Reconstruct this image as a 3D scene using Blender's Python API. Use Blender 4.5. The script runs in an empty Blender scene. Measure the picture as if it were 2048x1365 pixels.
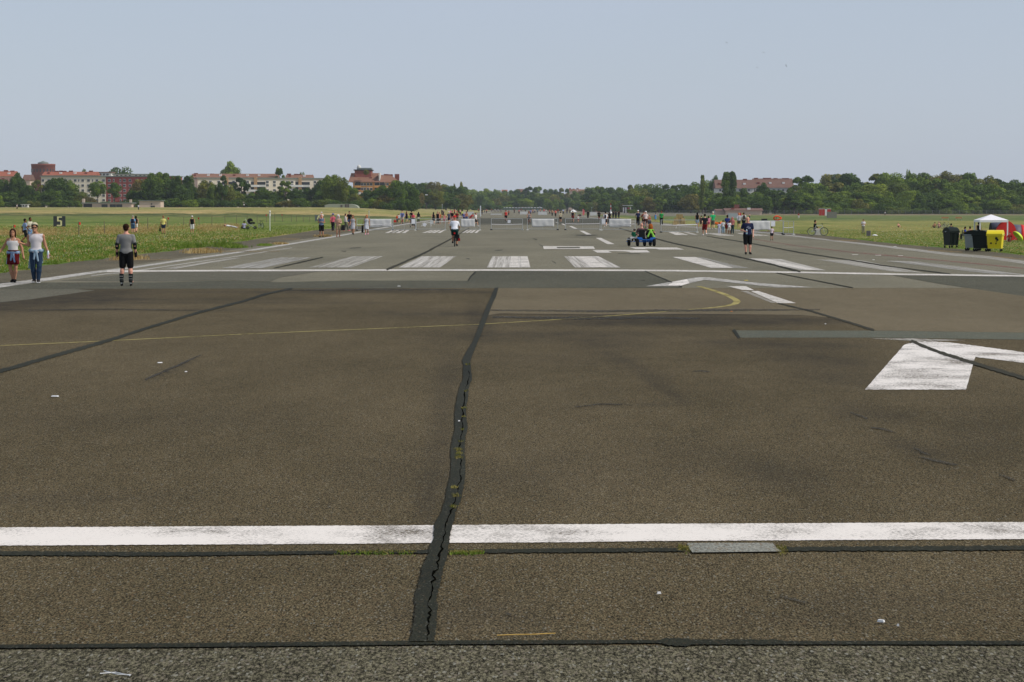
import bpy, bmesh, math, random
import numpy as np
from mathutils import Vector, Matrix
from mathutils.geometry import tessellate_polygon
R = math.radians
rnd = random.Random(7)
npr = np.random.default_rng(11)
scene = bpy.context.scene
col = scene.collection

# ---------------------------------------------------------------- camera
H = 2.35            # eye height, metres
F = 4500.0          # focal length in pixels of the 2048 px wide photograph
HY = 415.0          # row of the horizon
PITCH = math.atan((682.5 - HY) / F)
cam = bpy.data.objects.new('camera', bpy.data.cameras.new('camera'))
col.objects.link(cam)
cam.location = (0, 0, H)
cam.rotation_euler = (math.pi / 2 - PITCH, 0, 0)
cam.data.sensor_width = 36
cam.data.lens = 36 * F / 2048
cam.data.clip_end = 20000
cam.data.clip_start = 0.5
scene.camera = cam
# ---------------------------------------------------------------- sky, sun, exposure
SUN_EL, SUN_AZ = 43, 106      # azimuth clockwise from +Y
w = bpy.data.worlds.new('World'); scene.world = w; w.use_nodes = True
wn = w.node_tree; bg = wn.nodes['Background']
sky = wn.nodes.new('ShaderNodeTexSky'); sky.sky_type = 'NISHITA'; sky.sun_disc = False
sky.sun_elevation = R(SUN_EL); sky.sun_rotation = R(SUN_AZ)
sky.air_density = 1.0; sky.dust_density = 0.8; sky.ozone_density = 1.0; sky.altitude = 50
# a hazy late-summer sky: the clear sky of the model veiled by even pale vapour
veil = wn.nodes.new('ShaderNodeMix'); veil.data_type = 'RGBA'; veil.inputs[0].default_value = 0.74
veil.inputs[7].default_value = (5.10, 5.75, 7.02, 1)
wtc = wn.nodes.new('ShaderNodeTexCoord'); wmp = wn.nodes.new('ShaderNodeMapping'); wmp.inputs['Scale'].default_value = (2.2, 2.2, 9)
wno = wn.nodes.new('ShaderNodeTexNoise'); wno.inputs['Scale'].default_value = 1.6; wno.inputs['Detail'].default_value = 5
wrp = wn.nodes.new('ShaderNodeMapRange'); wrp.inputs[1].default_value = 0.3; wrp.inputs[2].default_value = 0.7; wrp.inputs[3].default_value = 0.68; wrp.inputs[4].default_value = 0.80
wn.links.new(wtc.outputs['Generated'], wmp.inputs[0]); wn.links.new(wmp.outputs[0], wno.inputs['Vector']); wn.links.new(wno.outputs[0], wrp.inputs[0]); wn.links.new(wrp.outputs[0], veil.inputs[0])
wn.links.new(sky.outputs[0], veil.inputs[6]); wn.links.new(veil.outputs[2], bg.inputs[0]); bg.inputs[1].default_value = 0.098
sl = bpy.data.lights.new('sun', 'SUN'); sl.energy = 3.2; sl.angle = R(0.6); sl.color = (1, 0.93, 0.83)
sun = bpy.data.objects.new('sun', sl); col.objects.link(sun)
sd = Vector((math.cos(R(SUN_EL)) * math.sin(R(SUN_AZ)), math.cos(R(SUN_EL)) * math.cos(R(SUN_AZ)), math.sin(R(SUN_EL))))
sun.rotation_euler = sd.to_track_quat('Z', 'Y').to_euler()
sun.location = sd * 50
vs = scene.view_settings; vs.view_transform = 'Standard'; vs.look = 'None'; vs.exposure = 0.0; vs.gamma = 1
vs.use_curve_mapping = False
scene.cycles.max_bounces = 5; scene.cycles.diffuse_bounces = 2; scene.cycles.glossy_bounces = 2
scene.cycles.transparent_max_bounces = 12; scene.cycles.volume_bounces = 0

# ---------------------------------------------------------------- ground shape and pixel -> place
def S(a, b, v):
    t = min(1, max(0, (v - a) / (b - a))); return t * t * (3 - 2 * t)
def terr(x, y):
    near = S(50, 90, y)
    z = -0.95 * S(0, 10, x - 25.3) * near
    l = -19 - x
    z += (-0.25 * S(0, 8, l) + 2.6 * S(380, 950, y) * S(0, 60, l)) * near
    z += 2.0 * S(1300, 1800, y) * S(0, 60, l) * S(400, 150, l)
    return z
SP, CP = math.sin(PITCH), math.cos(PITCH)
def ray(px, py):
    u, v = (px - 1024) / F, (682.5 - py) / F
    return Vector((u, CP + v * SP, -SP + v * CP))
def G(px, py, z=0.0):
    d = ray(px, py); t = (z - H) / d.z
    return Vector((d.x * t, d.y * t, z))
def at(px, py):
    """the place on the terrain seen at a pixel of the photograph"""
    z = 0
    for _ in range(25):
        p = G(px, max(py, 415.6), z); z = 0.5 * z + 0.5 * terr(p.x, p.y)
    p.z = terr(p.x, p.y); return p
def far(px, py, Y):
    d = ray(px, py); t = Y / d.y
    return Vector((d.x * t, Y, H + d.z * t))

# ---------------------------------------------------------------- materials
MATS = {}
def nodes(m):
    m.use_nodes = True; nt = m.node_tree; return nt, nt.nodes['Principled BSDF']
def mat(name, c, rough=0.8, var=0.12, scale=6.0, metal=0.0, spec=0.3, bump=0.0):
    if name in MATS: return MATS[name]
    m = bpy.data.materials.new(name); nt, b = nodes(m)
    tc = nt.nodes.new('ShaderNodeTexCoord'); n = nt.nodes.new('ShaderNodeTexNoise')
    n.inputs['Scale'].default_value = scale; n.inputs['Detail'].default_value = 4
    nt.links.new(tc.outputs['Object'], n.inputs['Vector'])
    mx = nt.nodes.new('ShaderNodeMix'); mx.data_type = 'RGBA'
    nt.links.new(n.outputs[0], mx.inputs[0])
    mx.inputs[6].default_value = (*[max(0, k * (1 - var)) for k in c], 1)
    mx.inputs[7].default_value = (*[min(1, k * (1 + var)) for k in c], 1)
    nt.links.new(mx.outputs[2], b.inputs['Base Color'])
    b.inputs['Roughness'].default_value = rough; b.inputs['Metallic'].default_value = metal
    b.inputs['Specular IOR Level'].default_value = spec
    if bump:
        bp = nt.nodes.new('ShaderNodeBump'); bp.inputs['Strength'].default_value = bump
        nt.links.new(n.outputs[0], bp.inputs['Height']); nt.links.new(bp.outputs[0], b.inputs['Normal'])
    MATS[name] = m; return m
def s2l(r, g, b):
    return tuple(((v / 255 + 0.055) / 1.055) ** 2.4 if v > 10 else v / 255 / 12.92 for v in (r, g, b))
def cm(r, g, b, rough=0.9):
    """cloth / paint material from a plain 0-255 colour"""
    return mat('colour_%d_%d_%d' % (r, g, b), tuple(v * 0.86 for v in s2l(r, g, b)), rough, 0.12, 9, spec=0.08)

def noise(nt, vec, scale, detail=4, rough=0.55, dist=0):
    n = nt.nodes.new('ShaderNodeTexNoise'); n.inputs['Scale'].default_value = scale
    n.inputs['Detail'].default_value = detail; n.inputs['Roughness'].default_value = rough
    n.inputs['Distortion'].default_value = dist
    nt.links.new(vec, n.inputs['Vector']); return n.outputs[0]
def ramp(nt, fac, stops):
    r = nt.nodes.new('ShaderNodeValToRGB'); e = r.color_ramp.elements
    while len(e) < len(stops): e.new(0.5)
    for k, (p, c) in zip(e, stops):
        k.position = p; k.color = (*c, 1) if isinstance(c, tuple) else (c, c, c, 1)
    nt.links.new(fac, r.inputs[0]); return r.outputs[0]
def mixc(nt, f, a, b, mode='MIX'):
    m = nt.nodes.new('ShaderNodeMix'); m.data_type = 'RGBA'; m.blend_type = mode
    for s, v in ((0, f), (6, a), (7, b)):
        if isinstance(v, (int, float)): m.inputs[s].default_value = v
        elif isinstance(v, tuple): m.inputs[s].default_value = (*v, 1)
        else: nt.links.new(v, m.inputs[s])
    return m.outputs[2]
def mth(nt, op, a, b=0.0, c=0.0, clamp=False):
    m = nt.nodes.new('ShaderNodeMath'); m.operation = op; m.use_clamp = clamp
    for s, v in ((0, a), (1, b), (2, c)):
        if isinstance(v, (int, float)): m.inputs[s].default_value = v
        else: nt.links.new(v, m.inputs[s])
    return m.outputs[0]
def pos(nt, sx=1, sy=1, sz=1):
    g = nt.nodes.new('ShaderNodeNewGeometry'); m = nt.nodes.new('ShaderNodeMapping')
    m.inputs['Scale'].default_value = (sx, sy, sz)
    nt.links.new(g.outputs['Position'], m.inputs['Vector']); return m.outputs[0]
def attr(nt, name):
    a = nt.nodes.new('ShaderNodeAttribute'); a.attribute_name = name; return a.outputs['Fac']

def asphalt(name, lo, hi, grain, gamp=0.5, gdark=0.35, stain_mirage_c=(0.03, 0.027, 0.022), rough=0.9, warm=(0.16, 0.10, 0.05), chips=1.0):
    m = bpy.data.materials.new(name); nt, b = nodes(m)
    p = pos(nt, 1, 0.33)
    big = noise(nt, pos(nt, 0.5, 0.2), 0.35, 6, 0.7, 0.2)
    mid = noise(nt, pos(nt, 1.4, 0.5), 2.2, 4, 0.6)
    c = mixc(nt, ramp(nt, big, [(0.38, 0.0), (0.62, 1.0)]), lo, hi)
    c = mixc(nt, mth(nt, 'MULTIPLY', ramp(nt, mid, [(0.35, 0.0), (0.7, 1.0)]), 0.25), c, tuple(k * 0.72 for k in lo))
    g = noise(nt, p, grain, 3, 0.85)                       # stones in the surface
    gr = ramp(nt, g, [(0.36, gdark), (0.50, 1.0), (0.64, 1.0 + gamp)])
    c = mixc(nt, 1.0, c, gr, 'MULTIPLY')
    v = nt.nodes.new('ShaderNodeTexVoronoi'); v.inputs['Scale'].default_value = grain * 1.1
    nt.links.new(p, v.inputs['Vector'])
    sep = nt.nodes.new('ShaderNodeSeparateColor'); nt.links.new(v.outputs['Color'], sep.inputs[0])
    c = mixc(nt, mth(nt, 'MULTIPLY', ramp(nt, sep.outputs[0], [(0.86, 0.0), (0.93, 1.0)]), 0.5 * chips), c, warm)
    c = mixc(nt, mth(nt, 'MULTIPLY', ramp(nt, sep.outputs[1], [(0.94, 0.0), (0.98, 1.0)]), 0.55 * chips), c, (0.30, 0.29, 0.24))
    st = attr(nt, 'stain_mirage')
    st2 = mth(nt, 'MULTIPLY', st, ramp(nt, noise(nt, pos(nt, 1.2, 0.5), 1.6, 5, 0.7), [(0.3, 0.45), (0.65, 1.0)]), clamp=True)
    c = mixc(nt, st2, c, stain_mirage_c)
    nt.links.new(c, b.inputs['Base Color'])
    b.inputs['Roughness'].default_value = rough; b.inputs['Specular IOR Level'].default_value = 0.03
    bp = nt.nodes.new('ShaderNodeBump'); bp.inputs['Strength'].default_value = 0.55; bp.inputs['Distance'].default_value = 0.004
    nt.links.new(g, bp.inputs['Height']); nt.links.new(bp.outputs[0], b.inputs['Normal'])
    MATS[name] = m; return m
BROWN = asphalt('brown_asphalt', s2l(69, 62, 45), s2l(86, 77, 58), 92, 1.8, 0.05, chips=0.7)
BROWN2 = asphalt('light_brown_asphalt', s2l(95, 87, 69), s2l(106, 97, 78), 95, 0.9, 0.3)
COARSE = asphalt('coarse_asphalt', s2l(66, 63, 50), s2l(79, 75, 60), 72, 2.4, 0.02, warm=(0.2, 0.17, 0.13))
GREY = asphalt('grey_asphalt', s2l(110, 107, 92), s2l(123, 119, 102), 40, 0.4, 0.5, stain_mirage_c=s2l(46, 50, 47))  # dark tone serves both the stains and the painted mirage band
DARK = asphalt('dark_asphalt', s2l(76, 77, 67), s2l(86, 86, 74), 60, 0.4, 0.5)
MIDA = asphalt('mid_asphalt', s2l(90, 89, 78), s2l(98, 96, 84), 60, 0.4, 0.5)
SHOULDER = asphalt('shoulder_asphalt', s2l(84, 80, 66), s2l(102, 96, 80), 30, 0.4, 0.5)
PATCH = asphalt('blue_grey_asphalt', s2l(86, 89, 79), s2l(96, 99, 87), 80, 0.4, 0.5)
CONC = asphalt('patch_concrete', s2l(120, 121, 113), s2l(142, 141, 131), 60, 0.4, 0.5)
SEAL = asphalt('sealant_tar', s2l(31, 32, 21), s2l(47, 47, 34), 90, 0.5, 0.5, rough=0.62, chips=0.25)
SEAL2 = asphalt('thin_seal_tar', s2l(48, 48, 40), s2l(64, 62, 52), 90, 0.4, 0.6, rough=0.8, chips=0.2)

def paint(name, c, wear, sx=1.0, sy=1.0, streak=0.0, edge=0.12):
    """worn road paint: bare asphalt shows through where it has flaked"""
    m = bpy.data.materials.new(name); nt, b = nodes(m)
    out = nt.nodes['Material Output']
    f = noise(nt, pos(nt, sx, sy), 9, 8, 0.8)
    f2 = noise(nt, pos(nt, 0.6, 0.45), 1.6, 5, 0.65)
    k = mth(nt, 'ADD', mth(nt, 'MULTIPLY', f, 0.6), mth(nt, 'MULTIPLY', f2, 0.4))
    if streak:
        s = noise(nt, pos(nt, 1.0, 0.008), 5.0, 6, 0.8)
        k = mth(nt, 'ADD', mth(nt, 'MULTIPLY', k, 1 - streak), mth(nt, 'MULTIPLY', s, streak))
    lo = 0.30 + wear * 0.5
    msk = ramp(nt, k, [(max(0, lo - edge / 2), 0.0), (min(1, lo + edge / 2), 1.0)])
    nt.links.new(mixc(nt, f, tuple(v * 0.86 for v in c), c), b.inputs['Base Color'])
    b.inputs['Roughness'].default_value = 0.75; b.inputs['Specular IOR Level'].default_value = 0.2
    t = nt.nodes.new('ShaderNodeBsdfTransparent'); mx = nt.nodes.new('ShaderNodeMixShader')
    nt.links.new(msk, mx.inputs[0]); nt.links.new(t.outputs[0], mx.inputs[1]); nt.links.new(b.outputs[0], mx.inputs[2])
    nt.links.new(mx.outputs[0], out.inputs[0]); MATS[name] = m; return m
WHITE = (0.86, 0.78, 0.70)
P_NEAR = paint('road_paint_near', (0.82, 0.76, 0.69), 0.31, 4.0, 9.0, edge=0.08)
P_ARROW = paint('road_paint_arrow', (0.80, 0.745, 0.68), 0.31, 3.5, 3.5, edge=0.12)
P_SOLID = paint('road_paint_solid', (0.72, 0.67, 0.60), 0.28, 2, 0.5, edge=0.25)
P_DARK = paint('tyre_rubber_smear', s2l(60, 57, 48), 0.40, 1.5, 0.5, edge=0.4)
P_STRIPE = paint('road_paint_streaky', (0.66, 0.62, 0.56), 0.34, streak=0.85, edge=0.34)
P_WORN = paint('road_paint_worn', (0.52, 0.49, 0.43), 0.42, streak=0.85, edge=0.36)
P_EDGE = paint('road_paint_edge', (0.56, 0.53, 0.48), 0.30, 1, 0.2, edge=0.3)
P_FAINT = paint('road_paint_faint', (0.50, 0.48, 0.44), 0.46, streak=0.8, edge=0.3)
P_YEL = paint('road_paint_yellow', s2l(162, 149, 86), 0.27, 1, 1, edge=0.2)
P_RED = paint('road_paint_red', s2l(150, 80, 78), 0.42, 0.6, 0.2, edge=0.3)
P_ORA = paint('dry_weed_line', s2l(160, 134, 88), 0.44, 0.3, 0.3, edge=0.3)

# ---------------------------------------------------------------- mesh builder
def mesh_obj(name, verts, faces, m=None, parent=None, smooth=False):
    me = bpy.data.meshes.new(name); me.from_pydata([tuple(v) for v in verts], [], faces); me.update()
    if smooth: me.polygons.foreach_set('use_smooth', [True] * len(me.polygons))
    if m: me.materials.append(m)
    o = bpy.data.objects.new(name, me); col.objects.link(o)
    if parent: o.parent = parent
    return o
def tag(o, label=None, cat=None, group=None, kind=None):
    if label: o['label'] = label
    if cat: o['category'] = cat
    if group: o['group'] = group
    if kind: o['kind'] = kind
    return o
def empty(name, loc, rz=0, label=None, cat=None, group=None):
    o = bpy.data.objects.new(name, None); col.objects.link(o); o.empty_display_size = 0.2
    o.location = loc; o.rotation_euler = (0, 0, rz); return tag(o, label, cat, group)
class MB:
    def __init__(s): s.v = []; s.f = []
    def box(s, c, sz, rz=0, taper=1.0):
        n = len(s.v); cr, sr = math.cos(rz), math.sin(rz)
        for k in (-1, 1):
            for i, j in ((-1, -1), (1, -1), (1, 1), (-1, 1)):
                t = taper if k > 0 else 1
                x, y = i * sz[0] / 2 * t, j * sz[1] / 2 * t
                s.v.append((c[0] + x * cr - y * sr, c[1] + x * sr + y * cr, c[2] + k * sz[2] / 2))
        s.f += [(n, n + 3, n + 2, n + 1), (n + 4, n + 5, n + 6, n + 7)] + [(n + i, n + (i + 1) % 4, n + 4 + (i + 1) % 4, n + 4 + i) for i in range(4)]
        return s
    def hexa(s, p):     # 8 corner points, bottom 4 then top 4
        n = len(s.v); s.v += [tuple(q) for q in p]
        s.f += [(n, n + 3, n + 2, n + 1), (n + 4, n + 5, n + 6, n + 7)] + [(n + i, n + (i + 1) % 4, n + 4 + (i + 1) % 4, n + 4 + i) for i in range(4)]
        return s
    def tube(s, pts, r, seg=8, closed=False, caps=True):
        pts = [Vector(p) for p in pts]; n0 = len(s.v); N = len(pts)
        rs = r if isinstance(r, (list, tuple)) else [r] * N
        for i, p in enumerate(pts):
            a = pts[(i - 1) % N] if (closed or i > 0) else p
            b = pts[(i + 1) % N] if (closed or i < N - 1) else p
            t = (b - a).normalized() if (b - a).length > 1e-9 else Vector((0, 0, 1))
            u = t.cross(Vector((0, 0, 1)) if abs(t.z) < 0.9 else Vector((1, 0, 0))).normalized(); w_ = t.cross(u)
            for k in range(seg):
                an = 2 * math.pi * k / seg
                s.v.append(tuple(p + (u * math.cos(an) + w_ * math.sin(an)) * rs[i]))
        for i in range(N if closed else N - 1):
            for k in range(seg):
                a = n0 + i * seg; b = n0 + ((i + 1) % N) * seg
                s.f.append((a + k, a + (k + 1) % seg, b + (k + 1) % seg, b + k))
        if caps and not closed:
            s.f.append(tuple(n0 + k for k in reversed(range(seg)))); s.f.append(tuple(n0 + (N - 1) * seg + k for k in range(seg)))
        return s
    def ring(s, c, rad, r, axis='x', n=20, seg=6):
        pts = []
        for i in range(n):
            a = 2 * math.pi * i / n; p, q = rad * math.cos(a), rad * math.sin(a)
            pts.append({'x': (c[0], c[1] + p, c[2] + q), 'y': (c[0] + p, c[1], c[2] + q), 'z': (c[0] + p, c[1] + q, c[2])}[axis])
        # own frame so that the tube does not twist
        n0 = len(s.v)
        for i in range(n):
            a = 2 * math.pi * i / n
            for k in range(seg):
                b = 2 * math.pi * k / seg; rr = rad + r * math.cos(b); h = r * math.sin(b)
                p, q = rr * math.cos(a), rr * math.sin(a)
                s.v.append({'x': (c[0] + h, c[1] + p, c[2] + q), 'y': (c[0] + p, c[1] + h, c[2] + q), 'z': (c[0] + p, c[1] + q, c[2] + h)}[axis])
        for i in range(n):
            for k in range(seg):
                a = n0 + i * seg; b = n0 + ((i + 1) % n) * seg
                s.f.append((a + k, b + k, b + (k + 1) % seg, a + (k + 1) % seg))
        return s
    def lathe(s, prof, c=(0, 0, 0), seg=16, sx=1, sy=1):
        n0 = len(s.v)
        for r, z in prof:
            for k in range(seg):
                a = 2 * math.pi * k / seg; s.v.append((c[0] + r * sx * math.cos(a), c[1] + r * sy * math.sin(a), c[2] + z))
        for i in range(len(prof) - 1):
            for k in range(seg):
                a = n0 + i * seg; b = a + seg; s.f.append((a + k, a + (k + 1) % seg, b + (k + 1) % seg, b + k))
        s.f.append(tuple(n0 + k for k in reversed(range(seg)))); m_ = n0 + (len(prof) - 1) * seg
        s.f.append(tuple(m_ + k for k in range(seg)))
        return s
    def prism(s, poly, y0, y1):      # poly in (x, z)
        n = len(s.v); N = len(poly)
        s.v += [(x, y0, z) for x, z in poly] + [(x, y1, z) for x, z in poly]
        s.f += [tuple(n + i for i in range(N)), tuple(n + N + i for i in reversed(range(N)))]
        s.f += [(n + i, n + N + i, n + N + (i + 1) % N, n + (i + 1) % N) for i in range(N)]
        return s
    def prismx(s, poly, x0, x1):     # poly in (y, z)
        n = len(s.v); N = len(poly)
        s.v += [(x0, y, z) for y, z in poly] + [(x1, y, z) for y, z in poly]
        s.f += [tuple(n + i for i in reversed(range(N))), tuple(n + N + i for i in range(N))]
        s.f += [(n + i, n + (i + 1) % N, n + N + (i + 1) % N, n + N + i) for i in range(N)]
        return s
    def build(s, name, m, parent=None, smooth=False): return mesh_obj(name, s.v, s.f, m, parent, smooth)

# ---------------------------------------------------------------- the ground: one sheet to the horizon
def steps(*seg):
    out = []
    for a, b, n in seg: out += [a + (b - a) * i / n for i in range(n)]
    return out + [seg[-1][1]]
xs = steps((-9000, -1500, 6), (-1500, -300, 12), (-300, -90, 10), (-90, -27, 9), (-27, -19, 8), (-19, 25.3, 3), (25.3, 36, 11), (36, 200, 6), (200, 1500, 6), (1500, 9000, 5))
ys = steps((-3000, 40, 3), (40, 100, 8), (100, 400, 10), (400, 1000, 24), (1000, 2000, 20), (2000, 9000, 6))
gv = [(x, y, terr(x, y) - 0.012) for y in ys for x in xs]; nx = len(xs)
gf = [(j * nx + i, j * nx + i + 1, (j + 1) * nx + i + 1, (j + 1) * nx + i) for j in range(len(ys) - 1) for i in range(nx - 1)]
m = bpy.data.materials.new('meadow'); nt, b = nodes(m)
g_ = nt.nodes.new('ShaderNodeNewGeometry'); sx_ = nt.nodes.new('ShaderNodeSeparateXYZ'); nt.links.new(g_.outputs['Position'], sx_.inputs[0])
wob = mth(nt, 'MULTIPLY', mth(nt, 'SUBTRACT', noise(nt, pos(nt, 0.9, 0.25), 0.11, 6, 0.75), 0.5), 190)
wob = mth(nt, 'MULTIPLY', wob, mth(nt, 'MULTIPLY', sx_.outputs[1], 0.0022))
yy = mth(nt, 'ADD', sx_.outputs[1], wob)
t_ = mth(nt, 'DIVIDE', mth(nt, 'SUBTRACT', yy, 60), 1140)
def q(d): return (d - 60) / 1140
GRN, YGR, TAN, DGR, OLV = s2l(90, 112, 38), s2l(114, 126, 54), s2l(172, 152, 98), s2l(70, 82, 38), s2l(142, 138, 76)
LST = [(q(60), GRN), (q(160), GRN), (q(182), s2l(136, 130, 70)), (q(222), s2l(140, 136, 76)), (q(250), YGR), (q(345), YGR), (q(362), GRN), (q(520), s2l(104, 116, 54)), (q(548), DGR), (q(598), DGR), (q(622), TAN), (q(690), TAN), (q(740), OLV), (q(1100), s2l(160, 150, 100))]
RST = [(q(60), GRN), (q(150), GRN), (q(250), s2l(120, 124, 58)), (q(350), s2l(132, 130, 66)), (q(410), s2l(128, 130, 66)), (q(548), s2l(136, 134, 72)), (q(575), s2l(84, 104, 52)), (q(700), s2l(92, 108, 56)), (q(900), s2l(98, 110, 62)), (q(965), s2l(130, 118, 92)), (q(1100), s2l(126, 112, 90))]
bigp = noise(nt, pos(nt, 1, 0.6), 0.035, 6, 0.65)
side = mth(nt, 'GREATER_THAN', sx_.outputs[0], 3)
cA = mixc(nt, side, ramp(nt, t_, LST), ramp(nt, t_, RST))
pa = noise(nt, pos(nt, 1, 0.35), 0.22, 6, 0.7)
cA = mixc(nt, mth(nt, 'MULTIPLY', ramp(nt, pa, [(0.48, 0.0), (0.62, 1.0)]), 0.5), cA, s2l(150, 138, 84))
cA = mixc(nt, mth(nt, 'MULTIPLY', ramp(nt, noise(nt, pos(nt, 0.5, 0.1), 0.3, 6, 0.75), [(0.5, 0.0), (0.62, 1.0)]), 0.6), cA, s2l(80, 98, 36))
pb = noise(nt, pos(nt, 1, 0.4, 1), 1.1, 5, 0.7)
cA = mixc(nt, 1.0, cA, ramp(nt, bigp, [(0.32, (0.70, 0.80, 0.62)), (0.5, (1.0, 1.0, 1.0)), (0.66, (1.22, 1.10, 1.25))]), 'MULTIPLY')
cA = mixc(nt, 1.0, cA, ramp(nt, pb, [(0.3, 0.5), (0.5, 1.0), (0.7, 1.4)]), 'MULTIPLY')
cA = mixc(nt, 1.0, cA, ramp(nt, noise(nt, pos(nt, 3.5, 1.5), 2.0, 5, 0.8), [(0.3, 0.6), (0.55, 1.0), (0.72, 1.3)]), 'MULTIPLY')
nt.links.new(cA, b.inputs['Base Color']); b.inputs['Roughness'].default_value = 0.95; b.inputs['Specular IOR Level'].default_value = 0.1
tag(mesh_obj('ground', gv, gf, m, smooth=True), kind='structure')

# ---------------------------------------------------------------- paved sheets
def flat(name, pts, z, m, kind='structure'):
    """a painted or paved sheet lying on the ground, from its outline in the photograph"""
    w_ = [G(x, y, 0) for x, y in pts]
    for p in w_: p.z = z
    tri = tessellate_polygon([[Vector((p.x, p.y, 0)) for p in w_]])
    fs = []
    for t in tri:
        a, b_, c_ = (w_[i] for i in t)
        fs.append(tuple(t) if (b_ - a).cross(c_ - a).z > 0 else tuple(reversed(t)))
    return tag(mesh_obj(name, w_, fs, m), kind=kind)
def sheet(name, quad_rows, z, m, stain_mirage=None, nxx=60):
    """paved sheet with a grid fine enough to carry stains or the painted mirage; rows of (py, px_left, px_right)"""
    vs_, fs, st = [], [], []
    for j, (py, xl, xr) in enumerate(quad_rows):
        for i in range(nxx + 1):
            px = xl + (xr - xl) * i / nxx; p = G(px, py); vs_.append((p.x, p.y, z)); st.append(stain_mirage(px, py) if stain_mirage else 0)
    for j in range(len(quad_rows) - 1):
        for i in range(nxx):
            a = j * (nxx + 1) + i; fs.append((a, a + 1, a + nxx + 2, a + nxx + 1))
    o = mesh_obj(name, vs_, fs, m); at_ = o.data.attributes.new('stain_mirage', 'FLOAT', 'POINT'); at_.data.foreach_set('value', st)
    return tag(o, kind='structure')
# runway and taxiway surfaces, in order of height
LG = [(-2400, 815), (-1500, 720), (0, 547), (30, 542), (60, 540), (88, 531), (125, 528), (154, 523), (190, 521), (220, 516), (250, 515), (286, 508), (341, 503), (374, 497), (405, 494), (449, 487), (480, 484), (515, 478.5), (560, 472), (603, 465.5), (631, 461), (700, 454), (760, 448.5), (830, 442.5), (900, 436), (950, 430.5), (985, 425.5), (1005, 421), (1014, 418.6)]
RG = [(1034, 418.6), (1050, 421), (1080, 425), (1130, 432), (1200, 441), (1270, 448), (1350, 453), (1450, 458), (1540, 463), (1600, 468), (1654, 472), (1732, 481.5), (1798, 489), (1887, 496), (1913, 498), (1995, 505), (2048, 511), (2600, 570), (3300, 640)]
flat('runway_shoulder', [(-2400, 900)] + LG + RG + [(3300, 900)], 0.0, SHOULDER)
def rag(pts, a=0.45, step=4):
    out = []
    for (x0, y0), (x1, y1) in zip(pts, pts[1:] + pts[:1]):
        n = max(1, int(math.hypot(x1 - x0, y1 - y0) / step))
        out += [(x0 + (x1 - x0) * i / n + rnd.uniform(-a, a), y0 + (y1 - y0) * i / n + rnd.uniform(-a, a)) for i in range(n)]
    return out
yrow = [900, 760, 660, 620, 600, 590, 577, 565, 550, 540, 525, 510, 500, 490, 480, 472, 466, 461, 456, 452, 449, 446, 443, 440, 438, 436, 434, 431, 428, 425, 422, 420, 418.8]
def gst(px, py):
    v = 0.85 * S(452, 447.5, py) * S(435.5, 438, py) * S(1260, 1235, px) * S(930, 960, px)     # painted mirage: dark tree reflection put into the asphalt colour
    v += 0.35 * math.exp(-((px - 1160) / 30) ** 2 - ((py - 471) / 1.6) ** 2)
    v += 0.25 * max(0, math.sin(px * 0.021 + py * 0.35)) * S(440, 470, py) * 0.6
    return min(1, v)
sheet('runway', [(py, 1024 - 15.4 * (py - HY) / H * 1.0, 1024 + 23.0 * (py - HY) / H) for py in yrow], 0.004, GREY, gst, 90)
tv, tf = [], []
for i in range(31):
    px = 1100 + i * 11
    t0, t1 = 424.4 + 0.006 * (px - 1100), 426.5 + max(0, 6.5 * S(1150, 1300, px)) - 1.5 * S(1330, 1430, px)
    for k in range(5):
        p = at(px, t0 + (t1 - t0) * k / 4); tv.append((p.x, p.y, p.z + 0.03))
for i in range(30):
    for k in range(4): a = i * 5 + k; tf.append((a, a + 1, a + 6, a + 5))
tag(mesh_obj('taxiway', tv, tf, GREY), kind='structure')
# the older brown slab in front, with its stains
BL = [  # stains: px, py, half width, half height, strength, slope
 (1300, 629, 380, 3.0, 0.55, 0), (1420, 641, 300, 9, 0.6, 0.0), (1250, 650, 330, 5, 0.3, 0.0), (1180, 668, 260, 6, 0.25, 0), (1060, 676, 220, 12, 0.25, 0), (1225, 690, 90, 14, 0.22, 0.0),
 (1270, 735, 75, 16, 0.26, 0.5), (1335, 785, 45, 10, 0.3, 0.5), (1560, 690, 180, 10, 0.4, 0.02), (1640, 720, 120, 14, 0.4, 0.1), (1700, 760, 110, 16, 0.3, 0.1), (1750, 830, 90, 18, 0.25, 0.1),
 (1830, 900, 70, 16, 0.3, 0.3), (1250, 812, 120, 4, 0.3, -0.03), (960, 640, 26, 40, 0.35, 0), (900, 760, 26, 60, 0.25, 0), (880, 880, 26, 120, 0.22, 0), (850, 1010, 22, 60, 0.25, 0),
 (700, 585, 350, 3, 0.45, 0.0), (400, 600, 250, 4, 0.3, 0.0), (520, 607, 300, 2.4, 0.3, 0), (250, 621, 300, 3, 0.3, 0.0), (60, 600, 220, 22, 0.65, -0.06), (350, 737, 50, 3.5, 0.6, -0.45), (850, 628, 110, 10, 0.3, 0),
 (1000, 950, 300, 60, 0.16, 0), (300, 840, 300, 25, 0.12, 0), (1500, 930, 200, 40, 0.15, 0.1), (1560, 960, 80, 30, 0.18, 0.2), (930, 1230, 160, 40, 0.25, 0), (1640, 1240, 220, 40, 0.12, 0), (150, 1000, 260, 16, 0.16, 0.0), (1100, 720, 160, 14, 0.15, 0), (1960, 880, 80, 60, 0.18, 0), (1800, 1200, 200, 40, 0.12, 0)]
def bst(px, py):
    v = 0
    for x, y, a, b_, s_, k in BL:
        yy_ = y + k * (px - x); v += s_ * 1.45 * math.exp(-((px - x) / a) ** 4 * 0.8 - ((py - yy_) / b_) ** 2)
    return min(0.85, v)
rows = [577 + 1.5 * i for i in range(80)] + [697 + 6 * i for i in range(100)]
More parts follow.
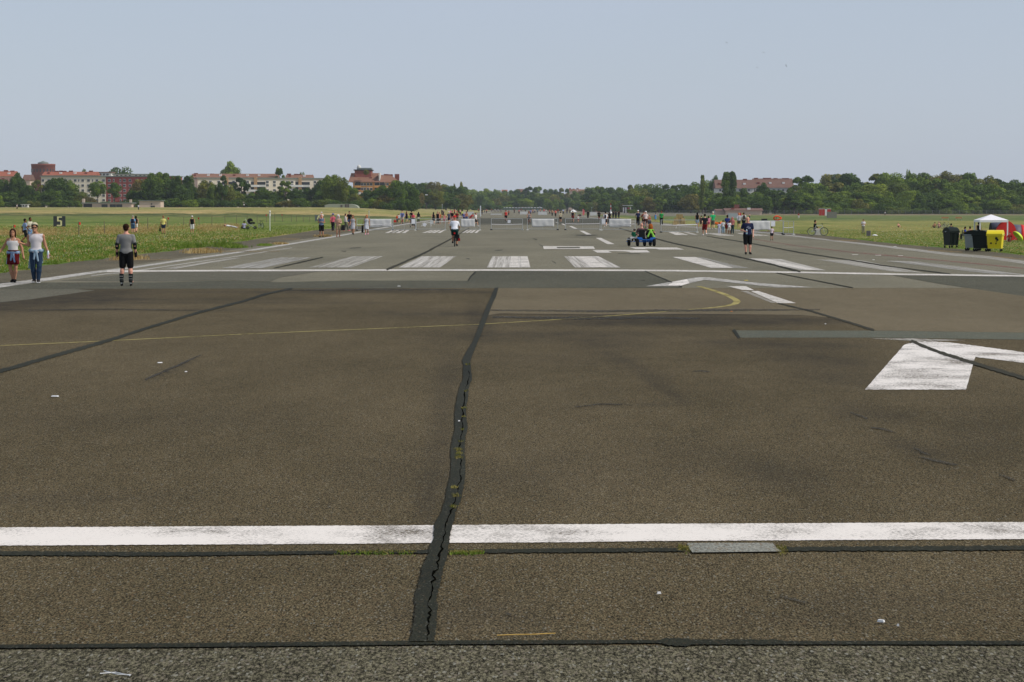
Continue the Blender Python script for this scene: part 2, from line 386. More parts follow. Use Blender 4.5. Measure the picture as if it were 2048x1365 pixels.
rows = sorted(set([min(r_, 1294) for r_ in rows] + [1294]))
sheet('apron_slab', [(py, -1300 if py < 700 else -700, 3300 if py < 700 else 2700) for py in rows], 0.008, BROWN, bst, 240)
yb_ = G(0, 1293).y; tag(mesh_obj('apron_slab', [(-70, yb_ + 0.02, 0.006), (70, yb_ + 0.02, 0.006), (70, 64.5, 0.006), (-70, 64.5, 0.006)], [(0, 1, 2, 3)], BROWN), kind='structure')
tag(mesh_obj('near_apron', [(-70, -40, 0.0075), (70, -40, 0.0075), (70, G(0, 1293).y, 0.0075), (-70, G(0, 1293).y, 0.0075)], [(0, 1, 2, 3)], COARSE), kind='structure')
Z1, Z2, Z3 = 0.012, 0.016, 0.020
flat('asphalt_patch', [(951, 543), (1290, 542.5), (1362, 574), (1364, 576.6), (0, 579), (-900, 586), (-900, 574), (0, 566), (310, 566), (440, 562), (560, 565.5), (700, 562), (937, 562.5)], Z1 - 0.002, DARK)
flat('asphalt_patch', [(300, 545), (640, 543.5), (560, 556), (540, 564.5), (440, 561), (330, 564), (120, 562)], Z1 - 0.002, MIDA)
flat('asphalt_patch', [(1785, 551.8), (2048, 554.5), (2700, 563), (2700, 640), (2200, 606), (2048, 593.5), (1997, 586), (1881, 569)], Z1 - 0.002, DARK)
flat('asphalt_patch', [(-900, 583), (0, 579.5), (150, 579), (190, 582), (60, 600), (0, 606), (-900, 640)], Z1 - 0.001, MIDA)
flat('asphalt_patch', [(1470, 662.5), (1760, 663), (2048, 667), (2700, 674), (2700, 693), (2048, 681), (1760, 677), (1480, 677)], Z1, PATCH)
flat('concrete_patch', [(1374, 1092), (1545, 1091.5), (1550, 1098), (1563, 1109), (1385, 1111), (1378, 1103)], Z2 + 0.004, CONC)
# sealed cracks
def ribbon(name, pts, z, m, wob=0.45, step=4.0):
    """pts: (px, py, width px); wavering band"""
    P = []
    for (x0, y0, w0), (x1, y1, w1) in zip(pts, pts[1:]):
        n = max(1, int(math.hypot(x1 - x0, y1 - y0) / step))
        P += [(x0 + (x1 - x0) * i / n, y0 + (y1 - y0) * i / n, w0 + (w1 - w0) * i / n) for i in range(n)]
    P.append(pts[-1]); vs_, fs = [], []
    for i, (x, y, w_) in enumerate(P):
        a, b_ = P[max(0, i - 1)], P[min(len(P) - 1, i + 1)]
        dx, dy = b_[0] - a[0], b_[1] - a[1]; l = math.hypot(dx, dy) or 1; nx_, ny = -dy / l, dx / l
        j1, j2 = (1 + wob * (rnd.random() - 0.5)) * w_ / 2, (1 + wob * (rnd.random() - 0.5)) * w_ / 2
        for s_ in (j1, -j2):
            p = G(x + nx_ * s_, y + ny * s_); vs_.append((p.x, p.y, z))
    for i in range(len(P) - 1):
        a = 2 * i; q_ = (a, a + 1, a + 3, a + 2)
        v0, v1, v2 = (Vector(vs_[k]) for k in q_[:3])
        fs.append(q_ if (v1 - v0).cross(v2 - v0).z > 0 else tuple(reversed(q_)))
    return tag(mesh_obj(name, vs_, fs, m), kind='structure')
C1 = [(990, 997, 577), (982, 992, 595), (974, 984, 612), (966, 977, 632), (957, 968, 655), (951, 962, 672), (946, 956, 685), (936, 950, 700), (923.5, 941, 724), (927, 941.5, 733), (926, 944.5, 761), (919, 938, 777), (914, 936, 799), (910, 932, 821), (909, 933, 843), (910, 936, 862), (906, 931, 876), (901, 929, 906), (903, 931, 928), (899.5, 930, 963), (893, 926, 983), (892, 924, 1000), (883, 911, 1030), (869, 906, 1054), (866, 899, 1085), (859, 896.5, 1099), (858, 896.5, 1112), (846, 888.6, 1138), (836, 879, 1178), (828.5, 873, 1204), (831, 876, 1217), (826.6, 873, 1257), (820, 869, 1290)]
dn = []
for (a0, b0, y0), (a1, b1, y1) in zip(C1, C1[1:]):
    n = max(1, int((y1 - y0) / 2.5)); dn += [(a0 + (a1 - a0) * i / n + rnd.uniform(-1, 1) * (y0 - 500) / 420, b0 + (b1 - b0) * i / n + rnd.uniform(-1, 1) * (y0 - 500) / 420, y0 + (y1 - y0) * i / n) for i in range(n)]
dn.append(C1[-1]); vv = []
for a, b_, y in dn: vv += [tuple(G(a, y)[:2]) + (Z3,), tuple(G(b_, y)[:2]) + (Z3,)]
tag(mesh_obj('sealed_crack', vv, [(2 * i, 2 * i + 2, 2 * i + 3, 2 * i + 1) for i in range(len(dn) - 1)], SEAL), kind='structure')
CRK = mat('open_crack_black', (0.004, 0.004, 0.003), 1.0, 0.1, spec=0.0)
y_ = 745; pts = []; 
while y_ < 1290:                                             # the jagged open crack inside the seal
    k = next(i for i in range(len(C1) - 1) if C1[i][2] <= y_ <= C1[i + 1][2]); t = (y_ - C1[k][2]) / (C1[k + 1][2] - C1[k][2])
    a, b_ = C1[k][0] + t * (C1[k + 1][0] - C1[k][0]), C1[k][1] + t * (C1[k + 1][1] - C1[k][1])
    pts.append((a + (b_ - a) * (0.66 + rnd.uniform(-0.1, 0.1)), y_, (1.4 + 2.4 * (y_ - 740) / 550) * rnd.choice((0.15, 0.6, 1, 1, 1.6)))); y_ += rnd.uniform(4, 9)
ribbon('open_crack', pts, Z3 + 0.002, CRK, 0.9, 3)
ribbon('sealed_crack', [(-1500, 1180, 20), (-300, 822, 12), (0, 745, 7.5), (100, 716, 7), (200, 688, 6.5), (225, 680.5, 6), (300, 656, 5), (400, 626, 4.6), (490, 603, 4), (530, 590, 4), (585, 578, 3)], Z2, SEAL)
ribbon('sealed_crack', [(1556, 608, 2.5), (1621, 623.6, 3), (1700, 647, 4), (1748, 662.4, 4)], Z2, SEAL2)
ribbon('sealed_crack', [(1822, 684, 5), (1840, 692, 6), (1881, 708, 6), (1946, 728.5, 6.5), (2048, 759, 7), (2300, 842, 9), (3500, 1270, 20)], Z3, SEAL2)
ribbon('sealed_crack', [(1238, 457, 1.2), (1311, 478, 2), (1348, 487.6, 2), (1420, 502, 2.2), (1485, 516.6, 2.3), (1545, 530, 2.5), (1601, 545, 3)], Z3, SEAL2)
ribbon('sealed_crack', [(1553, 547, 1.5), (1630, 562, 1.6), (1706, 577, 1.8)], Z2, SEAL2)
ribbon('sealed_crack', [(1414, 473, 1.2), (1500, 487, 1.7), (1600, 506, 2), (1699, 521, 2), (1765, 532, 2), (1900, 549, 2)], Z2, SEAL2)
ribbon('sealed_crack', [(773, 541, 4.2), (800, 529, 3.6), (850, 506.5, 3.2), (905, 477, 2.2), (938, 457, 1.6)], Z3, SEAL2)
ribbon('sealed_crack', [(548, 537.5, 1.5), (600, 526, 2.2), (646, 515.4, 1.5)], Z3, SEAL2)
ribbon('sealed_crack', [(951, 545, 3.2), (941, 555, 2.8), (936, 563, 2)], Z2, SEAL)
ribbon('sealed_crack', [(1290, 543.5, 2), (1330, 560, 2), (1364, 575, 2)], Z2, SEAL)
ribbon('sealed_crack', [(1466, 662, 6), (1473, 669, 6), (1479, 678, 5)], Z2, SEAL)
ribbon('seam', [(-600, 1115, 8), (0, 1111, 9), (200, 1112.5, 8), (350, 1113, 8), (620, 1110, 6.5), (700, 1109, 5), (860, 1108, 7), (1150, 1105.5, 8.5), (1370, 1104, 7)], Z2, SEAL, 0.5)
ribbon('seam', [(1560, 1103, 8), (1750, 1102, 9), (2048, 1100.5, 9), (2700, 1097, 9)], Z2, SEAL, 0.5)
ribbon('seam', [(-500, 1301, 8), (0, 1299, 7), (350, 1296.5, 8.5), (700, 1293, 8), (870, 1291, 8), (1150, 1290, 7.5), (1320, 1289, 6), (1334, 1289, 14), (1375, 1291, 17), (1382, 1290, 10), (1550, 1290, 10), (1570, 1291.5, 7), (2048, 1291.5, 8), (2700, 1290, 8)], Z2, SEAL, 0.25)
# ---------------------------------------------------------------- painted markings
flat('threshold_bar', rag([(-700, 1062.5), (0, 1059), (700, 1055.3), (868, 1054.4), (865, 1090), (700, 1091.8), (0, 1095.5), (-700, 1099)]), Z1 + 0.002, P_NEAR)
flat('threshold_bar', rag([(868, 1054.4), (1150, 1052.6), (1300, 1051.9), (2048, 1048.2), (2800, 1045), (2800, 1078), (2048, 1082.5), (1300, 1086.3), (1150, 1088.7), (865, 1090)]), Z1 + 0.002, P_NEAR)
flat('apron_slab', [(996, 577.5), (2048, 577.5), (2048, 594), (2120, 600), (2700, 645), (2700, 673), (2048, 666.5), (1752, 662), (1700, 648), (1655, 636), (1600, 631), (1400, 629), (1200, 630), (1000, 628), (975, 632), (984, 612)], Z1 - 0.0025, BROWN2)
flat('threshold_bar', [(-9000, 1107), (-702, 1062.5), (-702, 1099), (-9000, 1143)], Z1 + 0.002, P_NEAR)
flat('threshold_bar', [(2802, 1045), (10000, 1014), (10000, 1047), (2802, 1078)], Z1 + 0.002, P_NEAR)
for q_ in ([(2700, 1097, 9), (10000, 1066, 9)], [(-9000, 1157, 8), (-600, 1115, 8)], [(2700, 1290, 8), (10000, 1286, 8)], [(-9000, 1318, 8), (-500, 1301, 8)]): ribbon('seam', q_, Z2, SEAL, 0.5, 20)
TL = [(214, 543.8), (350, 542.8), (700, 541.5), (1000, 541.3), (1250, 541.9), (1348, 542.5), (1600, 546), (1812, 550), (2048, 553), (2700, 562)]
flat('threshold_line', [(x, y - 1.5) for x, y in TL] + [(x, y + 1.6) for x, y in reversed(TL)], Z2, P_SOLID)
STR = [((618, 702, 767, 705), 0), ((797, 880, 912, 843), 1), ((974, 1061, 1055, 985), 2), ((1150.5, 1241, 1197, 1128), 2)]
for (a, b_, c_, d_), k in STR:
    flat('threshold_stripe', [(a, 536.2), (b_, 536.2), (c_, 513.6), (d_, 513.6)], Z2, (P_WORN, P_STRIPE, P_STRIPE)[k])
flat('threshold_stripe', [(1019, 536.2), (1037, 536.2), (1036, 513.8), (1022, 513.8)], Z3, P_SOLID)
flat('threshold_stripe', [(1043, 536.2), (1060, 536.2), (1054.5, 513.8), (1041, 513.8)], Z3, P_SOLID)
flat('threshold_stripe', [(1180, 535.6), (1214, 535.6), (1183, 514), (1158, 514)], Z3, P_SOLID)
flat('threshold_stripe', [(441, 537.6), (525, 537.6), (624, 516), (560, 516)], Z2, P_FAINT)
flat('threshold_stripe', [(321, 538.6), (352, 538.6), (482, 517), (468, 517)], Z2, P_WORN)
flat('threshold_stripe', [(1421, 536.6), (1467, 537), (1391, 515.2), (1345, 515)], Z2, P_SOLID)
flat('threshold_stripe', [(1467, 537), (1500, 537.6), (1404, 516), (1391, 515.2)], Z2, P_FAINT)
flat('threshold_stripe', [(1600, 541), (1652, 542), (1562, 519.4), (1485, 517.7)], Z2, P_STRIPE)
flat('threshold_stripe', [(1612, 541), (1636, 541.4), (1530, 519), (1500, 518.5)], Z3, P_SOLID)
flat('threshold_stripe', [(1782, 544), (1847, 547), (1724, 522), (1632, 520)], Z2, P_WORN)
flat('threshold_stripe', [(1975, 548.5), (2048, 550), (1835, 524.2), (1775, 523.5)], Z2, P_FAINT)
ribbon('threshold_stripe', [(1775, 523.8, 1.5), (1810, 524.5, 2), (1850, 530, 1.6), (1985, 545, 1.5), (2048, 551, 1.5)], Z3, P_WORN, 0.1)
for a, b_, c_, d_ in ((770, 812, 820, 785), (844, 882, 891, 862), (922, 955, 961, 933), (1352, 1378, 1356, 1336), (1388, 1396, 1376, 1366), (1440, 1470, 1436, 1412), (1500, 1540, 1500, 1473)):
    y0, y1 = (466.6, 461) if a < 1300 else (470.8, 464.8) if a < 1400 else (472.4, 467)
    for t0, t1 in ((0, 0.17), (0.27, 0.42), (0.5, 0.68), (0.8, 0.97)) if a != 1352 else ((0, 0.6), (0.68, 0.97)):
        flat('aiming_point_marking', [(a + (b_ - a) * t0, y0), (a + (b_ - a) * t1, y0), (d_ + (c_ - d_) * t1, y1), (d_ + (c_ - d_) * t0, y1)], Z2, P_SOLID)
# runway number, as worn
flat('runway_number', [(1085.7, 493.2), (1186.7, 493.6), (1190, 498.7), (1087.7, 499)], Z2, P_SOLID)
flat('runway_number_gap', [(1113.5, 495), (1159, 495), (1161, 497.3), (1114.5, 497.3)], Z3, DARK)
flat('runway_number', [(1184.8, 501), (1294, 501.4), (1300, 505.8), (1262, 506), (1250, 503.6), (1216, 503), (1223, 506.3), (1195, 506.6)], Z2, P_SOLID)
flat('runway_number', [(1259, 495.2), (1353.7, 496.1), (1368, 500), (1318, 500), (1312, 498.4), (1290, 498), (1294, 499.4), (1271, 499)], Z2, P_SOLID)
for q_ in ([(1163, 476.7), (1178, 476.9), (1229, 489.1), (1215, 489.1)], ):
    pass
for x0, x1, y0, x2, x3, y1 in ((1191.5, 1202, 476.7, 1229, 1215, 489.2), (1159, 1167, 462.4, 1184, 1174, 470.4), (1138, 1144, 453, 1155, 1148, 458), (1122, 1127, 448.2, 1133, 1129, 451.2), (1110, 1113, 444.8, 1118, 1115, 446.8)):
    flat('centreline_dash', [(x0, y0), (x1, y0), (x2, y1), (x3, y1)], Z2, P_SOLID)
flat('arrow_marking', [(1292, 573.9), (1382, 558), (1398, 555.8), (1420, 556.2), (1450, 560), (1500, 566), (1626, 576.2), (1553, 576.2), (1450, 565), (1409, 561), (1379, 568), (1362, 573.5)], Z2, P_EDGE)
flat('arrow_marking', [(1335, 572.5), (1345, 566), (1374, 560), (1379, 567.6), (1362, 573)], Z3, P_NEAR)
flat('arrow_marking', [(1454, 573.8), (1491.5, 573.8), (1508.6, 582.2), (1484, 581)], Z2, P_SOLID)
flat('arrow_marking', [(1502, 584.2), (1515.5, 583.3), (1592.4, 608), (1556, 608)], Z2, P_SOLID)
flat('arrow_marking', [(1480, 583), (1497, 584), (1552, 607.5), (1542, 607)], Z2, P_WORN)
flat('arrow_marking', rag([(1729.8, 781.9), (1932, 781.9), (1950.4, 716), (2048, 728.5), (2400, 776), (2400, 745), (2048, 707), (1898, 686.8), (1834, 685), (1808, 692)]), Z2, P_ARROW)
flat('arrow_marking', [(1740, 679.3), (1825, 679), (1930, 682.6), (1850, 685), (1800, 682.5)], Z2, P_WORN)
EL = [(-500, 657, 12), (0, 572.5, 7.5), (105, 558, 6), (182, 546.5, 4.6), (242, 539.5, 3.2), (350, 523.5, 3.2), (460, 508, 3.0), (570, 490.5, 2.7), (680, 472, 2.3), (750, 459, 2.0), (814, 448.2, 1.6), (900, 436.5, 1.1), (985, 424.5, 0.6)]
ribbon('edge_line', EL, Z1, P_EDGE, 0.05, 20)
ribbon('edge_line', [(x + (14 if y < 545 else 0), y + 5.5, w_ * 0.6) for x, y, w_ in EL[3:8]], Z1, P_WORN, 0.05, 20)
ribbon('edge_line', [(1160, 433.5, 0.8), (1300, 446.5, 1.2), (1400, 456, 1.6), (1505, 463.5, 2), (1600, 474, 2.6), (1699, 485.6, 3.2), (1765, 493, 3.6), (1900, 509.5, 4.4), (1979, 516, 5), (2048, 526, 6), (2700, 600, 10)], Z1, P_WORN, 0.05, 20)
CUR = [(1396, 573.5), (1412, 577.5), (1430, 583), (1450, 590), (1463, 596), (1472, 601), (1474.5, 605), (1470, 609), (1458, 612.3), (1440, 615), (1415, 617.6), (1385, 620), (1320, 625.5), (1250, 631), (1100, 641.5), (960, 650), (700, 661), (500, 669.2), (200, 684), (0, 693), (-500, 714)]
wl = [G(x, y) for x, y in CUR]; vv, ff = [], []
for i, p in enumerate(wl):
    a, b_ = wl[max(0, i - 1)], wl[min(len(wl) - 1, i + 1)]; t = (b_ - a).normalized(); n_ = Vector((-t.y, t.x, 0)) * (0.085 if i < 11 else 0.06)
    vv += [(p.x + n_.x, p.y + n_.y, Z1), (p.x - n_.x, p.y - n_.y, Z1)]
for i in range(len(wl) - 1): ff.append((2 * i + 1, 2 * i + 3, 2 * i + 2, 2 * i))
tag(mesh_obj('yellow_guide_line', vv, ff, P_YEL), kind='structure')
ribbon('red_chalk_line', [(1490, 476, 0.8), (1590, 492, 1.0), (1700, 505, 1.2), (1800, 514, 1.3), (1950, 528, 1.4), (2048, 538, 1.5)], Z1, P_RED, 0.1, 20)
for a, b_ in (((210, 521.5), (342, 520)), ((300, 521), (300, 521.2)), ((360, 504), (560, 503)), ((560, 478.5), (600, 479)), ((640, 463), (700, 462.6)), ((1660, 480), (1720, 483)), ((1855, 501), (1925, 505)), ((1985, 514), (2048, 519))):
    if abs(a[0] - b_[0]) > 10: ribbon('edge_weed_line', [(a[0], a[1], 1.4), ((a[0] + b_[0]) / 2, (a[1] + b_[1]) / 2, 1.8), (b_[0], b_[1], 1.4)], Z1, P_ORA, 0.6, 6)
for pl in ([(290, 762, 3), (330, 745, 5), (370, 727, 4), (402, 712, 2)], [(1700, 828, 2), (1735, 840, 3)], [(1742, 858, 2), (1768, 862, 4), (1792, 869, 2)], [(1826, 898, 2), (1842, 907, 5), (1862, 915, 2)], [(1842, 918, 2), (1870, 925, 5), (1915, 934, 3)], [(1998, 952, 2), (2030, 965, 4)], [(1386, 745, 1.5), (1405, 744.5, 3), (1421, 746.5, 1.5)], [(1150, 817, 1.5), (1200, 811, 2), (1245, 812, 1.5)],
           [(60, 622, 1), (220, 620, 2), (420, 623, 1)], [(560, 582, 2), (760, 580.5, 4), (930, 581, 2)], [(970, 622, 2), (1200, 624, 4), (1420, 622, 4), (1640, 621, 2)], [(985, 636, 3), (1150, 638, 6), (1300, 637, 5), (1400, 639, 3)], [(780, 467, 1), (805, 461, 1.5)], [(700, 497.5, 1.5), (722, 496, 1.5)], [(683, 503, 1), (692, 504, 1.5)], [(1066, 478, 1), (1074, 480, 2)], [(1078, 489, 1), (1086, 494, 2)], [(1104, 523, 1), (1112, 528, 2.2)], [(932, 518, 1), (939, 519, 2)], [(990, 502, 1), (1005, 501, 1.6)],
           [(1152, 471, 2), (1180, 471.5, 3), (1195, 471, 1)], [(1236, 508, 1), (1280, 508.5, 1.5)], [(1280, 562, 1), (1290, 562, 1.5)], [(955, 1030, 2), (962, 1033, 4)], [(912, 1146, 2), (918, 1147, 3)], [(1012, 1232, 3), (1022, 1236, 4)], [(1560, 1198, 3), (1592, 1206, 5), (1612, 1212, 3)]):
    ribbon('tyre_smear', pl, Z2 + 0.001, P_DARK, 0.6, 5)
for x0, x1, y in ((1704, 1716, 510.4), (1751, 1762, 511.5), (1796, 1806, 512.6)): ribbon('short_dash', [(x0, y, 0.9), (x1, y, 0.9)], Z2, P_SOLID, 0)
# ---------------------------------------------------------------- trees
def leaf_mat():
    m = bpy.data.materials.new('foliage'); nt, b = nodes(m); out = nt.nodes['Material Output']
    oi = nt.nodes.new('ShaderNodeObjectInfo'); tc = nt.nodes.new('ShaderNodeTexCoord')
    base = ramp(nt, oi.outputs['Random'], [(0.0, (0.044, 0.080, 0.022)), (0.35, (0.060, 0.104, 0.026)), (0.6, (0.080, 0.130, 0.028)), (0.8, (0.110, 0.165, 0.034)), (0.93, (0.130, 0.140, 0.044)), (1.0, (0.130, 0.108, 0.046))])
    cl = noise(nt, tc.outputs['Object'], 0.35, 3, 0.6)
    c = mixc(nt, 1.0, base, ramp(nt, cl, [(0.3, (0.78, 0.80, 0.5)), (0.5, (1.18, 1.18, 0.75)), (0.72, (1.5, 1.5, 0.85))]), 'MULTIPLY')
    c = mixc(nt, 1.0, c, ramp(nt, attr(nt, 'tint'), [(0.0, (0.42, 0.5, 0.5)), (0.5, (1.0, 1.0, 1.0)), (1.0, (1.9, 1.7, 1.2))]), 'MULTIPLY')
    nt.links.new(c, b.inputs['Base Color']); b.inputs['Roughness'].default_value = 0.7; b.inputs['Specular IOR Level'].default_value = 0.15
    tr = nt.nodes.new('ShaderNodeBsdfTranslucent'); nt.links.new(c, tr.inputs[0])
    mx = nt.nodes.new('ShaderNodeMixShader'); mx.inputs[0].default_value = 0.28
    nt.links.new(b.outputs[0], mx.inputs[1]); nt.links.new(tr.outputs[0], mx.inputs[2]); nt.links.new(mx.outputs[0], out.inputs[0])
    return m
LEAF = leaf_mat(); LIME = leaf_mat(); LIME.name = 'lime_foliage'
for n_ in LIME.node_tree.nodes:
    if n_.type == 'VALTORGB' and len(n_.color_ramp.elements) == 6:
        for e_, c_ in zip(n_.color_ramp.elements, ((0.075, 0.125, 0.026), (0.105, 0.160, 0.030), (0.125, 0.185, 0.034), (0.145, 0.200, 0.038), (0.130, 0.150, 0.050), (0.150, 0.125, 0.052))): e_.color = (*c_, 1)
BARK = mat('bark', (0.09, 0.07, 0.05), 0.9, 0.3, 2)
def crown_mesh(name, seed, lobes, zc, rx, rz, nleaf, size, low=0.0, cone=0.0):
    """leaf clumps spread over a cluster of uneven lobes; unit tree 10 m high"""
    g = np.random.default_rng(seed); V = []; T = []
    C = []
    for i in range(lobes):
        for _ in range(50):
            d = g.normal(size=3); d /= np.linalg.norm(d); r = g.uniform(0.45, 0.85)
            z = zc + (d[2] * rz * r if rx > 1.8 else g.uniform(-0.95, 0.92) * rz)
            if rx <= 1.8: r *= 0.85 * (1 - (abs(z - zc) / rz) ** 2 * 0.9)
            k = rx * (1 - cone * max(0, (z - zc) / rz)) * (0.85 if z < zc - rz * 0.6 else 1)
            c = np.array([d[0] * k * r, d[1] * k * r, z])
            if z > low + 0.4: break
        z_ = abs(c[2] - zc) / rz; C.append((c, (1.0 if rx > 1.8 else 1.1 - 0.75 * z_ ** 2) * g.uniform(0.30, 0.47) * rx * (1 - 0.5 * cone) * (1 if rx > 1.8 else 1.5)))
    n = nleaf // lobes
    for c, r in C:
        d = g.normal(size=(n, 3)); d /= np.linalg.norm(d, axis=1)[:, None]
        d[:, 2] = np.where(d[:, 2] < -0.5, -d[:, 2], d[:, 2])
        rr = r * g.uniform(0.72, 1.12, n)[:, None]; p = c + d * rr * [1, 1, 0.85]
        nn = d + g.normal(size=(n, 3)) * 0.55; nn /= np.linalg.norm(nn, axis=1)[:, None]
        u = np.cross(nn, g.normal(size=(n, 3))); u /= np.linalg.norm(u, axis=1)[:, None]; v = np.cross(nn, u)
        s = size * g.uniform(0.6, 1.3, n)[:, None]
        q_ = np.stack([p + u * s, p + v * s * 0.8, p - u * s * 0.9, p - v * s * 0.75], 1)
        V.append(q_.reshape(-1, 3)); T.append(np.repeat(g.uniform(0.1, 0.9, n) * 0.5 + g.uniform(0, 0.5), 4))
    V = np.concatenate(V); T = np.concatenate(T); nq = len(V) // 4
    ext = (float(np.percentile(np.hypot(V[:, 0], V[:, 1]), 96)), float(np.percentile(V[:, 2], 99.8)))
    me = bpy.data.meshes.new(name); me.vertices.add(len(V)); me.vertices.foreach_set('co', V.astype(np.float32).ravel())
    me.loops.add(nq * 4); me.loops.foreach_set('vertex_index', np.arange(nq * 4, dtype=np.int32))
    me.polygons.add(nq); me.polygons.foreach_set('loop_start', np.arange(0, nq * 4, 4, dtype=np.int32)); me.update(calc_edges=True)
    a = me.attributes.new('tint', 'FLOAT', 'POINT'); a.data.foreach_set('value', T.astype(np.float32)); me.materials.append(LEAF)
    # limbs reaching into the lobes
    tb = MB(); top = zc + rz * 0.35
    tb.tube([(0, 0, -0.3), (0.05, 0.03, low * 0.5 + 0.5), (0, 0, top)], [0.34, 0.24, 0.08], 7)
    for c, r in C[:9]:
        z0 = min(max(low + 0.3, c[2] - 2.2), top - 0.3); tb.tube([(0, 0, z0), (c[0] * 0.5, c[1] * 0.5, (z0 + c[2]) / 2 + 0.1), tuple(c)], [0.12, 0.08, 0.03], 5)
    tm = bpy.data.meshes.new(name + '_trunk'); tm.from_pydata(tb.v, [], tb.f); tm.materials.append(BARK)
    return me, tm, ext
PROTO = {}
for k in range(5): PROTO['round%d' % k] = crown_mesh('crown_round', 20 + k, 46, 5.3, 4.4, 4.5, 9400, 0.25, 0.5)
for k in range(3): PROTO['tall%d' % k] = crown_mesh('crown_tall', 40 + k, 26, 5.4, 3.0, 4.4, 5200, 0.25, 0.6, 0.45)
PROTO['lone0'] = crown_mesh('crown_lone', 51, 26, 6.4, 4.1, 3.3, 5600, 0.25, 3.0)
PROTO['lone1'] = crown_mesh('crown_lone', 52, 24, 6.6, 3.8, 3.1, 5000, 0.25, 3.2)
PROTO['poplar0'] = crown_mesh('crown_poplar', 60, 44, 5.3, 1.6, 4.6, 6500, 0.2, 0.6, 0.0)
PROTO['cone0'] = crown_mesh('crown_cone', 61, 26, 5.0, 2.6, 4.6, 4600, 0.22, 0.4, 0.8)
for k in range(2): PROTO['bush%d' % k] = crown_mesh('crown_bush', 70 + k, 24, 3.9, 7.5, 5.0, 5000, 0.42, -1.8)
def tree(px, top, hw, Y, kind, label, cat='tree', group=None, name='broadleaf_tree'):
    """px, top: place and crown top in the photograph; hw: half width in its pixels; Y: distance"""
    x = (px - 1024) / F * Y; z0 = terr(x, Y); zt = H + (HY - top) / F * Y; ext = PROTO[kind][2]
    h = (zt - z0) / ext[1]; k = (hw / F * Y) / ext[0]
    o = empty(name, (x, Y, z0), rnd.uniform(0, 6.28), label, cat, group); o.scale = (k, k * rnd.uniform(0.9, 1.1), h)
    cm_, tm = PROTO[kind][:2]; c = bpy.data.objects.new('crown', cm_); col.objects.link(c); c.parent = o
    if (px > 1560 and rnd.random() < 0.5) or ('runway end' in label and rnd.random() < 0.25) or 'bright' in label or 'light green' in label: c.material_slots[0].link = 'OBJECT'; c.material_slots[0].material = LIME
    t = bpy.data.objects.new('trunk', tm); col.objects.link(t); t.parent = o
    return o
ORD = {}
def nth(key):
    ORD[key] = ORD.get(key, 0) + 1; n = ORD[key]
    return '%d%s' % (n, 'th' if 10 <= n % 100 <= 20 else {1: 'st', 2: 'nd', 3: 'rd'}.get(n % 10, 'th'))
def prof(P, x):
    for (a, b_), (c_, d_) in zip(P, P[1:]):
        if a <= x <= c_: return b_ + (d_ - b_) * (x - a) / (c_ - a)
    return P[0][1] if x < P[0][0] else P[-1][1]
kinds = ['round0', 'round1', 'round2', 'round3', 'round4', 'tall0', 'tall1', 'tall2']
def row(P, x0, x1, Yf, hw0, hw1, label, group, rise=0.0, jit=2.5, kinds_=kinds, step=0.62):
    x = x0
    while x < x1:
        hw = rnd.uniform(hw0, hw1); k = rnd.choice(kinds_); lb = nth(label) + ' ' + label
        if k.startswith('tall'): hw *= 0.75
        tree(x + hw * 0.5, prof(P, x + hw * 0.5) + rise + rnd.uniform(-jit * 0.3, jit), hw, Yf(x) * rnd.uniform(0.985, 1.02), k, lb, 'tree' if 'shrub' not in label else 'shrub', group, 'broadleaf_tree' if 'shrub' not in label else 'shrub'); x += hw * 2 * step * rnd.uniform(0.75, 1.1)
# left field edge, tree by tree where buildings show between them
LT = [(-30, 352, 24, 'round0'), (8, 360, 22, 'round1'), (37, 347, 17, 'round2'), (60, 372, 18, 'round3'), (73, 361, 14, 'tall0'), (20, 384, 26, 'round4'), (48, 388, 22, 'round0'), (86, 384, 20, 'round1'),
      (113, 357, 24, 'round3'), (141, 362, 19, 'round2'), (104, 380, 22, 'round4'), (132, 382, 24, 'round1'), (158, 384, 18, 'round0'), (178, 394, 17, 'bush0'),
      (282, 360, 22, 'round1'), (306, 348, 22, 'round2'), (326, 346, 18, 'tall1'), (340, 362, 18, 'round4'), (272, 382, 18, 'round3'), (298, 376, 22, 'round0'), (322, 380, 22, 'round2'),
      (356, 353, 16, 'round3'), (378, 352, 15, 'round1'), (365, 372, 20, 'round0'), (344, 384, 18, 'round4'), (390, 376, 18, 'round2'), (412, 362, 18, 'round4'), (430, 370, 15, 'round0'),
      (446, 352, 13, 'tall2'), (458, 370, 14, 'round1'), (484, 356, 17, 'tall0'), (505, 386, 16, 'round2'), (526, 376, 15, 'round1'), (541, 382, 16, 'round3'), (572, 363, 14, 'cone0'), (560, 382, 15, 'round0'),
      (592, 378, 16, 'round2'), (614, 377, 18, 'round4'), (470, 384, 18, 'round3'), (436, 388, 18, 'round1'), (640, 362, 17, 'round1'), (662, 351, 19, 'round3'), (684, 356, 16, 'round0'), (700, 372, 16, 'round2'),
      (672, 376, 20, 'round4'), (645, 384, 18, 'round0'), (712, 388, 14, 'round1'), (738, 381, 20, 'round3'), (765, 372, 20, 'round0'), (792, 362, 22, 'round1'), (815, 364, 18, 'round4'), (776, 386, 22, 'round2'), (806, 384, 20, 'round3'), (752, 392, 18, 'round0'), (826, 374, 14, 'round2')]
GL = 'trees along the left edge of the field'
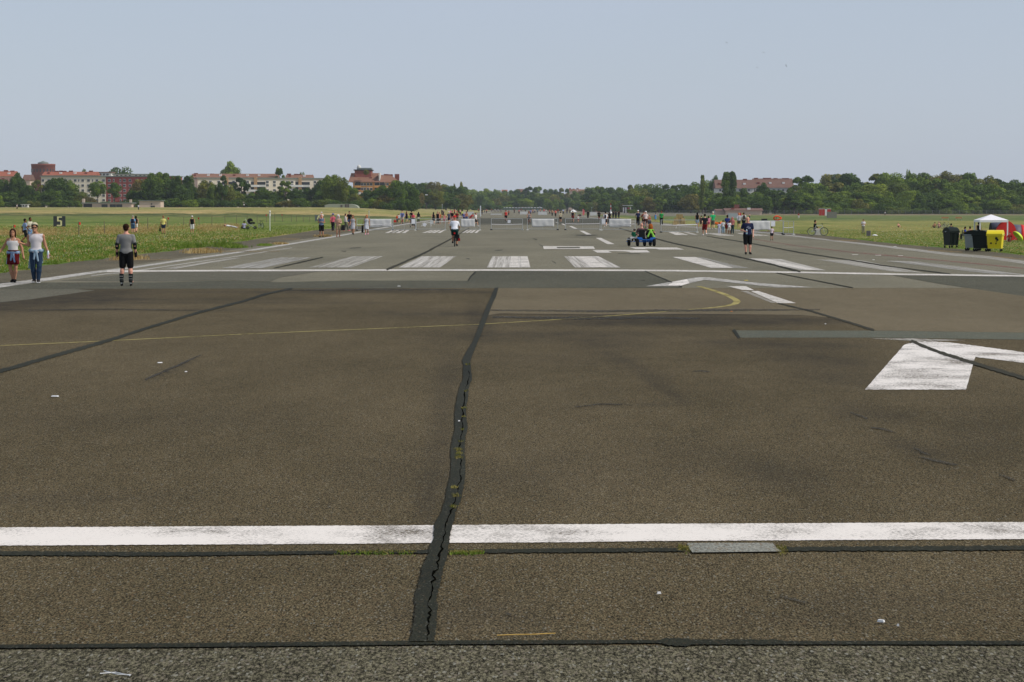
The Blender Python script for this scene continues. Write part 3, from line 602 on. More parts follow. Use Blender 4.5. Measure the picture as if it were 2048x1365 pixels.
for px, top, hw, k in sorted(LT):
    l = ('dark tree from the left in the belt left of the pale apartment block' if px < 90 else
         'dark tree from the left before the cream apartment block near the water tower' if px < 190 else
         'tree from the left in the belt hiding the end of the red block' if px < 345 else
         'tree from the left at the left end of the long cream balcony block' if px < 440 else
         'tree from the left rising before the long cream block with balconies' if px < 630 else
         'tree from the left between the long cream block and the orange house' if px < 706 else
         'tree from the left before the orange house with the red roof')
    tree(px, top, hw, rnd.uniform(985, 1030) if px > 200 else rnd.uniform(1000, 1045), k, nth(l) + ' ' + l, 'tree', GL)
tree(197, 363, 17, 985, 'lone0', 'round-crowned lone tree with bare trunk before the joint of cream and red blocks', 'tree')
tree(231, 366, 13, 992, 'lone1', 'small brownish lone tree with bare trunk before the red apartment block', 'tree')
x = -60
while x < 840:                       # undergrowth closing the foot of the belt
    hw = rnd.uniform(14, 24)
    if not (190 < x < 270): tree(x, rnd.uniform(397, 404) if x > 260 else rnd.uniform(400, 406), hw, rnd.uniform(965, 980), rnd.choice(['bush0', 'bush1']), nth('a') + ' low dark shrub from the left at the foot of the left tree belt', 'shrub', 'shrubs under the left tree belt', 'shrub')
    x += hw * 1.15
for x in (212, 240, 262, 283): tree(x, 403.5, 16, 1000, 'bush0', nth('b') + ' low hedge shrub from the left behind the pinkish shed', 'shrub', 'shrubs behind the shed', 'shrub')
tree(383, 400, 17, 955, 'bush1', 'bright green rounded bush in front of the left tree belt', 'shrub', None, 'shrub')
tree(-6, 392, 14, 960, 'bush1', 'bright green bush at the left edge of the field', 'shrub', None, 'shrub')
tree(463, 325, 21, 1350, 'round2', 'large light green treetop rising behind the red roofs of the long cream block', 'tree')
tree(560, 337, 11, 1250, 'cone0', 'dark pointed treetop rising behind the middle of the long cream block', 'tree')
tree(243, 336, 27, 1450, 'round0', 'wide dark treetop behind the roof of the red apartment block', 'tree')
tree(170, 341, 12, 1350, 'round4', 'olive treetop between the orange roofs behind the cream block', 'tree')
tree(605, 346, 8, 1300, 'round1', 'small treetop peeping over the right part of the long cream block', 'tree')
row([(-420, 358), (-40, 354)], -420, -45, lambda x: 1010, 20, 28, 'dark tree from the left in the belt beyond the left picture edge', GL, 0, 6)
row([(-420, 402), (-40, 402)], -420, -45, lambda x: 970, 16, 26, 'low shrub from the left beyond the left picture edge', 'shrubs beyond the left edge', 0, 4, ['bush0', 'bush1'])
# far centre
MP = [(820, 366), (850, 363), (880, 365), (905, 371), (925, 372), (945, 378), (960, 380), (975, 375), (990, 379), (1005, 381), (1030, 380), (1050, 375), (1075, 373), (1090, 377), (1110, 378), (1130, 377), (1150, 381), (1170, 379), (1190, 373), (1210, 371), (1228, 378), (1245, 374), (1265, 368), (1290, 367), (1320, 369), (1345, 368), (1370, 368), (1395, 365), (1425, 362)]
row(MP, 822, 925, lambda x: 1500, 16, 24, 'tree from the left in the back row just right of the orange house', 'trees right of the orange house', 1)
row(MP, 826, 930, lambda x: 1330, 15, 22, 'tree from the left in the front row just right of the orange house', 'trees right of the orange house', 16, 4)
tree(922, 365, 6, 1600, 'round1', 'slim dark treetop standing above the wood left of the runway end', 'tree')
tree(909, 368, 2.5, 1600, 'cone0', 'tiny spruce tip above the wood left of the runway end', 'tree')
CW = 'trees beyond the far end of the runway'
row(MP, 920, 1180, lambda x: 2250, 11, 18, 'hazy tree from the left in the back row beyond the runway end', CW, 0.5)
row(MP, 925, 1180, lambda x: 2120, 10, 17, 'hazy tree from the left in the middle row beyond the runway end', CW, 9, 4)
row(MP, 925, 1185, lambda x: 2010, 10, 16, 'hazy tree from the left in the front row beyond the runway end', CW, 19, 4, ['round0', 'round2', 'bush0', 'bush1'])
for x, top, hw in ((940, 391, 12), (962, 390, 9)): tree(x, top, hw, 1950, 'round3', 'olive brown tree at the far wood, left of the runway' if x < 950 else 'second olive brown tree at the far wood, left of the runway', 'tree')
RW = 'trees of the wood right of the runway'
row(MP, 1170, 1430, lambda x: 1750 - (x - 1170) * 1.7, 17, 28, 'dark tree from the left, back row between the runway end and poplars', RW, 0.5, 2.5)
row(MP, 1172, 1430, lambda x: 1640 - (x - 1170) * 1.6, 15, 25, 'dark tree from the left, middle row between the runway end and poplars', RW, 11, 5)
row(MP, 1175, 1430, lambda x: 1560 - (x - 1170) * 1.5, 14, 22, 'dark tree from the left, front row between the runway end and poplars', RW, 24, 6)
row([(1170, 405), (1430, 404)], 1165, 1640, lambda x: 1500 - (x - 1170) * 0.85, 11, 18, 'low shrub from the left at the foot of the wood right of the runway', 'shrubs under the right wood', 0, 4, ['bush0', 'bush1'])
RP = [(1430, 372), (1480, 385), (1500, 380), (1510, 368), (1535, 367), (1550, 373), (1575, 366), (1592, 356), (1620, 351), (1650, 351), (1690, 348), (1720, 351), (1765, 346), (1790, 350), (1815, 346), (1850, 347), (1900, 345), (1940, 346), (1965, 351), (1985, 354), (2010, 358), (2030, 363), (2048, 361), (2200, 366)]
RB = 'trees of the dense wood behind the right field'
row([(1430, 383), (1500, 382), (1600, 380)], 1432, 1600, lambda x: 1130, 18, 26, 'tree from the left, back row before the house with brown roofs', 'trees before the brown-roofed house', 0, 6)
row([(1430, 394), (1600, 392)], 1430, 1620, lambda x: 1080, 16, 24, 'tree from the left, front row before the house with brown roofs', 'trees before the brown-roofed house', 0, 6)
tree(1523, 367, 15, 1160, 'round3', 'round dark tree standing before the middle of the brown roofs', 'tree')
tree(1486, 377, 9, 1160, 'round1', 'small dark tree before the white wall under the brown roofs', 'tree')
row(RP, 1585, 2560, lambda x: 1210, 26, 42, 'tree from the left in the topmost row of the dense right wood', RB, 0.5, 2.5)
row(RP, 1590, 2560, lambda x: 1170, 24, 38, 'tree from the left in the middle row of the dense right wood', RB + ', middle', 14, 7)
row(RP, 1590, 2560, lambda x: 1140, 20, 34, 'tree from the left in the front row of the dense right wood', RB + ', front', 32, 9)
row([(1590, 398), (2100, 402)], 1600, 2560, lambda x: 1110, 14, 26, 'low shrub from the left at the foot of the dense right wood', 'shrubs at the foot of the right wood', 0, 9, ['bush0', 'bush1', 'round1'])
tree(1404, 351, 5, 1150, 'poplar0', 'slim dark poplar standing alone left of the pair of poplars', 'tree', None, 'poplar_tree')
tree(1452, 345, 8, 1120, 'poplar0', 'left of the two tall poplars before the brown roofs', 'tree', None, 'poplar_tree')
tree(1463, 344, 8.5, 1120, 'poplar0', 'right of the two tall poplars before the brown roofs', 'tree', None, 'poplar_tree')
tree(1430, 353, 12, 1300, 'round2', 'dark treetop behind the left gable of the brown-roofed house', 'tree')
tree(1815, 341, 6, 1230, 'round1', 'small treetop standing above the dense wood at right', 'tree')
tree(1263, 419, 12, 1200, 'bush0', 'low olive shrub before the striped hut', 'shrub', None, 'shrub')
tree(920, 416, 5, 900, 'bush1', 'small dark green bush beside the far crowd', 'shrub', None, 'shrub')

# ---------------------------------------------------------------- buildings
def wallmat(n, c): return mat(n, c, 0.85, 0.06, 0.3)
CREAM, REDW, PINK, OCHRE, WHITEW = wallmat('cream_render', s2l(214, 204, 186)), wallmat('red_render', s2l(156, 80, 74)), wallmat('pinkish_render', s2l(196, 176, 160)), wallmat('ochre_render', s2l(204, 150, 92)), wallmat('white_render', s2l(205, 205, 200))
TILE = mat('red_roof_tiles', s2l(130, 94, 74), 0.8, 0.3, 0.7); BTILE = mat('brown_roof_tiles', s2l(112, 84, 72), 0.8, 0.25, 0.7); OTILE = mat('orange_roof_tiles', s2l(150, 88, 66), 0.8, 0.2, 0.7)
GLASS = mat('window_glass', (0.03, 0.035, 0.04), 0.25, 0.3, 1.0, spec=0.6); FRAMEW = mat('white_frame', (0.72, 0.72, 0.70), 0.6)
ROOFG = mat('grey_roofing', s2l(120, 128, 122), 0.8); BRICK = mat('tower_brick', s2l(120, 70, 58), 0.9, 0.25, 0.35); DARKM = mat('dark_metal', (0.03, 0.03, 0.03), 0.5)
def W(px, py, Y): p = far(px, py, Y); return p
def facade(parent, pa, pb, rows_, cols, wm, ww=1.3, wh=1.4):
    """windows as parts (pane as sub-part) on the vertical wall running from pa to pb (x, y on the ground)"""
    pa, pb = Vector(pa), Vector(pb); d = (pb - pa); L = d.length; d.normalize(); n = Vector((d.y, -d.x)); rz = math.atan2(d.y, d.x)
    for z in rows_:
        for c in cols:
            t, sw = c if isinstance(c, tuple) else (c, ww)
            p = pa + d * t * L + n * 0.05
            f = MB().box((0, 0, 0), (sw, 0.14, wh)).build('window', wm, parent); f.location = (p.x, p.y, z); f.rotation_euler = (0, 0, rz)
            g = MB()
            if sw > 1:
                for s_ in (-1, 1): g.box((s_ * sw * 0.235, -0.08, 0), (sw * 0.40, 0.05, wh * 0.8))
            else: g.box((0, -0.08, 0), (sw * 0.7, 0.05, wh * 0.8))
            g.build('pane', GLASS, f)
def block(name, label, xa, xb, top, Y0, Y1, depth, wm, rows_, cols, roofm=ROOFG, roofh=0.5, fm=FRAMEW, base=None, ww=1.3, wh=1.4, cat='building'):
    """flat-roofed block: photo columns xa..xb of its front at distances Y0..Y1"""
    A, B = far(xa, top, Y0), far(xb, top, Y1); zt = (A.z + B.z) / 2
    d = Vector((B.x - A.x, B.y - A.y)).normalized(); nb = Vector((-d.y, d.x)) * depth
    root = empty(name, (0, 0, 0), 0, label, cat); z0 = base if base is not None else terr(A.x, A.y) - 1
    P = [(A.x, A.y), (B.x, B.y), (B.x + nb.x, B.y + nb.y), (A.x + nb.x, A.y + nb.y)]
    MB().hexa([(x, y, z0) for x, y in P] + [(x, y, zt) for x, y in P]).build('wall', wm, root)
    e = d * 0.5; nn = nb.normalized() * 0.5
    Q = [(A.x - e.x - nn.x, A.y - e.y - nn.y), (B.x + e.x - nn.x, B.y + e.y - nn.y), (B.x + e.x + nb.x + nn.x, B.y + e.y + nb.y + nn.y), (A.x - e.x + nb.x + nn.x, A.y - e.y + nb.y + nn.y)]
    MB().hexa([(x, y, zt + 0.003) for x, y in Q] + [(x, y, zt + roofh) for x, y in Q]).build('roof', roofm, root)
    facade(root, (A.x, A.y), (B.x, B.y), [far(0, r_, (Y0 + Y1) / 2).z for r_ in rows_], cols, fm, ww, wh)
    return root, A, B, zt
r5 = [361.5, 371.5, 381.5, 391.5, 401]
block('apartment_block', 'cream five-storey block with flat grey roof, joined to the red block', 82, 211.5, 354, 1085, 1085, 12, CREAM, r5, [0.03, 0.12, 0.2, 0.3, 0.38, (0.45, 0.7), 0.53, (0.585, 0.7), 0.645, 0.735, (0.8, 0.7), 0.865, 0.965])
block('apartment_block', 'red five-storey block with white window frames, joined to the cream block', 211.7, 350, 354.2, 1085, 1080, 12, REDW, r5, [0.05, (0.115, 0.7), (0.21, 0.7), 0.27, 0.35, 0.45, (0.52, .7), 0.6, 0.7, (0.77, 0.7), 0.85, 0.95])
rt, A, B, zt = block('apartment_block', 'long cream block with stacked ochre balconies and flat roof', 395, 650, 358, 1085, 1100, 12, CREAM, [364.5, 371, 381, 391], [0.04, 0.1, 0.165, 0.28, 0.335, 0.39, 0.6 - .055, 0.6, 0.66, 0.7, 0.74, 0.92, 0.965])
for t0 in (0.2, 0.425, 0.775):
    for r_ in (368.5, 378, 388):
        for k, dt in enumerate((0, 0.055)):
            p = A.lerp(B, t0 + dt); z = far(0, r_, 1090).z
            f = MB().box((0, 0, 0), (7.0 / 1.0 * 0.4 * 2.2, 1.3, 1.0)).build('balcony', FRAMEW if k == 0 else WHITEW, rt); f.location = (p.x, p.y - 0.7, z - 0.9)
            g = MB().box((0, 0, 0), (6.0, 0.12, 1.4)).build('window', GLASS, rt); g.location = (p.x, p.y - 0.09, z + 0.35)
    p = A.lerp(B, t0 + 0.028); MB().box((p.x, p.y - 0.5, 11.5), (1.5, 1.1, 11)).build('balcony_panel', wallmat('tan_render', s2l(178, 146, 110)), rt)
def gable(name, label, xa, xb, eave, ridge, Y, depth, wm, rm, rows_=(), cols=(), hip=0.0, chim=(), ww=1.2, base=-1, slope_front=None):
    A, B = far(xa, eave, Y), far(xb, eave, Y); zr = far(0, ridge, Y + depth / 2).z; ze = A.z
    root = empty(name, (0, 0, 0), 0, label, 'building')
    MB().hexa([(A.x, Y, base), (B.x, Y, base), (B.x, Y + depth, base), (A.x, Y + depth, base), (A.x, Y, ze), (B.x, Y, ze), (B.x, Y + depth, ze), (A.x, Y + depth, ze)]).build('wall', wm, root)
    o = 0.6; xa_, xb_ = A.x - o, B.x + o; h = hip; ym = Y + depth / 2
    v = [(xa_, Y - o, ze), (xb_, Y - o, ze), (xb_, Y + depth + o, ze), (xa_, Y + depth + o, ze), (xa_ + h, ym, zr), (xb_ - h, ym, zr)]
    rf = mesh_obj('roof', [(x, y, z + 0.01) for x, y, z in v], [(0, 1, 5, 4), (2, 3, 4, 5), (3, 0, 4), (1, 2, 5), (0, 3, 2, 1)], rm, root)
    for i in range(int((xb_ - xa_ - 2 * h) / 7)):
        xx = xa_ + h + 3 + i * 7 + rnd.uniform(-1, 1); zz = ze + (zr - ze) * 0.45; yy_ = Y + (ym - Y) * 0.45
        MB().box((xx, yy_, zz + 0.35), (1.3, 1.6, 0.9)).build('dormer', FRAMEW if i % 3 else BRICK, rf)
    for px, py in chim:
        c = far(px, py, ym); MB().box((c.x, ym, c.z - 1.4), (2.2, 1.2, 3.0)).build('chimney', BRICK, rf)
    if rows_: facade(root, (A.x, Y), (B.x, Y), [far(0, r_, Y).z for r_ in rows_], cols, FRAMEW, ww)
    return root, A, B
gable('house', 'long building with an orange tiled roof at the left edge of the photograph', -20, 27, 353, 343, 1250, 14, PINK, OTILE, chim=[(-5, 341), (12, 341), (25, 342)])
gable('house', 'small house with brown red roof in front of the orange-roofed one', -8, 25, 364, 355, 1180, 12, PINK, BTILE, [369, 377], [0.85, 0.93])
gable('house', 'dark brown gabled house just left of the water tower', 46, 60, 361, 350, 1300, 12, PINK, BTILE)
gable('house', 'long orange tiled roof behind the cream five-storey block', 86, 190, 351, 344, 1250, 14, PINK, OTILE, chim=[(113, 342.5), (122, 342), (129, 342.5), (142, 342), (182, 342)])
block('apartment_block', 'pale roof-storey behind the joint of the cream and red blocks', 187, 222, 346, 1300, 1300, 12, WHITEW, [349.5], [0.2, 0.4, 0.6, 0.8], BTILE)
block('apartment_block', 'pale terrace storey behind the red five-storey block', 226, 310, 350, 1260, 1260, 12, WHITEW, [352.5], [0.1, 0.2, 0.3, 0.4, 0.55, 0.65, 0.75, 0.85], ROOFG)
gable('house', 'long red tiled roof behind the left part of the long cream block', 383, 552, 355.5, 348, 1250, 14, PINK, TILE, chim=[(392, 347), (424, 348), (447, 349), (475, 348), (517, 349), (530, 350)])
gable('house', 'red tiled roof behind the right part of the long cream block', 572, 622, 356.5, 350, 1250, 14, PINK, TILE, chim=[(578, 348), (592, 348.5), (598, 349)])
# water tower
c = far(87.5, 415, 1600); t = empty('water_tower', (c.x, 1600, 0), 0, 'round dark red brick water tower with a low conical cap', 'water tower')
ht = far(0, 328.5, 1600).z; r_ = 23.5 / F * 1600
MB().lathe([(r_ * 1.0, 0), (r_ * 0.985, ht * 0.8), (r_, ht * 0.82), (r_ * 1.0, ht - 1.2), (r_ * 1.02, ht - 1.1), (r_ * 1.02, ht)], seg=40).build('brick_drum', BRICK, t, True)
MB().lathe([(r_ * 0.45, ht + 0.003), (r_ * 0.45, ht + 1.0), (0.2, ht + 2.2)], seg=24).build('cap', ROOFG, t)
for k in range(9): a = R(200 + k * 17); w_ = MB().box((0, 0, 0), (0.9, 0.3, 2.2)).build('window', GLASS, t); w_.location = (r_ * math.cos(a), r_ * math.sin(a), ht * 0.86); w_.rotation_euler = (0, 0, a + math.pi / 2)
# orange house with the big red roof
rt, A, B = gable('house', 'large ochre apartment house with steep red tiled roofs and a roof tower', 706, 797, 365, 350.5, 1080, 22, OCHRE, TILE, [369, 378.5, 388], [0.06, 0.2, 0.26, 0.33, 0.4, 0.5, 0.56, 0.62, 0.69, 0.76, 0.86], 5, [(772, 349), (781, 349.5), (794, 349)])
c = far(705, 415, 1090); tw = MB(); a, b_ = far(709, 350, 1085), far(742, 350, 1085)
MB().hexa([(a.x, 1086, 8), (b_.x, 1086, 8), (b_.x, 1098, 8), (a.x, 1098, 8), (a.x, 1086, far(0, 341.5, 1086).z), (b_.x, 1086, far(0, 341.5, 1086).z), (b_.x, 1098, far(0, 341.5, 1086).z), (a.x, 1098, far(0, 341.5, 1086).z)]).build('roof_tower', mat('tower_cladding', s2l(140, 82, 70), 0.9), rt)
zt = far(0, 341.5, 1086).z; MB().box(((a.x + b_.x) / 2, 1092, zt + 0.25), (b_.x - a.x + 1, 13, 0.5)).build('tower_roof', DARKM, rt)
MB().box(((a.x + b_.x) / 2 + 1, 1092, zt + 0.9), (b_.x - a.x - 2, 9, 0.8)).build('roof_terrace', ROOFG, rt)
MB().lathe([(1.0, 0), (1.0, 1.4), (0.7, 2.0), (0.15, 2.3)], (a.x + 1.8, 1090, zt + 0.5), 16).build('dome', WHITEW, rt, True)
a, b_ = far(698, 365, 1084), far(758, 340, 1084); z1, z2 = far(0, 364.5, 1082).z, far(0, 346.5, 1090).z
mesh_obj('steep_roof', [(a.x, 1079, z1), (far(745, 0, 1079).x, 1079, z1), (far(758, 0, 1092).x, 1092, z2), (far(701, 0, 1092).x, 1092, z2), (a.x, 1104, z1), (far(745, 0, 1104).x, 1104, z1)], [(0, 1, 2, 3), (3, 2, 5, 4), (0, 3, 4), (1, 5, 2)], TILE, rt)
p = far(757, 357, 1079); MB().box((p.x + 0.3, 1085, p.z + 0.7), (0.5, 8, 3.8)).build('fire_wall', WHITEW, rt)
for x0, x1 in ((711, 721), (749, 758), (759.5, 768)):
    for r_ in (370.5, 379.5):
        a, b_ = far(x0, r_, 1079), far(x1, r_, 1079)
        g = MB().box(((a.x + b_.x) / 2, 1079.85, a.z + 0.55), (b_.x - a.x, 0.1, 1.5)).build('window', GLASS, rt); MB().box(((a.x + b_.x) / 2, 1079.2, a.z - 0.75), (b_.x - a.x + 0.2, 1.4, 1.0)).build('balcony', OCHRE, rt)
a = far(711, 386, 1078); MB().box((a.x + 1.2, 1078.6, a.z), (2.6, 0.2, 1.6)).build('awning', FRAMEW, rt)
tree(733, 340, 5.5, 1079, 'round1', 'small green roof tree on the terrace of the ochre house', 'tree', None, 'roof_tree').location.z = far(0, 352, 1079).z
bpy.data.objects['roof_tree'].scale.z = 0.30
# right: long house with brown roofs
gable('house', 'long white house with brown tiled roofs behind the two poplars', 1433, 1508, 377, 360, 1230, 16, WHITEW, BTILE, [381, 388], [0.1, 0.3, 0.5, 0.62, 0.74, 0.86], 0, [(1490, 358.5), (1470, 360)])
gable('house', 'white house with lighter brown roof, right-hand end of the terrace behind the wood', 1510, 1586, 376, 357.5, 1232, 16, WHITEW, BTILE, [381, 388], [0.1, 0.3, 0.5, 0.62, 0.74, 0.86], 0, [(1512, 356.5), (1530, 356.5), (1538, 356.5), (1551, 357), (1568, 357), (1574, 357)])
gable('house', 'low clubhouse with a flat red tiled roof and brick chimney before the right wood', 1452, 1524, 421.5, 417, 1000, 12, PINK, BTILE, base=-1, chim=[(1473.5, 410)])
gable('house', 'small hut with a slanting red roof left of the low clubhouse', 1433, 1457, 421.5, 418.5, 1005, 8, PINK, BTILE, base=-1)
gable('house', 'tiny red roof over the far trees left of the runway axis', 1004, 1014, 383, 380, 2500, 14, PINK, OTILE)
gable('house', 'tiny pale building over the far trees right of the runway axis', 1035, 1046, 383, 378.5, 2500, 14, OCHRE, BTILE)
gable('house', 'tiny red and brown roofs over the far trees right of the runway', 1138, 1168, 383, 379, 2400, 14, PINK, TILE, chim=[(1140, 377), (1147, 378), (1155, 377)])
# sheds along the left field edge
rt, A, B, zt = block('shed', 'long low pinkish shed with a flat grey roof', 165, 263, 407.5, 940, 940, 9, PINK, [412], [0.45, 0.62, 0.75], ROOFG, 0.4, DARKM, None, 2.5, 1.2, 'shed')
MB().box((A.x + 2.2, A.y - 0.06, zt - 1.1), (3.6, 0.1, 1.9)).build('gate', DARKM, rt)
MB().box((A.x + 0.3, A.y + 1, zt + 1.2), (1.0, 1, 1.6)).build('chimney', PINK, rt); MB().box((B.x - 0.5, A.y + 1, zt + 1.0), (0.9, 1, 1.4)).build('chimney', PINK, rt)
rt, A, B, zt = block('shed', 'square pinkish hut with small dark openings', 278.5, 321, 402.5, 945, 945, 9, PINK, [408.5], [0.58], ROOFG, 0.25, DARKM, None, 0.6, 0.5, 'shed')
MB().box(((A.x + B.x) / 2 + 1.2, A.y - 0.06, zt - 2.3), (1.8, 0.1, 0.7)).build('hatch', DARKM, rt)
rt, A, B, zt = block('caravan', 'small white caravan parked at the left edge of the field', 43.5, 55.5, 409.5, 930, 930, 2.2, FRAMEW, [411.5], [0.25, 0.75], FRAMEW, 0.12, DARKM, None, 0.45, 0.5, 'caravan')
for s_ in (0.3, 0.7): MB().lathe([(0.3, 0), (0.3, 0.2)], seg=12).build('wheel', DARKM, rt).location = (A.x + (B.x - A.x) * s_, A.y - 0.1, terr(A.x, A.y) + 0.3)
# grey shelter
a, b_ = far(654, 424, 950), far(716, 424, 950); zb = terr(a.x, 950) - 0.5
zs = 3.75 - zb
pr = [(a.x - 1, zb), (a.x - 1, zb + zs * 0.75), (a.x + 1, zb + zs), (b_.x - 4.5, zb + zs)] + [(b_.x - 4.5 + 4.5 * math.sin(R(k)), zb + zs * math.cos(R(k)) ** 0.8) for k in range(12, 90, 13)] + [(b_.x, zb)]
rt = empty('shelter', (0, 0, 0), 0, 'low grey-green shelter with a rounded end below the ochre house', 'shelter')
MB().prism(pr, 950, 962).build('shell', mat('grey_green_metal', s2l(146, 150, 132), 0.7, 0.1, 0.5), rt)
for x0, x1, h in ((681, 685, 1.0), (690, 693.5, 1.3), (694.8, 698, 1.3)): p, q_ = far(x0, 420, 950), far(x1, 420, 950); MB().box(((p.x + q_.x) / 2, 949.95, zb + 0.5 + h / 2), (q_.x - p.x, 0.1, h)).build('door', mat('brown_door', s2l(88, 78, 76)), rt)
row([(820, 404), (1000, 410)], 822, 1010, lambda x: 1290 + (x - 820) * 3.4, 10, 16, 'low shrub from the left on the bank right of the orange house', 'shrubs on the far bank', 0, 3, ['bush0', 'bush1'])
row([(1430, 414), (2100, 416)], 1560, 2190, lambda x: 1095, 12, 22, 'very low shrub from the left along the fence of the right wood', 'shrubs along the right fence', 0, 4, ['bush0', 'bush1'])
# distant small things right
rt = empty('toilet_cabins', (0, 0, 0), 0, 'red and white site cabins standing before the right wood', 'cabin')
for i, (x0, x1) in enumerate(((1638, 1643), (1644, 1649), (1654, 1661))):
    p, q_ = far(x0, 433, 900), far(x1, 433, 900); z0 = terr(p.x, 900); MB().box(((p.x + q_.x) / 2, 900, z0 + 1.3), (q_.x - p.x, 1.2, 2.5)).build('cabin', mat('cabin_red', s2l(178, 52, 42), 0.5), rt)
    MB().box(((p.x + q_.x) / 2, 900, z0 + 2.63), (q_.x - p.x + 0.15, 1.3, 0.15)).build('cabin_roof', FRAMEW, rt)
p = far(1651.5, 433, 900); MB().box((p.x, 900, terr(p.x, 900) + 1.3), (0.75, 1.2, 2.6)).build('white_cabin', FRAMEW, rt)
p = far(1663.5, 434, 700); MB().box((p.x, 700, terr(p.x, 700) + 0.95), (2.9, 1.5, 1.9)).build('bx', mat('grey_board', s2l(122, 120, 108)))
o = bpy.data.objects['bx']; o.name = 'board_wall'; tag(o, 'weathered grey boarded box in front of the red and white cabins', 'box')
def low_fence(name, label, x0, x1, Y, h, post, m, grp=None, zoff=0):
    a, b_ = (x0 - 1024) / F * Y, (x1 - 1024) / F * Y; root = empty(name, (a, Y, terr(a, Y)), 0, label, 'fence', grp); n = max(2, int((b_ - a) / post))
    pm = MB(); rm = MB()
    for i in range(n + 1):
        x = a + (b_ - a) * i / n; z = terr(x, Y) - terr(a, Y); pm.tube([(x - a, 0, z - 0.2), (x - a, 0, z + h)], 0.05, 4)
    for k in (0.3, 0.6, 0.98): rm.tube([(a + (b_ - a) * i / 24 - a, 0, terr(a + (b_ - a) * i / 24, Y) - terr(a, Y) + h * k) for i in range(25)], 0.02, 3)
    for i in range(int((b_ - a) / 0.35)): x = i * 0.35; rm.tube([(x, 0.01, terr(x + a, Y) - terr(a, Y) + 0.1), (x, 0.01, terr(x + a, Y) - terr(a, Y) + h * 0.98)], 0.012, 3, caps=False)
    p = pm.build('posts', m, root); rm.build('wire_mesh', m, root); return root
FG = mat('grey_fence_steel', s2l(128, 132, 128), 0.6)
low_fence('mesh_fence', 'long pale mesh fence along the foot of the dense right wood', 1540, 2120, 1010, 2.0, 3.0, FG)
low_fence('mesh_fence', 'pale mesh fence before the wood right of the runway', 1330, 1538, 1020, 1.8, 3.0, FG)
# striped hut and red-white mast
rt = empty('striped_hut', (0, 0, 0), 0, 'small hut of red, white and dark panels before the wood', 'hut')
for i, c_ in enumerate(((200, 200, 198), (60, 60, 70), (200, 200, 198), (52, 54, 66), (150, 60, 56), (120, 60, 50), (196, 196, 190), (60, 60, 66))):
    p = far(1247 + i * 2.3, 420, 1300); MB().box((p.x, 1300, terr(p.x, 1300) + 1.6), (0.65, 2, 3.2)).build('panel', cm(*c_), rt)
p = far(1255, 413, 1300); MB().box((p.x, 1300, p.z + 0.4), (5.8, 2.4, 0.2)).build('roof', FRAMEW, rt)
p = far(1221.5, 421, 1250); rt = empty('striped_mast', (p.x, 1250, terr(p.x, 1250)), 0, 'red and white banded mast on a pale base right of the runway end', 'mast')
for i in range(4): MB().lathe([(0.28 - 0.05 * i, 0), (0.23 - 0.05 * i, 1.2)], (0, 0, 0.9 + i * 1.2), 8).build('band', cm(200, 60, 50) if i % 2 else cm(225, 225, 222), rt)
MB().lathe([(0.9, 0), (0.5, 0.9)], seg=8).build('base', FRAMEW, rt)
# ---------------------------------------------------------------- air
hz = MB().box((0, 1300, 37.5), (9000, 3900, 81)).build('haze', None)
m = bpy.data.materials.new('haze_air'); m.use_nodes = True; nt = m.node_tree; nt.nodes.remove(nt.nodes['Principled BSDF'])
pv = nt.nodes.new('ShaderNodeVolumePrincipled'); pv.inputs['Color'].default_value = (0.80, 0.88, 1.0, 1); pv.inputs['Density'].default_value = 0.00006; pv.inputs['Anisotropy'].default_value = 0.0
nt.links.new(pv.outputs[0], nt.nodes['Material Output'].inputs['Volume']); hz.data.materials.append(m); tag(hz, kind='stuff')
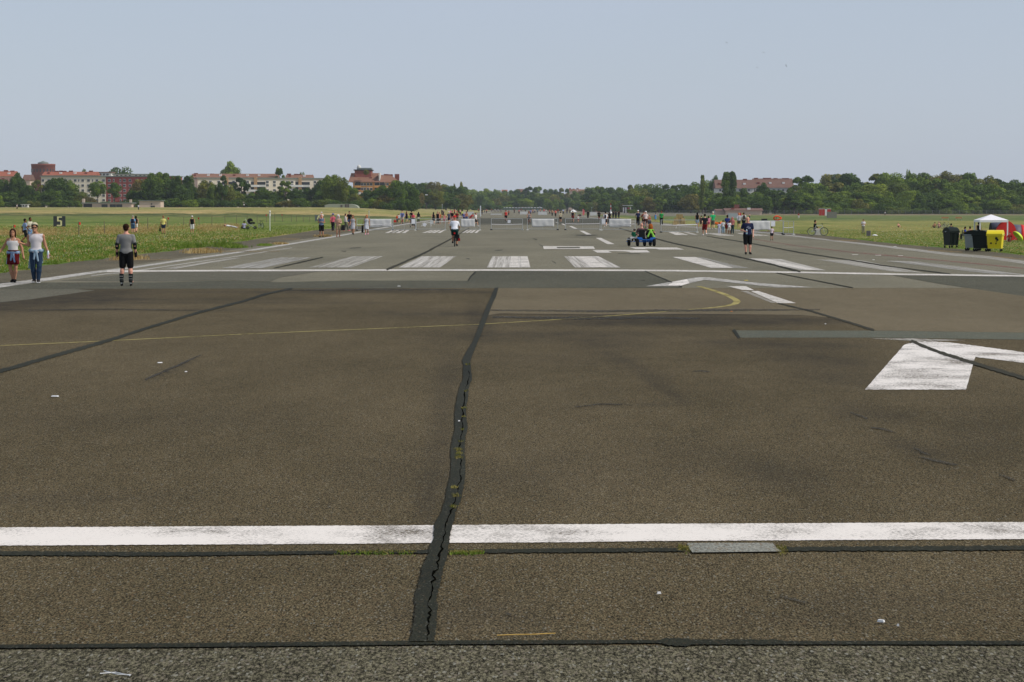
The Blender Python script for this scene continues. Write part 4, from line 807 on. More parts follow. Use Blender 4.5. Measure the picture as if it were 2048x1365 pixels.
# ---------------------------------------------------------------- bodies: a smooth distance field, turned into one surface
def rc(P, a, b, ra, rb, k=(1, 1, 1)):
    k = np.array(k, dtype=np.float32); a = np.array(a, np.float32) * k; b = np.array(b, np.float32) * k
    q = P * k - a; ab = b - a; t = np.clip((q @ ab) / max(float(ab @ ab), 1e-9), 0, 1)
    return (np.linalg.norm(q - t[..., None] * ab, axis=-1) - (ra + (rb - ra) * t)) / float(max(k.min(), 0.5) if k.max() > 1 else 1)
def smin(a, b, k):
    h = np.clip(0.5 + 0.5 * (b - a) / k, 0, 1); return b + (a - b) * h - k * h * (1 - h)
def surf(prims, vox, blend=0.03, cuts=(), subs=()):
    """prims: (a, b, ra, rb[, squash[, blend]]); cuts: (point, normal) half spaces to keep; subs: prims to carve away"""
    pts = np.array([p[i] for p in prims for i in (0, 1)]); rr = max(max(p[2], p[3]) for p in prims)
    lo = np.min([np.minimum(p[0], p[1]) - max(p[2], p[3]) for p in prims], 0) - 2 * vox; hi = np.max([np.maximum(p[0], p[1]) + max(p[2], p[3]) for p in prims], 0) + 2 * vox
    n = np.ceil((hi - lo) / vox).astype(int) + 1
    ax = [lo[i] + vox * np.arange(n[i]) for i in range(3)]
    D = np.full(tuple(n), 9.0, np.float32)
    for p in prims:
        a, b, ra, rb = p[:4]; k = p[4] if len(p) > 4 and p[4] else (1, 1, 1); bl = p[5] if len(p) > 5 else blend
        m_ = max(ra, rb) + bl + 2 * vox
        i0 = np.maximum(0, np.floor((np.minimum(a, b) - m_ - lo) / vox)).astype(int); i1 = np.minimum(n, np.ceil((np.maximum(a, b) + m_ - lo) / vox).astype(int) + 1)
        sl_ = tuple(slice(i0[i], i1[i]) for i in range(3))
        g = np.stack(np.meshgrid(*[ax[i][sl_[i]] for i in range(3)], indexing='ij'), -1).astype(np.float32)
        D[sl_] = smin(D[sl_], rc(g, a, b, ra, rb, k), bl)
    if cuts or subs:
        g = np.stack(np.meshgrid(*ax, indexing='ij'), -1)
        for c, nn in cuts: D = np.maximum(D, (g - np.array(c)) @ np.array(nn))
        for p in subs: D = np.maximum(D, -rc(g, *p[:4], p[4] if len(p) > 4 else (1, 1, 1)))
    # naive surface nets
    s = D < 0; X, Y, Z = n
    acc = np.zeros((X - 1, Y - 1, Z - 1, 3)); cnt = np.zeros((X - 1, Y - 1, Z - 1))
    cor = [(i, j, k) for i in (0, 1) for j in (0, 1) for k in (0, 1)]
    def sub(A, c): return A[c[0]:X - 1 + c[0], c[1]:Y - 1 + c[1], c[2]:Z - 1 + c[2]]
    for c in cor:
        for d in range(3):
            if c[d]: continue
            e = list(c); e[d] = 1; A, B = sub(D, c), sub(D, e); m_ = (A < 0) != (B < 0); t = np.where(m_, A / np.where(m_, A - B, 1), 0)
            off = np.array(c, float); acc += np.where(m_[..., None], off, 0); acc[..., d] += np.where(m_, t, 0); cnt += m_
    act = cnt > 0; ids = -np.ones(act.shape, int); ids[act] = np.arange(act.sum())
    ci = np.argwhere(act); V = lo + vox * (ci + acc[act] / cnt[act][:, None]); Fc = []
    for d in range(3):
        u, v = (d + 1) % 3, (d + 2) % 3
        A = s[tuple(slice(0, n[i] - 1) if i == d else slice(1, n[i] - 1) for i in range(3))]
        B = s[tuple(slice(1, n[i]) if i == d else slice(1, n[i] - 1) for i in range(3))]
        for flip, m_ in ((0, A & ~B), (1, ~A & B)):
            q = np.argwhere(m_)
            if not len(q): continue
            base = q.copy(); base[:, u] += 1; base[:, v] += 1
            def idx(du, dv):
                w_ = base.copy(); w_[:, u] -= du; w_[:, v] -= dv; return ids[w_[:, 0], w_[:, 1], w_[:, 2]]
            f = np.stack([idx(1, 1), idx(0, 1), idx(0, 0), idx(1, 0)], 1); Fc.append(f[:, ::-1] if flip else f)
    F_ = np.concatenate(Fc); return V, F_
def skin_mesh(name, prims, vox, blend=0.03, cuts=(), subs=(), m=None):
    V, Fc = surf(prims, vox, blend, cuts, subs)
    me = bpy.data.meshes.new(name); me.vertices.add(len(V)); me.vertices.foreach_set('co', V.astype(np.float32).ravel())
    me.loops.add(len(Fc) * 4); me.loops.foreach_set('vertex_index', Fc.astype(np.int32).ravel())
    me.polygons.add(len(Fc)); me.polygons.foreach_set('loop_start', np.arange(0, len(Fc) * 4, 4, dtype=np.int32)); me.update(calc_edges=True)
    me.polygons.foreach_set('use_smooth', np.ones(len(Fc), bool))
    if m: me.materials.append(m)
    return me
V3 = lambda *a: np.array(a, float)
def pose(hipz=0.92, lean=0.0, head=(0, 0, 0), L=None, Rr=None, aL=None, aR=None, sh=0.185, twist=0.0):
    """joints of a 1.75 m figure facing -Y; legs and arms as (mid joint, end joint)"""
    J = {'pel': V3(0, 0, hipz)}
    J['chest'] = V3(0, -lean * 0.42, hipz + 0.40 * math.cos(lean)); J['neck'] = V3(0, -lean * 0.56, hipz + 0.56 * math.cos(lean) + 0.005)
    J['head'] = J['neck'] + V3(head[0], -0.02 - lean * 0.08 + head[1], 0.165 + head[2])
    for s_, leg, arm, n in ((1, L, aL, 'L'), (-1, Rr, aR, 'R')):
        J['hip' + n] = V3(0.09 * s_, 0, hipz - 0.03); kn, an = leg or ((0.10 * s_, -0.01, 0.50), (0.11 * s_, 0.02, 0.09)); J['kn' + n], J['an' + n] = V3(*kn), V3(*an)
        J['sh' + n] = J['neck'] + V3(sh * s_, 0.0, -0.085); el, wr = arm or ((0.24 * s_, 0.03, hipz + 0.20), (0.26 * s_, -0.04, hipz - 0.04)); J['el' + n], J['wr' + n] = V3(*el), V3(*wr)
        f = J['an' + n] - J['kn' + n]; f /= np.linalg.norm(f); toe = V3(0.02 * s_, -0.17, -0.055)
        if f[1] > 0.35: toe = V3(0, -0.13, -0.11)
        J['toe' + n] = J['an' + n] + toe
    return J
POSES = {
    'stand': pose(),
    'walk': pose(0.905, 0.03, L=((0.10, -0.20, 0.50), (0.10, -0.27, 0.10)), Rr=((-0.09, -0.04, 0.48), (-0.09, 0.27, 0.17)), aL=((0.23, 0.14, 1.13), (0.24, 0.10, 0.88)), aR=((-0.23, -0.06, 1.12), (-0.24, -0.24, 0.92))),
    'step': pose(0.905, 0.03, L=((0.09, -0.05, 0.48), (0.09, 0.24, 0.16)), Rr=((-0.10, -0.16, 0.49), (-0.10, -0.20, 0.10)), aL=((0.24, -0.04, 1.12), (0.27, -0.18, 0.92)), aR=((-0.24, 0.12, 1.13), (-0.25, 0.10, 0.88))),
    'hold': pose(0.92, 0.02, head=(0, -0.03, -0.01), aL=((0.25, 0.03, 1.12), (0.10, -0.22, 1.16)), aR=((-0.25, 0.03, 1.12), (-0.10, -0.22, 1.16))),
    'reach': pose(0.92, 0.02, aL=((0.36, -0.02, 1.28), (0.58, -0.06, 1.12)), aR=((-0.24, 0.03, 1.12), (-0.26, -0.04, 0.88))),
    'ride': pose(1.0, 0.35, head=(0, 0.02, 0.01), L=((0.11, -0.34, 0.74), (0.12, -0.22, 0.32)), Rr=((-0.11, -0.27, 0.56), (-0.12, -0.20, 0.16)), aL=((0.27, -0.36, 1.18), (0.24, -0.55, 1.02)), aR=((-0.27, -0.36, 1.18), (-0.24, -0.55, 1.02))),
    'sit': pose(0.14, -0.15, L=((0.13, -0.36, 0.42), (0.14, -0.62, 0.07)), Rr=((-0.13, -0.34, 0.44), (-0.14, -0.55, 0.07)), aL=((0.26, 0.05, 0.42), (0.20, -0.22, 0.40)), aR=((-0.26, 0.05, 0.42), (-0.20, -0.22, 0.40))),
    'seat': pose(0.50, 0.05, L=((0.12, -0.42, 0.52), (0.13, -0.46, 0.10)), Rr=((-0.12, -0.42, 0.52), (-0.13, -0.42, 0.10)), aL=((0.24, 0.0, 0.78), (0.16, -0.24, 0.68)), aR=((-0.24, 0.0, 0.78), (-0.16, -0.24, 0.68))),
    'bend': pose(0.90, 0.75, head=(0, -0.04, -0.06), L=((0.11, -0.10, 0.48), (0.11, 0.02, 0.09)), aL=((0.2, -0.45, 1.0), (0.14, -0.5, 0.75)), aR=((-0.2, -0.45, 1.0), (-0.14, -0.5, 0.75))),
    'lie': None}
def body_prims(J, hands=False, fat=1.0, hair=False):
    p = [(J['head'] + V3(0, 0.015, 0.025), J['head'] + V3(0, -0.02, -0.055), 0.092, 0.068, (1.12, 1, 1)), (J['neck'] + V3(0, 0.01, -0.03), J['head'] + V3(0, 0.01, -0.06), 0.056, 0.052),
         (J['head'] + V3(0, -0.095, -0.005), J['head'] + V3(0, -0.112, -0.03), 0.010, 0.015, None, 0.012), (J['head'] + V3(0, -0.075, -0.09), J['head'] + V3(0, -0.07, -0.095), 0.03, 0.03, None, 0.02)]
    for s_ in (-1, 1): p.append((J['head'] + V3(0.083 * s_, 0.01, 0.01), J['head'] + V3(0.083 * s_, 0.012, -0.03), 0.016, 0.012, None, 0.006))
    sq = (1, 1.45, 1)
    p += [(J['chest'] + V3(-0.07, 0, 0), J['chest'] + V3(0.07, 0, 0), 0.125 * fat, 0.125 * fat, sq), (J['chest'], J['pel'] + V3(0, 0, 0.06), 0.145 * fat, 0.125 * fat, sq), (J['pel'] + V3(-0.05, 0, 0), J['pel'] + V3(0.05, 0, 0), 0.125 * fat, 0.125 * fat, (1, 1.25, 1)),
          (J['shL'], J['shR'], 0.054, 0.054), (J['neck'] + V3(0, 0.01, -0.01), J['shL'], 0.048, 0.044), (J['neck'] + V3(0, 0.01, -0.01), J['shR'], 0.048, 0.044), (J['chest'] + V3(0, 0, 0.06), J['neck'] + V3(0, 0.01, 0), 0.10, 0.055, (1, 1.2, 1))]
    for n in 'LR':
        s_ = 1 if n == 'L' else -1
        p += [(J['sh' + n], J['el' + n], 0.054, 0.042), (J['el' + n], J['wr' + n], 0.042, 0.028), (J['hip' + n], J['kn' + n], 0.092 * fat, 0.060), (J['kn' + n], J['kn' + n] * 0.65 + J['an' + n] * 0.35, 0.056, 0.060), (J['kn' + n] * 0.65 + J['an' + n] * 0.35, J['an' + n], 0.060, 0.038),
              (J['an' + n] + V3(0, 0.03, -0.04), J['toe' + n], 0.038, 0.032)]
        d = J['wr' + n] - J['el' + n]; d /= np.linalg.norm(d); sd_ = np.cross(d, V3(s_, 0, 0.001)); sd_ /= np.linalg.norm(sd_); nn = np.cross(d, sd_)
        w_ = J['wr' + n]
        if hands:   # palm, four fingers, thumb
            p.append((w_ + d * 0.02, w_ + d * 0.075, 0.028, 0.036, None, 0.015))
            for i, (o, l) in enumerate(((-0.030, 0.070), (-0.010, 0.080), (0.010, 0.076), (0.028, 0.058))):
                a = w_ + d * 0.085 + sd_ * o; b = a + d * l * 0.5 + nn * -0.008 * s_; c = b + d * l * 0.42 - nn * 0.026 * s_
                p += [(a, b, 0.0105, 0.0095, None, 0.005), (b, c, 0.0095, 0.008, None, 0.004)]
            a = w_ + d * 0.035 - sd_ * 0.030; b = a + d * 0.035 - sd_ * 0.025; p += [(a, b, 0.013, 0.011, None, 0.008), (b, b + d * 0.03 - sd_ * 0.004, 0.011, 0.009, None, 0.004)]
        else: p += [(w_ + d * 0.02, w_ + d * 0.10, 0.030, 0.034), (w_ + d * 0.10, w_ + d * 0.16 - nn * 0.02 * s_, 0.030, 0.016)]
    return p
def lerp(a, b, t): return a * (1 - t) + b * t
def garment(J, kind, fat=1.0):
    """clothing prims and cuts from the skeleton"""
    e = 0.016; sq = (1, 1.40, 1); up = J['neck'] - J['pel']; up /= np.linalg.norm(up)
    tor = [(J['chest'] + V3(-0.07, 0, 0), J['chest'] + V3(0.07, 0, 0), 0.128 * fat + e, 0.128 * fat + e, sq), (J['chest'], J['pel'] + up * 0.02, 0.145 * fat + e, 0.135 * fat + e, sq), (J['pel'] + V3(-0.04, 0, 0) + up * 0.02, J['pel'] + V3(0.04, 0, 0) + up * 0.02, 0.135 * fat + e, 0.135 * fat + e, (1, 1.2, 1))]
    if kind in ('shirt', 'tank', 'long', 'camisole'):
        p = list(tor); neck_cut = (J['neck'] + up * (-0.015 if kind != 'camisole' else -0.06), up)
        if kind != 'camisole': p += [(J['shL'] * 0.93 + J['shR'] * 0.07, J['shR'] * 0.93 + J['shL'] * 0.07, 0.064, 0.064), (lerp(J['neck'], J['shL'], 0.2), lerp(J['neck'], J['shL'], 0.8), 0.062, 0.060), (lerp(J['neck'], J['shR'], 0.2), lerp(J['neck'], J['shR'], 0.8), 0.062, 0.060)]; p.append((J['chest'] + up * 0.06, J['neck'], 0.115, 0.06 + e * 0.5, (1, 1.2, 1)))
        if kind in ('shirt', 'long'):
            for n in 'LR':
                p.append((J['sh' + n], lerp(J['sh' + n], J['el' + n], 0.62 if kind == 'shirt' else 1), 0.066, 0.064 if kind == 'shirt' else 0.052))
                if kind == 'long': p.append((J['el' + n], lerp(J['el' + n], J['wr' + n], 0.92), 0.054, 0.042))
        cuts = [neck_cut, (J['pel'] + up * (-0.03 if kind != 'camisole' else 0.08), -up)]
        if kind == 'camisole': cuts[0] = (J['chest'] + up * 0.065, up)
        return p, cuts, 0.03
    p = [(J['pel'] + V3(-0.05, 0, 0), J['pel'] + V3(0.05, 0, 0), 0.130 * fat + e, 0.130 * fat + e, (1, 1.2, 1)), (J['pel'] + up * 0.08, J['pel'], 0.125 * fat + e, 0.135 * fat + e, (1, 1.3, 1))]
    cuts = [(J['pel'] + up * 0.09, up)]
    if kind in ('shorts', 'long_shorts', 'trousers', 'jeans'):
        for n in 'LR':
            if kind in ('shorts', 'long_shorts'): t = 0.62 if kind == 'shorts' else 0.92; p.append((J['hip' + n], lerp(J['hip' + n], J['kn' + n], t), 0.100 * fat + e, 0.082 + e))
            else: w_ = 0.012 if kind == 'jeans' else 0.024; p += [(J['hip' + n], J['kn' + n], 0.095 * fat + w_, 0.062 + w_), (J['kn' + n], lerp(J['kn' + n], J['an' + n], 0.35), 0.060 + w_, 0.064 + w_), (lerp(J['kn' + n], J['an' + n], 0.35), lerp(J['kn' + n], J['an' + n], 0.93), 0.063 + w_, 0.045 + w_)]
        return p, cuts, 0.02
    if kind in ('skirt', 'dress', 'long_dress'):
        m_ = lerp((J['knL'] + J['knR']) / 2, J['pel'], {'skirt': 0.32, 'dress': 0.1, 'long_dress': -0.6}[kind])
        p.append((J['pel'], m_, 0.15 * fat, 0.20, (1, 1.15, 1)))
        for n in 'LR': p.append((J['hip' + n], lerp(J['pel'], J['kn' + n], 0.65), 0.105, 0.12))
        if kind != 'skirt': p += tor + [(J['chest'] + up * 0.05, J['neck'] - up * 0.06, 0.115, 0.07, (1, 1.2, 1)), (J['shL'] * 0.8 + J['shR'] * 0.2, J['shR'] * 0.8 + J['shL'] * 0.2, 0.058, 0.058)]; cuts = [(J['neck'] - up * 0.04, up)]
        cuts.append((m_ - V3(0, 0, 0.03), V3(0, 0, -1)))
        return p, cuts, 0.05
def hair_prims(J, kind):
    h = J['head']; back = V3(0, 0.03, 0.035)
    if kind in ('short', 'bald'): return [(h + back, h + V3(0, 0.045, -0.02), 0.102, 0.080, (1.08, 1, 1))], [(h + V3(0, -0.045, 0.045), V3(0, -0.72, -0.35)), (h + V3(0, 0.0, -0.075), V3(0, 0, -1))]
    if kind == 'long': return [(h + back, h + V3(0, 0.05, -0.05), 0.106, 0.09, (1.05, 1, 1)), (h + V3(0, 0.065, -0.05), h + V3(0, 0.085, -0.26), 0.08, 0.05, (0.8, 1.2, 1)), (h + V3(0.075, 0.01, 0), h + V3(0.08, 0.02, -0.16), 0.032, 0.024), (h + V3(-0.075, 0.01, 0), h + V3(-0.08, 0.02, -0.16), 0.032, 0.024)], [(h + V3(0, -0.05, 0.045), V3(0, -0.75, -0.3))]
    if kind == 'big': return [(h + back, h + V3(0, 0.06, -0.06), 0.125, 0.125, (1.0, 1, 1)), (h + V3(0, 0.07, -0.05), h + V3(0, 0.10, -0.30), 0.13, 0.11, (0.9, 1.2, 1))], [(h + V3(0, -0.05, 0.045), V3(0, -0.75, -0.3))]
    if kind == 'bun': return [(h + back, h + V3(0, 0.05, -0.04), 0.104, 0.088, (1.05, 1, 1)), (h + V3(0, 0.125, 0.05), h + V3(0, 0.13, 0.04), 0.045, 0.045)], [(h + V3(0, -0.05, 0.045), V3(0, -0.75, -0.3))]
    if kind == 'cap': return [(h + V3(0, 0.01, 0.05), h + V3(0, 0.02, 0.03), 0.104, 0.102, (1.05, 1, 1)), (h + V3(0, -0.10, 0.052), h + V3(0, -0.16, 0.045), 0.055, 0.05, (1, 1, 3.5))], [(h + V3(0, 0, 0.035), V3(0, 0, -1))]
    if kind == 'helmet': return [(h + V3(0, -0.02, 0.055), h + V3(0, 0.05, 0.045), 0.118, 0.112, (1.05, 1, 1))], [(h + V3(0, 0, 0.03), V3(0, 0.15, -1))]
    if kind == 'scarf': return [(h + back, h + V3(0, 0.03, -0.05), 0.112, 0.10, (1.02, 1, 1)), (h + V3(0, 0.06, -0.1), h + V3(0, 0.08, -0.25), 0.09, 0.10, (0.9, 1.2, 1)), (h + V3(0.08, -0.02, -0.05), h + V3(0.10, -0.03, -0.26), 0.04, 0.035), (h + V3(-0.08, -0.02, -0.05), h + V3(-0.10, -0.03, -0.26), 0.04, 0.035)], [(h + V3(0, -0.06, 0.02), V3(0, -1, -0.2))]
    if kind == 'hat': return [(h + V3(0, 0.01, 0.07), h + V3(0, 0.02, 0.04), 0.100, 0.104), (h + V3(-0.001, 0, 0.055), h + V3(0.001, 0, 0.055), 0.165, 0.165, (1, 1, 6))], [(h + V3(0, 0, 0.035), V3(0, 0, -1))]
CACHE = {}
def figmesh(pn, what, kind, fat=1.0, vox=0.022, J=None):
    key = (pn, what, kind, fat, vox)
    if key in CACHE: return CACHE[key]
    J = J or POSES[pn]
    if what == 'body': me = skin_mesh('body_' + pn, body_prims(J, vox < 0.012, fat), vox)
    elif what == 'hair': p, c = hair_prims(J, kind); me = skin_mesh('hair_' + kind, p, min(vox, 0.014), 0.03, c)
    elif what == 'shoe': n = kind; me = skin_mesh('shoe_' + n, [(J['an' + n] + V3(0, 0.035, -0.035), J['toe' + n] + V3(0, -0.01, 0.0), 0.050, 0.042), (J['an' + n] + V3(0, 0.01, -0.02), J['an' + n], 0.05, 0.046)], min(vox, 0.014), 0.02, [(J['toe' + n] + V3(0, 0, -0.034), V3(0, 0, -1))] if J['toe' + n][2] < 0.06 else ())
    else: p, c, bl = garment(J, kind, fat); me = skin_mesh(kind + '_' + pn, p, vox, bl, c)
    me.materials.append(None); CACHE[key] = me; return me
SKIN = {'light': (222, 172, 142), 'tan': (186, 138, 110), 'brown': (128, 84, 60), 'pink': (226, 168, 146)}
TOPN = {'shirt': 'shirt', 'tank': 'tank_top', 'long': 'long_sleeved_shirt', 'camisole': 'camisole'}
def put(o, c):
    o.material_slots[0].link = 'OBJECT'; o.material_slots[0].material = cm(*c) if isinstance(c, tuple) else c
def person(px, py, label, P='stand', hgt=1.75, rz=0.0, skin='light', top=None, bot=None, hair=None, shoes=None, fat=1.0, group=None, vox=0.022, J=None, loc=None, cat='person', name='person'):
    """a figure standing on the terrain at a pixel of the photograph; rz 0 faces the camera, 180 walks away"""
    p = loc or at(px, py)
    if P == 'lie': P_ = 'stand'
    else: P_ = P
    b = bpy.data.objects.new(name, figmesh(P_, 'body', '', fat, vox, J)); col.objects.link(b); put(b, SKIN[skin])
    s_ = hgt / 1.75; b.scale = (s_, s_, s_); b.location = (p.x, p.y, p.z + 0.01); b.rotation_euler = (0, 0, R(rz)); tag(b, label, cat, group)
    if P == 'lie': b.rotation_euler = (R(-80), 0, R(rz)); b.location.z += 0.16
    def kid(nm, me, c): o = bpy.data.objects.new(nm, me); col.objects.link(o); o.parent = b; put(o, c); return o
    if hair and hair[0] != 'none': kid('hair' if hair[0] in ('short', 'long', 'bun', 'bald', 'big') else hair[0], figmesh(P_, 'hair', hair[0], 1, vox, J), hair[1])
    if bot and not (top and top[0] in ('dress', 'long_dress')): kid(bot[0], figmesh(P_, 'bot', bot[0], fat, vox, J), bot[1])
    if top: kid(TOPN.get(top[0], top[0]), figmesh(P_, 'top', top[0], fat, vox, J), top[1])
    if shoes:
        for n in 'LR': kid('shoe', figmesh(P_, 'shoe', n, 1, vox, J), shoes)
    return b
BLK, DKG, NAVY, WHT, GRY, KHA, RED_, PNK, BLU = (26, 27, 28), (52, 54, 56), (36, 42, 72), (226, 224, 222), (128, 130, 132), (150, 140, 112), (166, 40, 40), (222, 140, 142), (70, 96, 160)
BRH, BLH, BLO = (64, 42, 28), (26, 20, 17), (176, 128, 76)
RUB = mat('rubber_black', (0.012, 0.012, 0.012), 0.8, 0.2, 20, spec=0.08); STEEL = mat('galvanised_steel', (0.42, 0.44, 0.44), 0.45, 0.15, 8, metal=0.4); PLW = mat('white_plastic', (0.74, 0.74, 0.73), 0.45, 0.05); BLKP = mat('black_plastic', (0.010, 0.012, 0.011), 0.6, 0.2, 3, spec=0.15)

# --------------------------------------------------------- the three nearest figures and the man with the bottle
VN = 0.0085
Jw = pose(0.905, 0.0, head=(0.0, -0.01, 0.0), L=((0.085, -0.06, 0.49), (0.045, -0.02, 0.09)), Rr=((-0.085, -0.05, 0.49), (-0.02, 0.02, 0.10)), aL=((0.28, 0.05, 1.12), (0.335, -0.05, 0.88)), aR=((-0.33, 0.06, 1.14), (-0.49, -0.02, 0.93)), sh=0.165)
b = person(27, 566, 'woman in white camisole and dark red skirt, pale blue jacket tied round her waist', 'near_woman', 1.66, 4, 'tan', ('camisole', WHT), ('skirt', (92, 22, 26)), ('long', (58, 34, 22)), BLK, 1.0, vox=VN, J=Jw)
for s_ in (-1, 1): MB().tube([(0.075 * s_, -0.115, 1.38), (0.082 * s_, -0.08, 1.435), (0.078 * s_, 0.0, 1.46), (0.07 * s_, 0.085, 1.37)], 0.008, 6).build('strap', cm(*WHT), b)
DEN = cm(142, 166, 196)
def tied_jacket(b, m_, zw, side=-1, drop=0.55, vox=0.012):
    pr = [(V3(-0.13, -0.08, zw), V3(0.13, -0.08, zw), 0.045, 0.045, None, 0.03), (V3(-0.16, 0.0, zw), V3(-0.13, -0.08, zw), 0.045, 0.045), (V3(0.16, 0.0, zw), V3(0.13, -0.08, zw), 0.045, 0.045), (V3(-0.16, 0.05, zw), V3(0.16, 0.05, zw), 0.07, 0.07),
          (V3(-0.12, 0.11, zw), V3(-0.17, 0.16, zw - drop * 0.9), 0.05, 0.04, (1, 2, 1)), (V3(0.12, 0.11, zw), V3(0.14, 0.15, zw - drop * 0.6), 0.05, 0.04, (1, 2, 1)), (V3(0, 0.14, zw), V3(0, 0.17, zw - drop * 0.55), 0.09, 0.08, (1, 3, 1)),
          (V3(0.165, 0.05, zw), V3(0.185, 0.07, zw - drop * 0.5), 0.035, 0.022, (1.8, 1, 1)), (V3(-0.165, 0.05, zw), V3(-0.225, 0.08, zw - drop * 0.85), 0.04, 0.035, (1.8, 1, 1)),
          (V3(0, -0.165, zw - 0.01), V3(0.01, -0.165, zw - 0.03), 0.045, 0.04), (V3(-0.02, -0.17, zw - 0.03), V3(-0.05, -0.18, zw - 0.24), 0.036, 0.03), (V3(0.02, -0.17, zw - 0.03), V3(0.07, -0.18, zw - 0.30), 0.036, 0.028)]
    o = bpy.data.objects.new('tied_jacket', skin_mesh('tied_jacket', pr, vox, 0.03, m=m_)); col.objects.link(o); o.parent = b; return o
def face(b, J, c=(70, 44, 36)):
    h = J['head']
    for s_ in (-1, 1):
        MB().lathe([(0.001, -0.008), (0.012, -0.004), (0.013, 0.003), (0.001, 0.008)], (h[0] + 0.033 * s_, h[1] - 0.094, h[2] + 0.006), 8, 1.2, 0.5).build('eye', cm(*c), b)
        MB().tube([(h[0] + 0.018 * s_, h[1] - 0.100, h[2] + 0.028), (h[0] + 0.05 * s_, h[1] - 0.090, h[2] + 0.027)], 0.004, 5).build('eyebrow', cm(*c), b)
    MB().tube([(h[0] - 0.024, h[1] - 0.090, h[2] - 0.062), (h[0], h[1] - 0.098, h[2] - 0.064), (h[0] + 0.024, h[1] - 0.090, h[2] - 0.062)], [0.004, 0.008, 0.004], 6).build('mouth', cm(168, 84, 78), b)
face(b, Jw)
tied_jacket(b, DEN, 0.98, drop=0.42)
MB().tube([(0.0, -0.155, 1.045), (0.12, -0.12, 1.045), (0.165, 0, 1.045), (0.12, 0.12, 1.045), (0, 0.14, 1.045), (-0.12, 0.12, 1.045), (-0.165, 0, 1.045), (-0.12, -0.12, 1.045)], 0.02, 8, True).build('waistband', cm(92, 22, 26), b)
Jm = pose(0.92, 0.0, head=(-0.035, -0.01, -0.005), L=((0.095, -0.07, 0.50), (0.06, -0.05, 0.09)), Rr=((-0.09, -0.04, 0.50), (-0.07, 0.05, 0.10)), aL=((0.26, 0.03, 1.16), (0.355, -0.05, 0.93)), aR=((-0.225, 0.05, 1.13), (-0.40, -0.02, 1.18)), sh=0.20)
b = person(73, 567, 'young man in white sleeveless shirt, blue jeans and beige cap, shirt tied round his waist', 'near_man', 1.81, 6, 'tan', ('tank', (218, 212, 214)), ('jeans', (46, 64, 86)), ('short', BLH), (52, 48, 46), 1.0, vox=VN, J=Jm)
h = Jm['head']; o = bpy.data.objects.new('cap', skin_mesh('cap', [(h + V3(0.0, 0.03, 0.07), h + V3(0.0, 0.05, 0.05), 0.104, 0.104)], 0.01, 0.02, [(h + V3(0, 0, 0.085), V3(0, -0.35, -1))], m=cm(196, 186, 158))); col.objects.link(o); o.parent = b
g = MB()
for s_ in (-1, 1): g.box((h[0] + 0.034 * s_, h[1] - 0.094, h[2] + 0.01), (0.052, 0.012, 0.034)); g.tube([(h[0] + 0.062 * s_, h[1] - 0.088, h[2] + 0.016), (h[0] + 0.084 * s_, h[1] + 0.01, h[2] + 0.014)], 0.004, 5)
g.box((h[0], h[1] - 0.096, h[2] + 0.017), (0.02, 0.008, 0.007)).build('sunglasses', BLKP, b)
tied_jacket(b, cm(142, 166, 184), 0.965, drop=0.60)
for n in 'LR': a = Jm['toe' + n]; MB().box((a[0], a[1] + 0.03, 0.025 + (a[2] - 0.035)), (0.085, 0.20, 0.022)).build('shoe_sole', PLW, b)
mw = Matrix.Translation(b.location) @ Matrix.Rotation(R(6), 4, 'Z') @ Matrix.Scale(1.81 / 1.75, 4)
hp = mw @ Vector(tuple(Jm['wrL'] + V3(0.02, -0.01, -0.09)))
t = empty('water_bottle', (hp.x - 0.01, hp.y - 0.03, hp.z - 0.11), 0, 'clear water bottle with a pink label in the young man\'s hand', 'bottle')
MB().lathe([(0.03, 0), (0.036, 0.01), (0.036, 0.17), (0.03, 0.21), (0.014, 0.24)], seg=14).build('bottle_body', mat('clear_plastic', (0.6, 0.68, 0.72), 0.15, 0.05, spec=0.6), t, True); MB().lathe([(0.0375, 0.03), (0.0375, 0.11)], seg=14).build('label_band', cm(224, 190, 202), t); MB().lathe([(0.016, 0.24), (0.016, 0.262)], seg=10).build('cap', PLW, t)
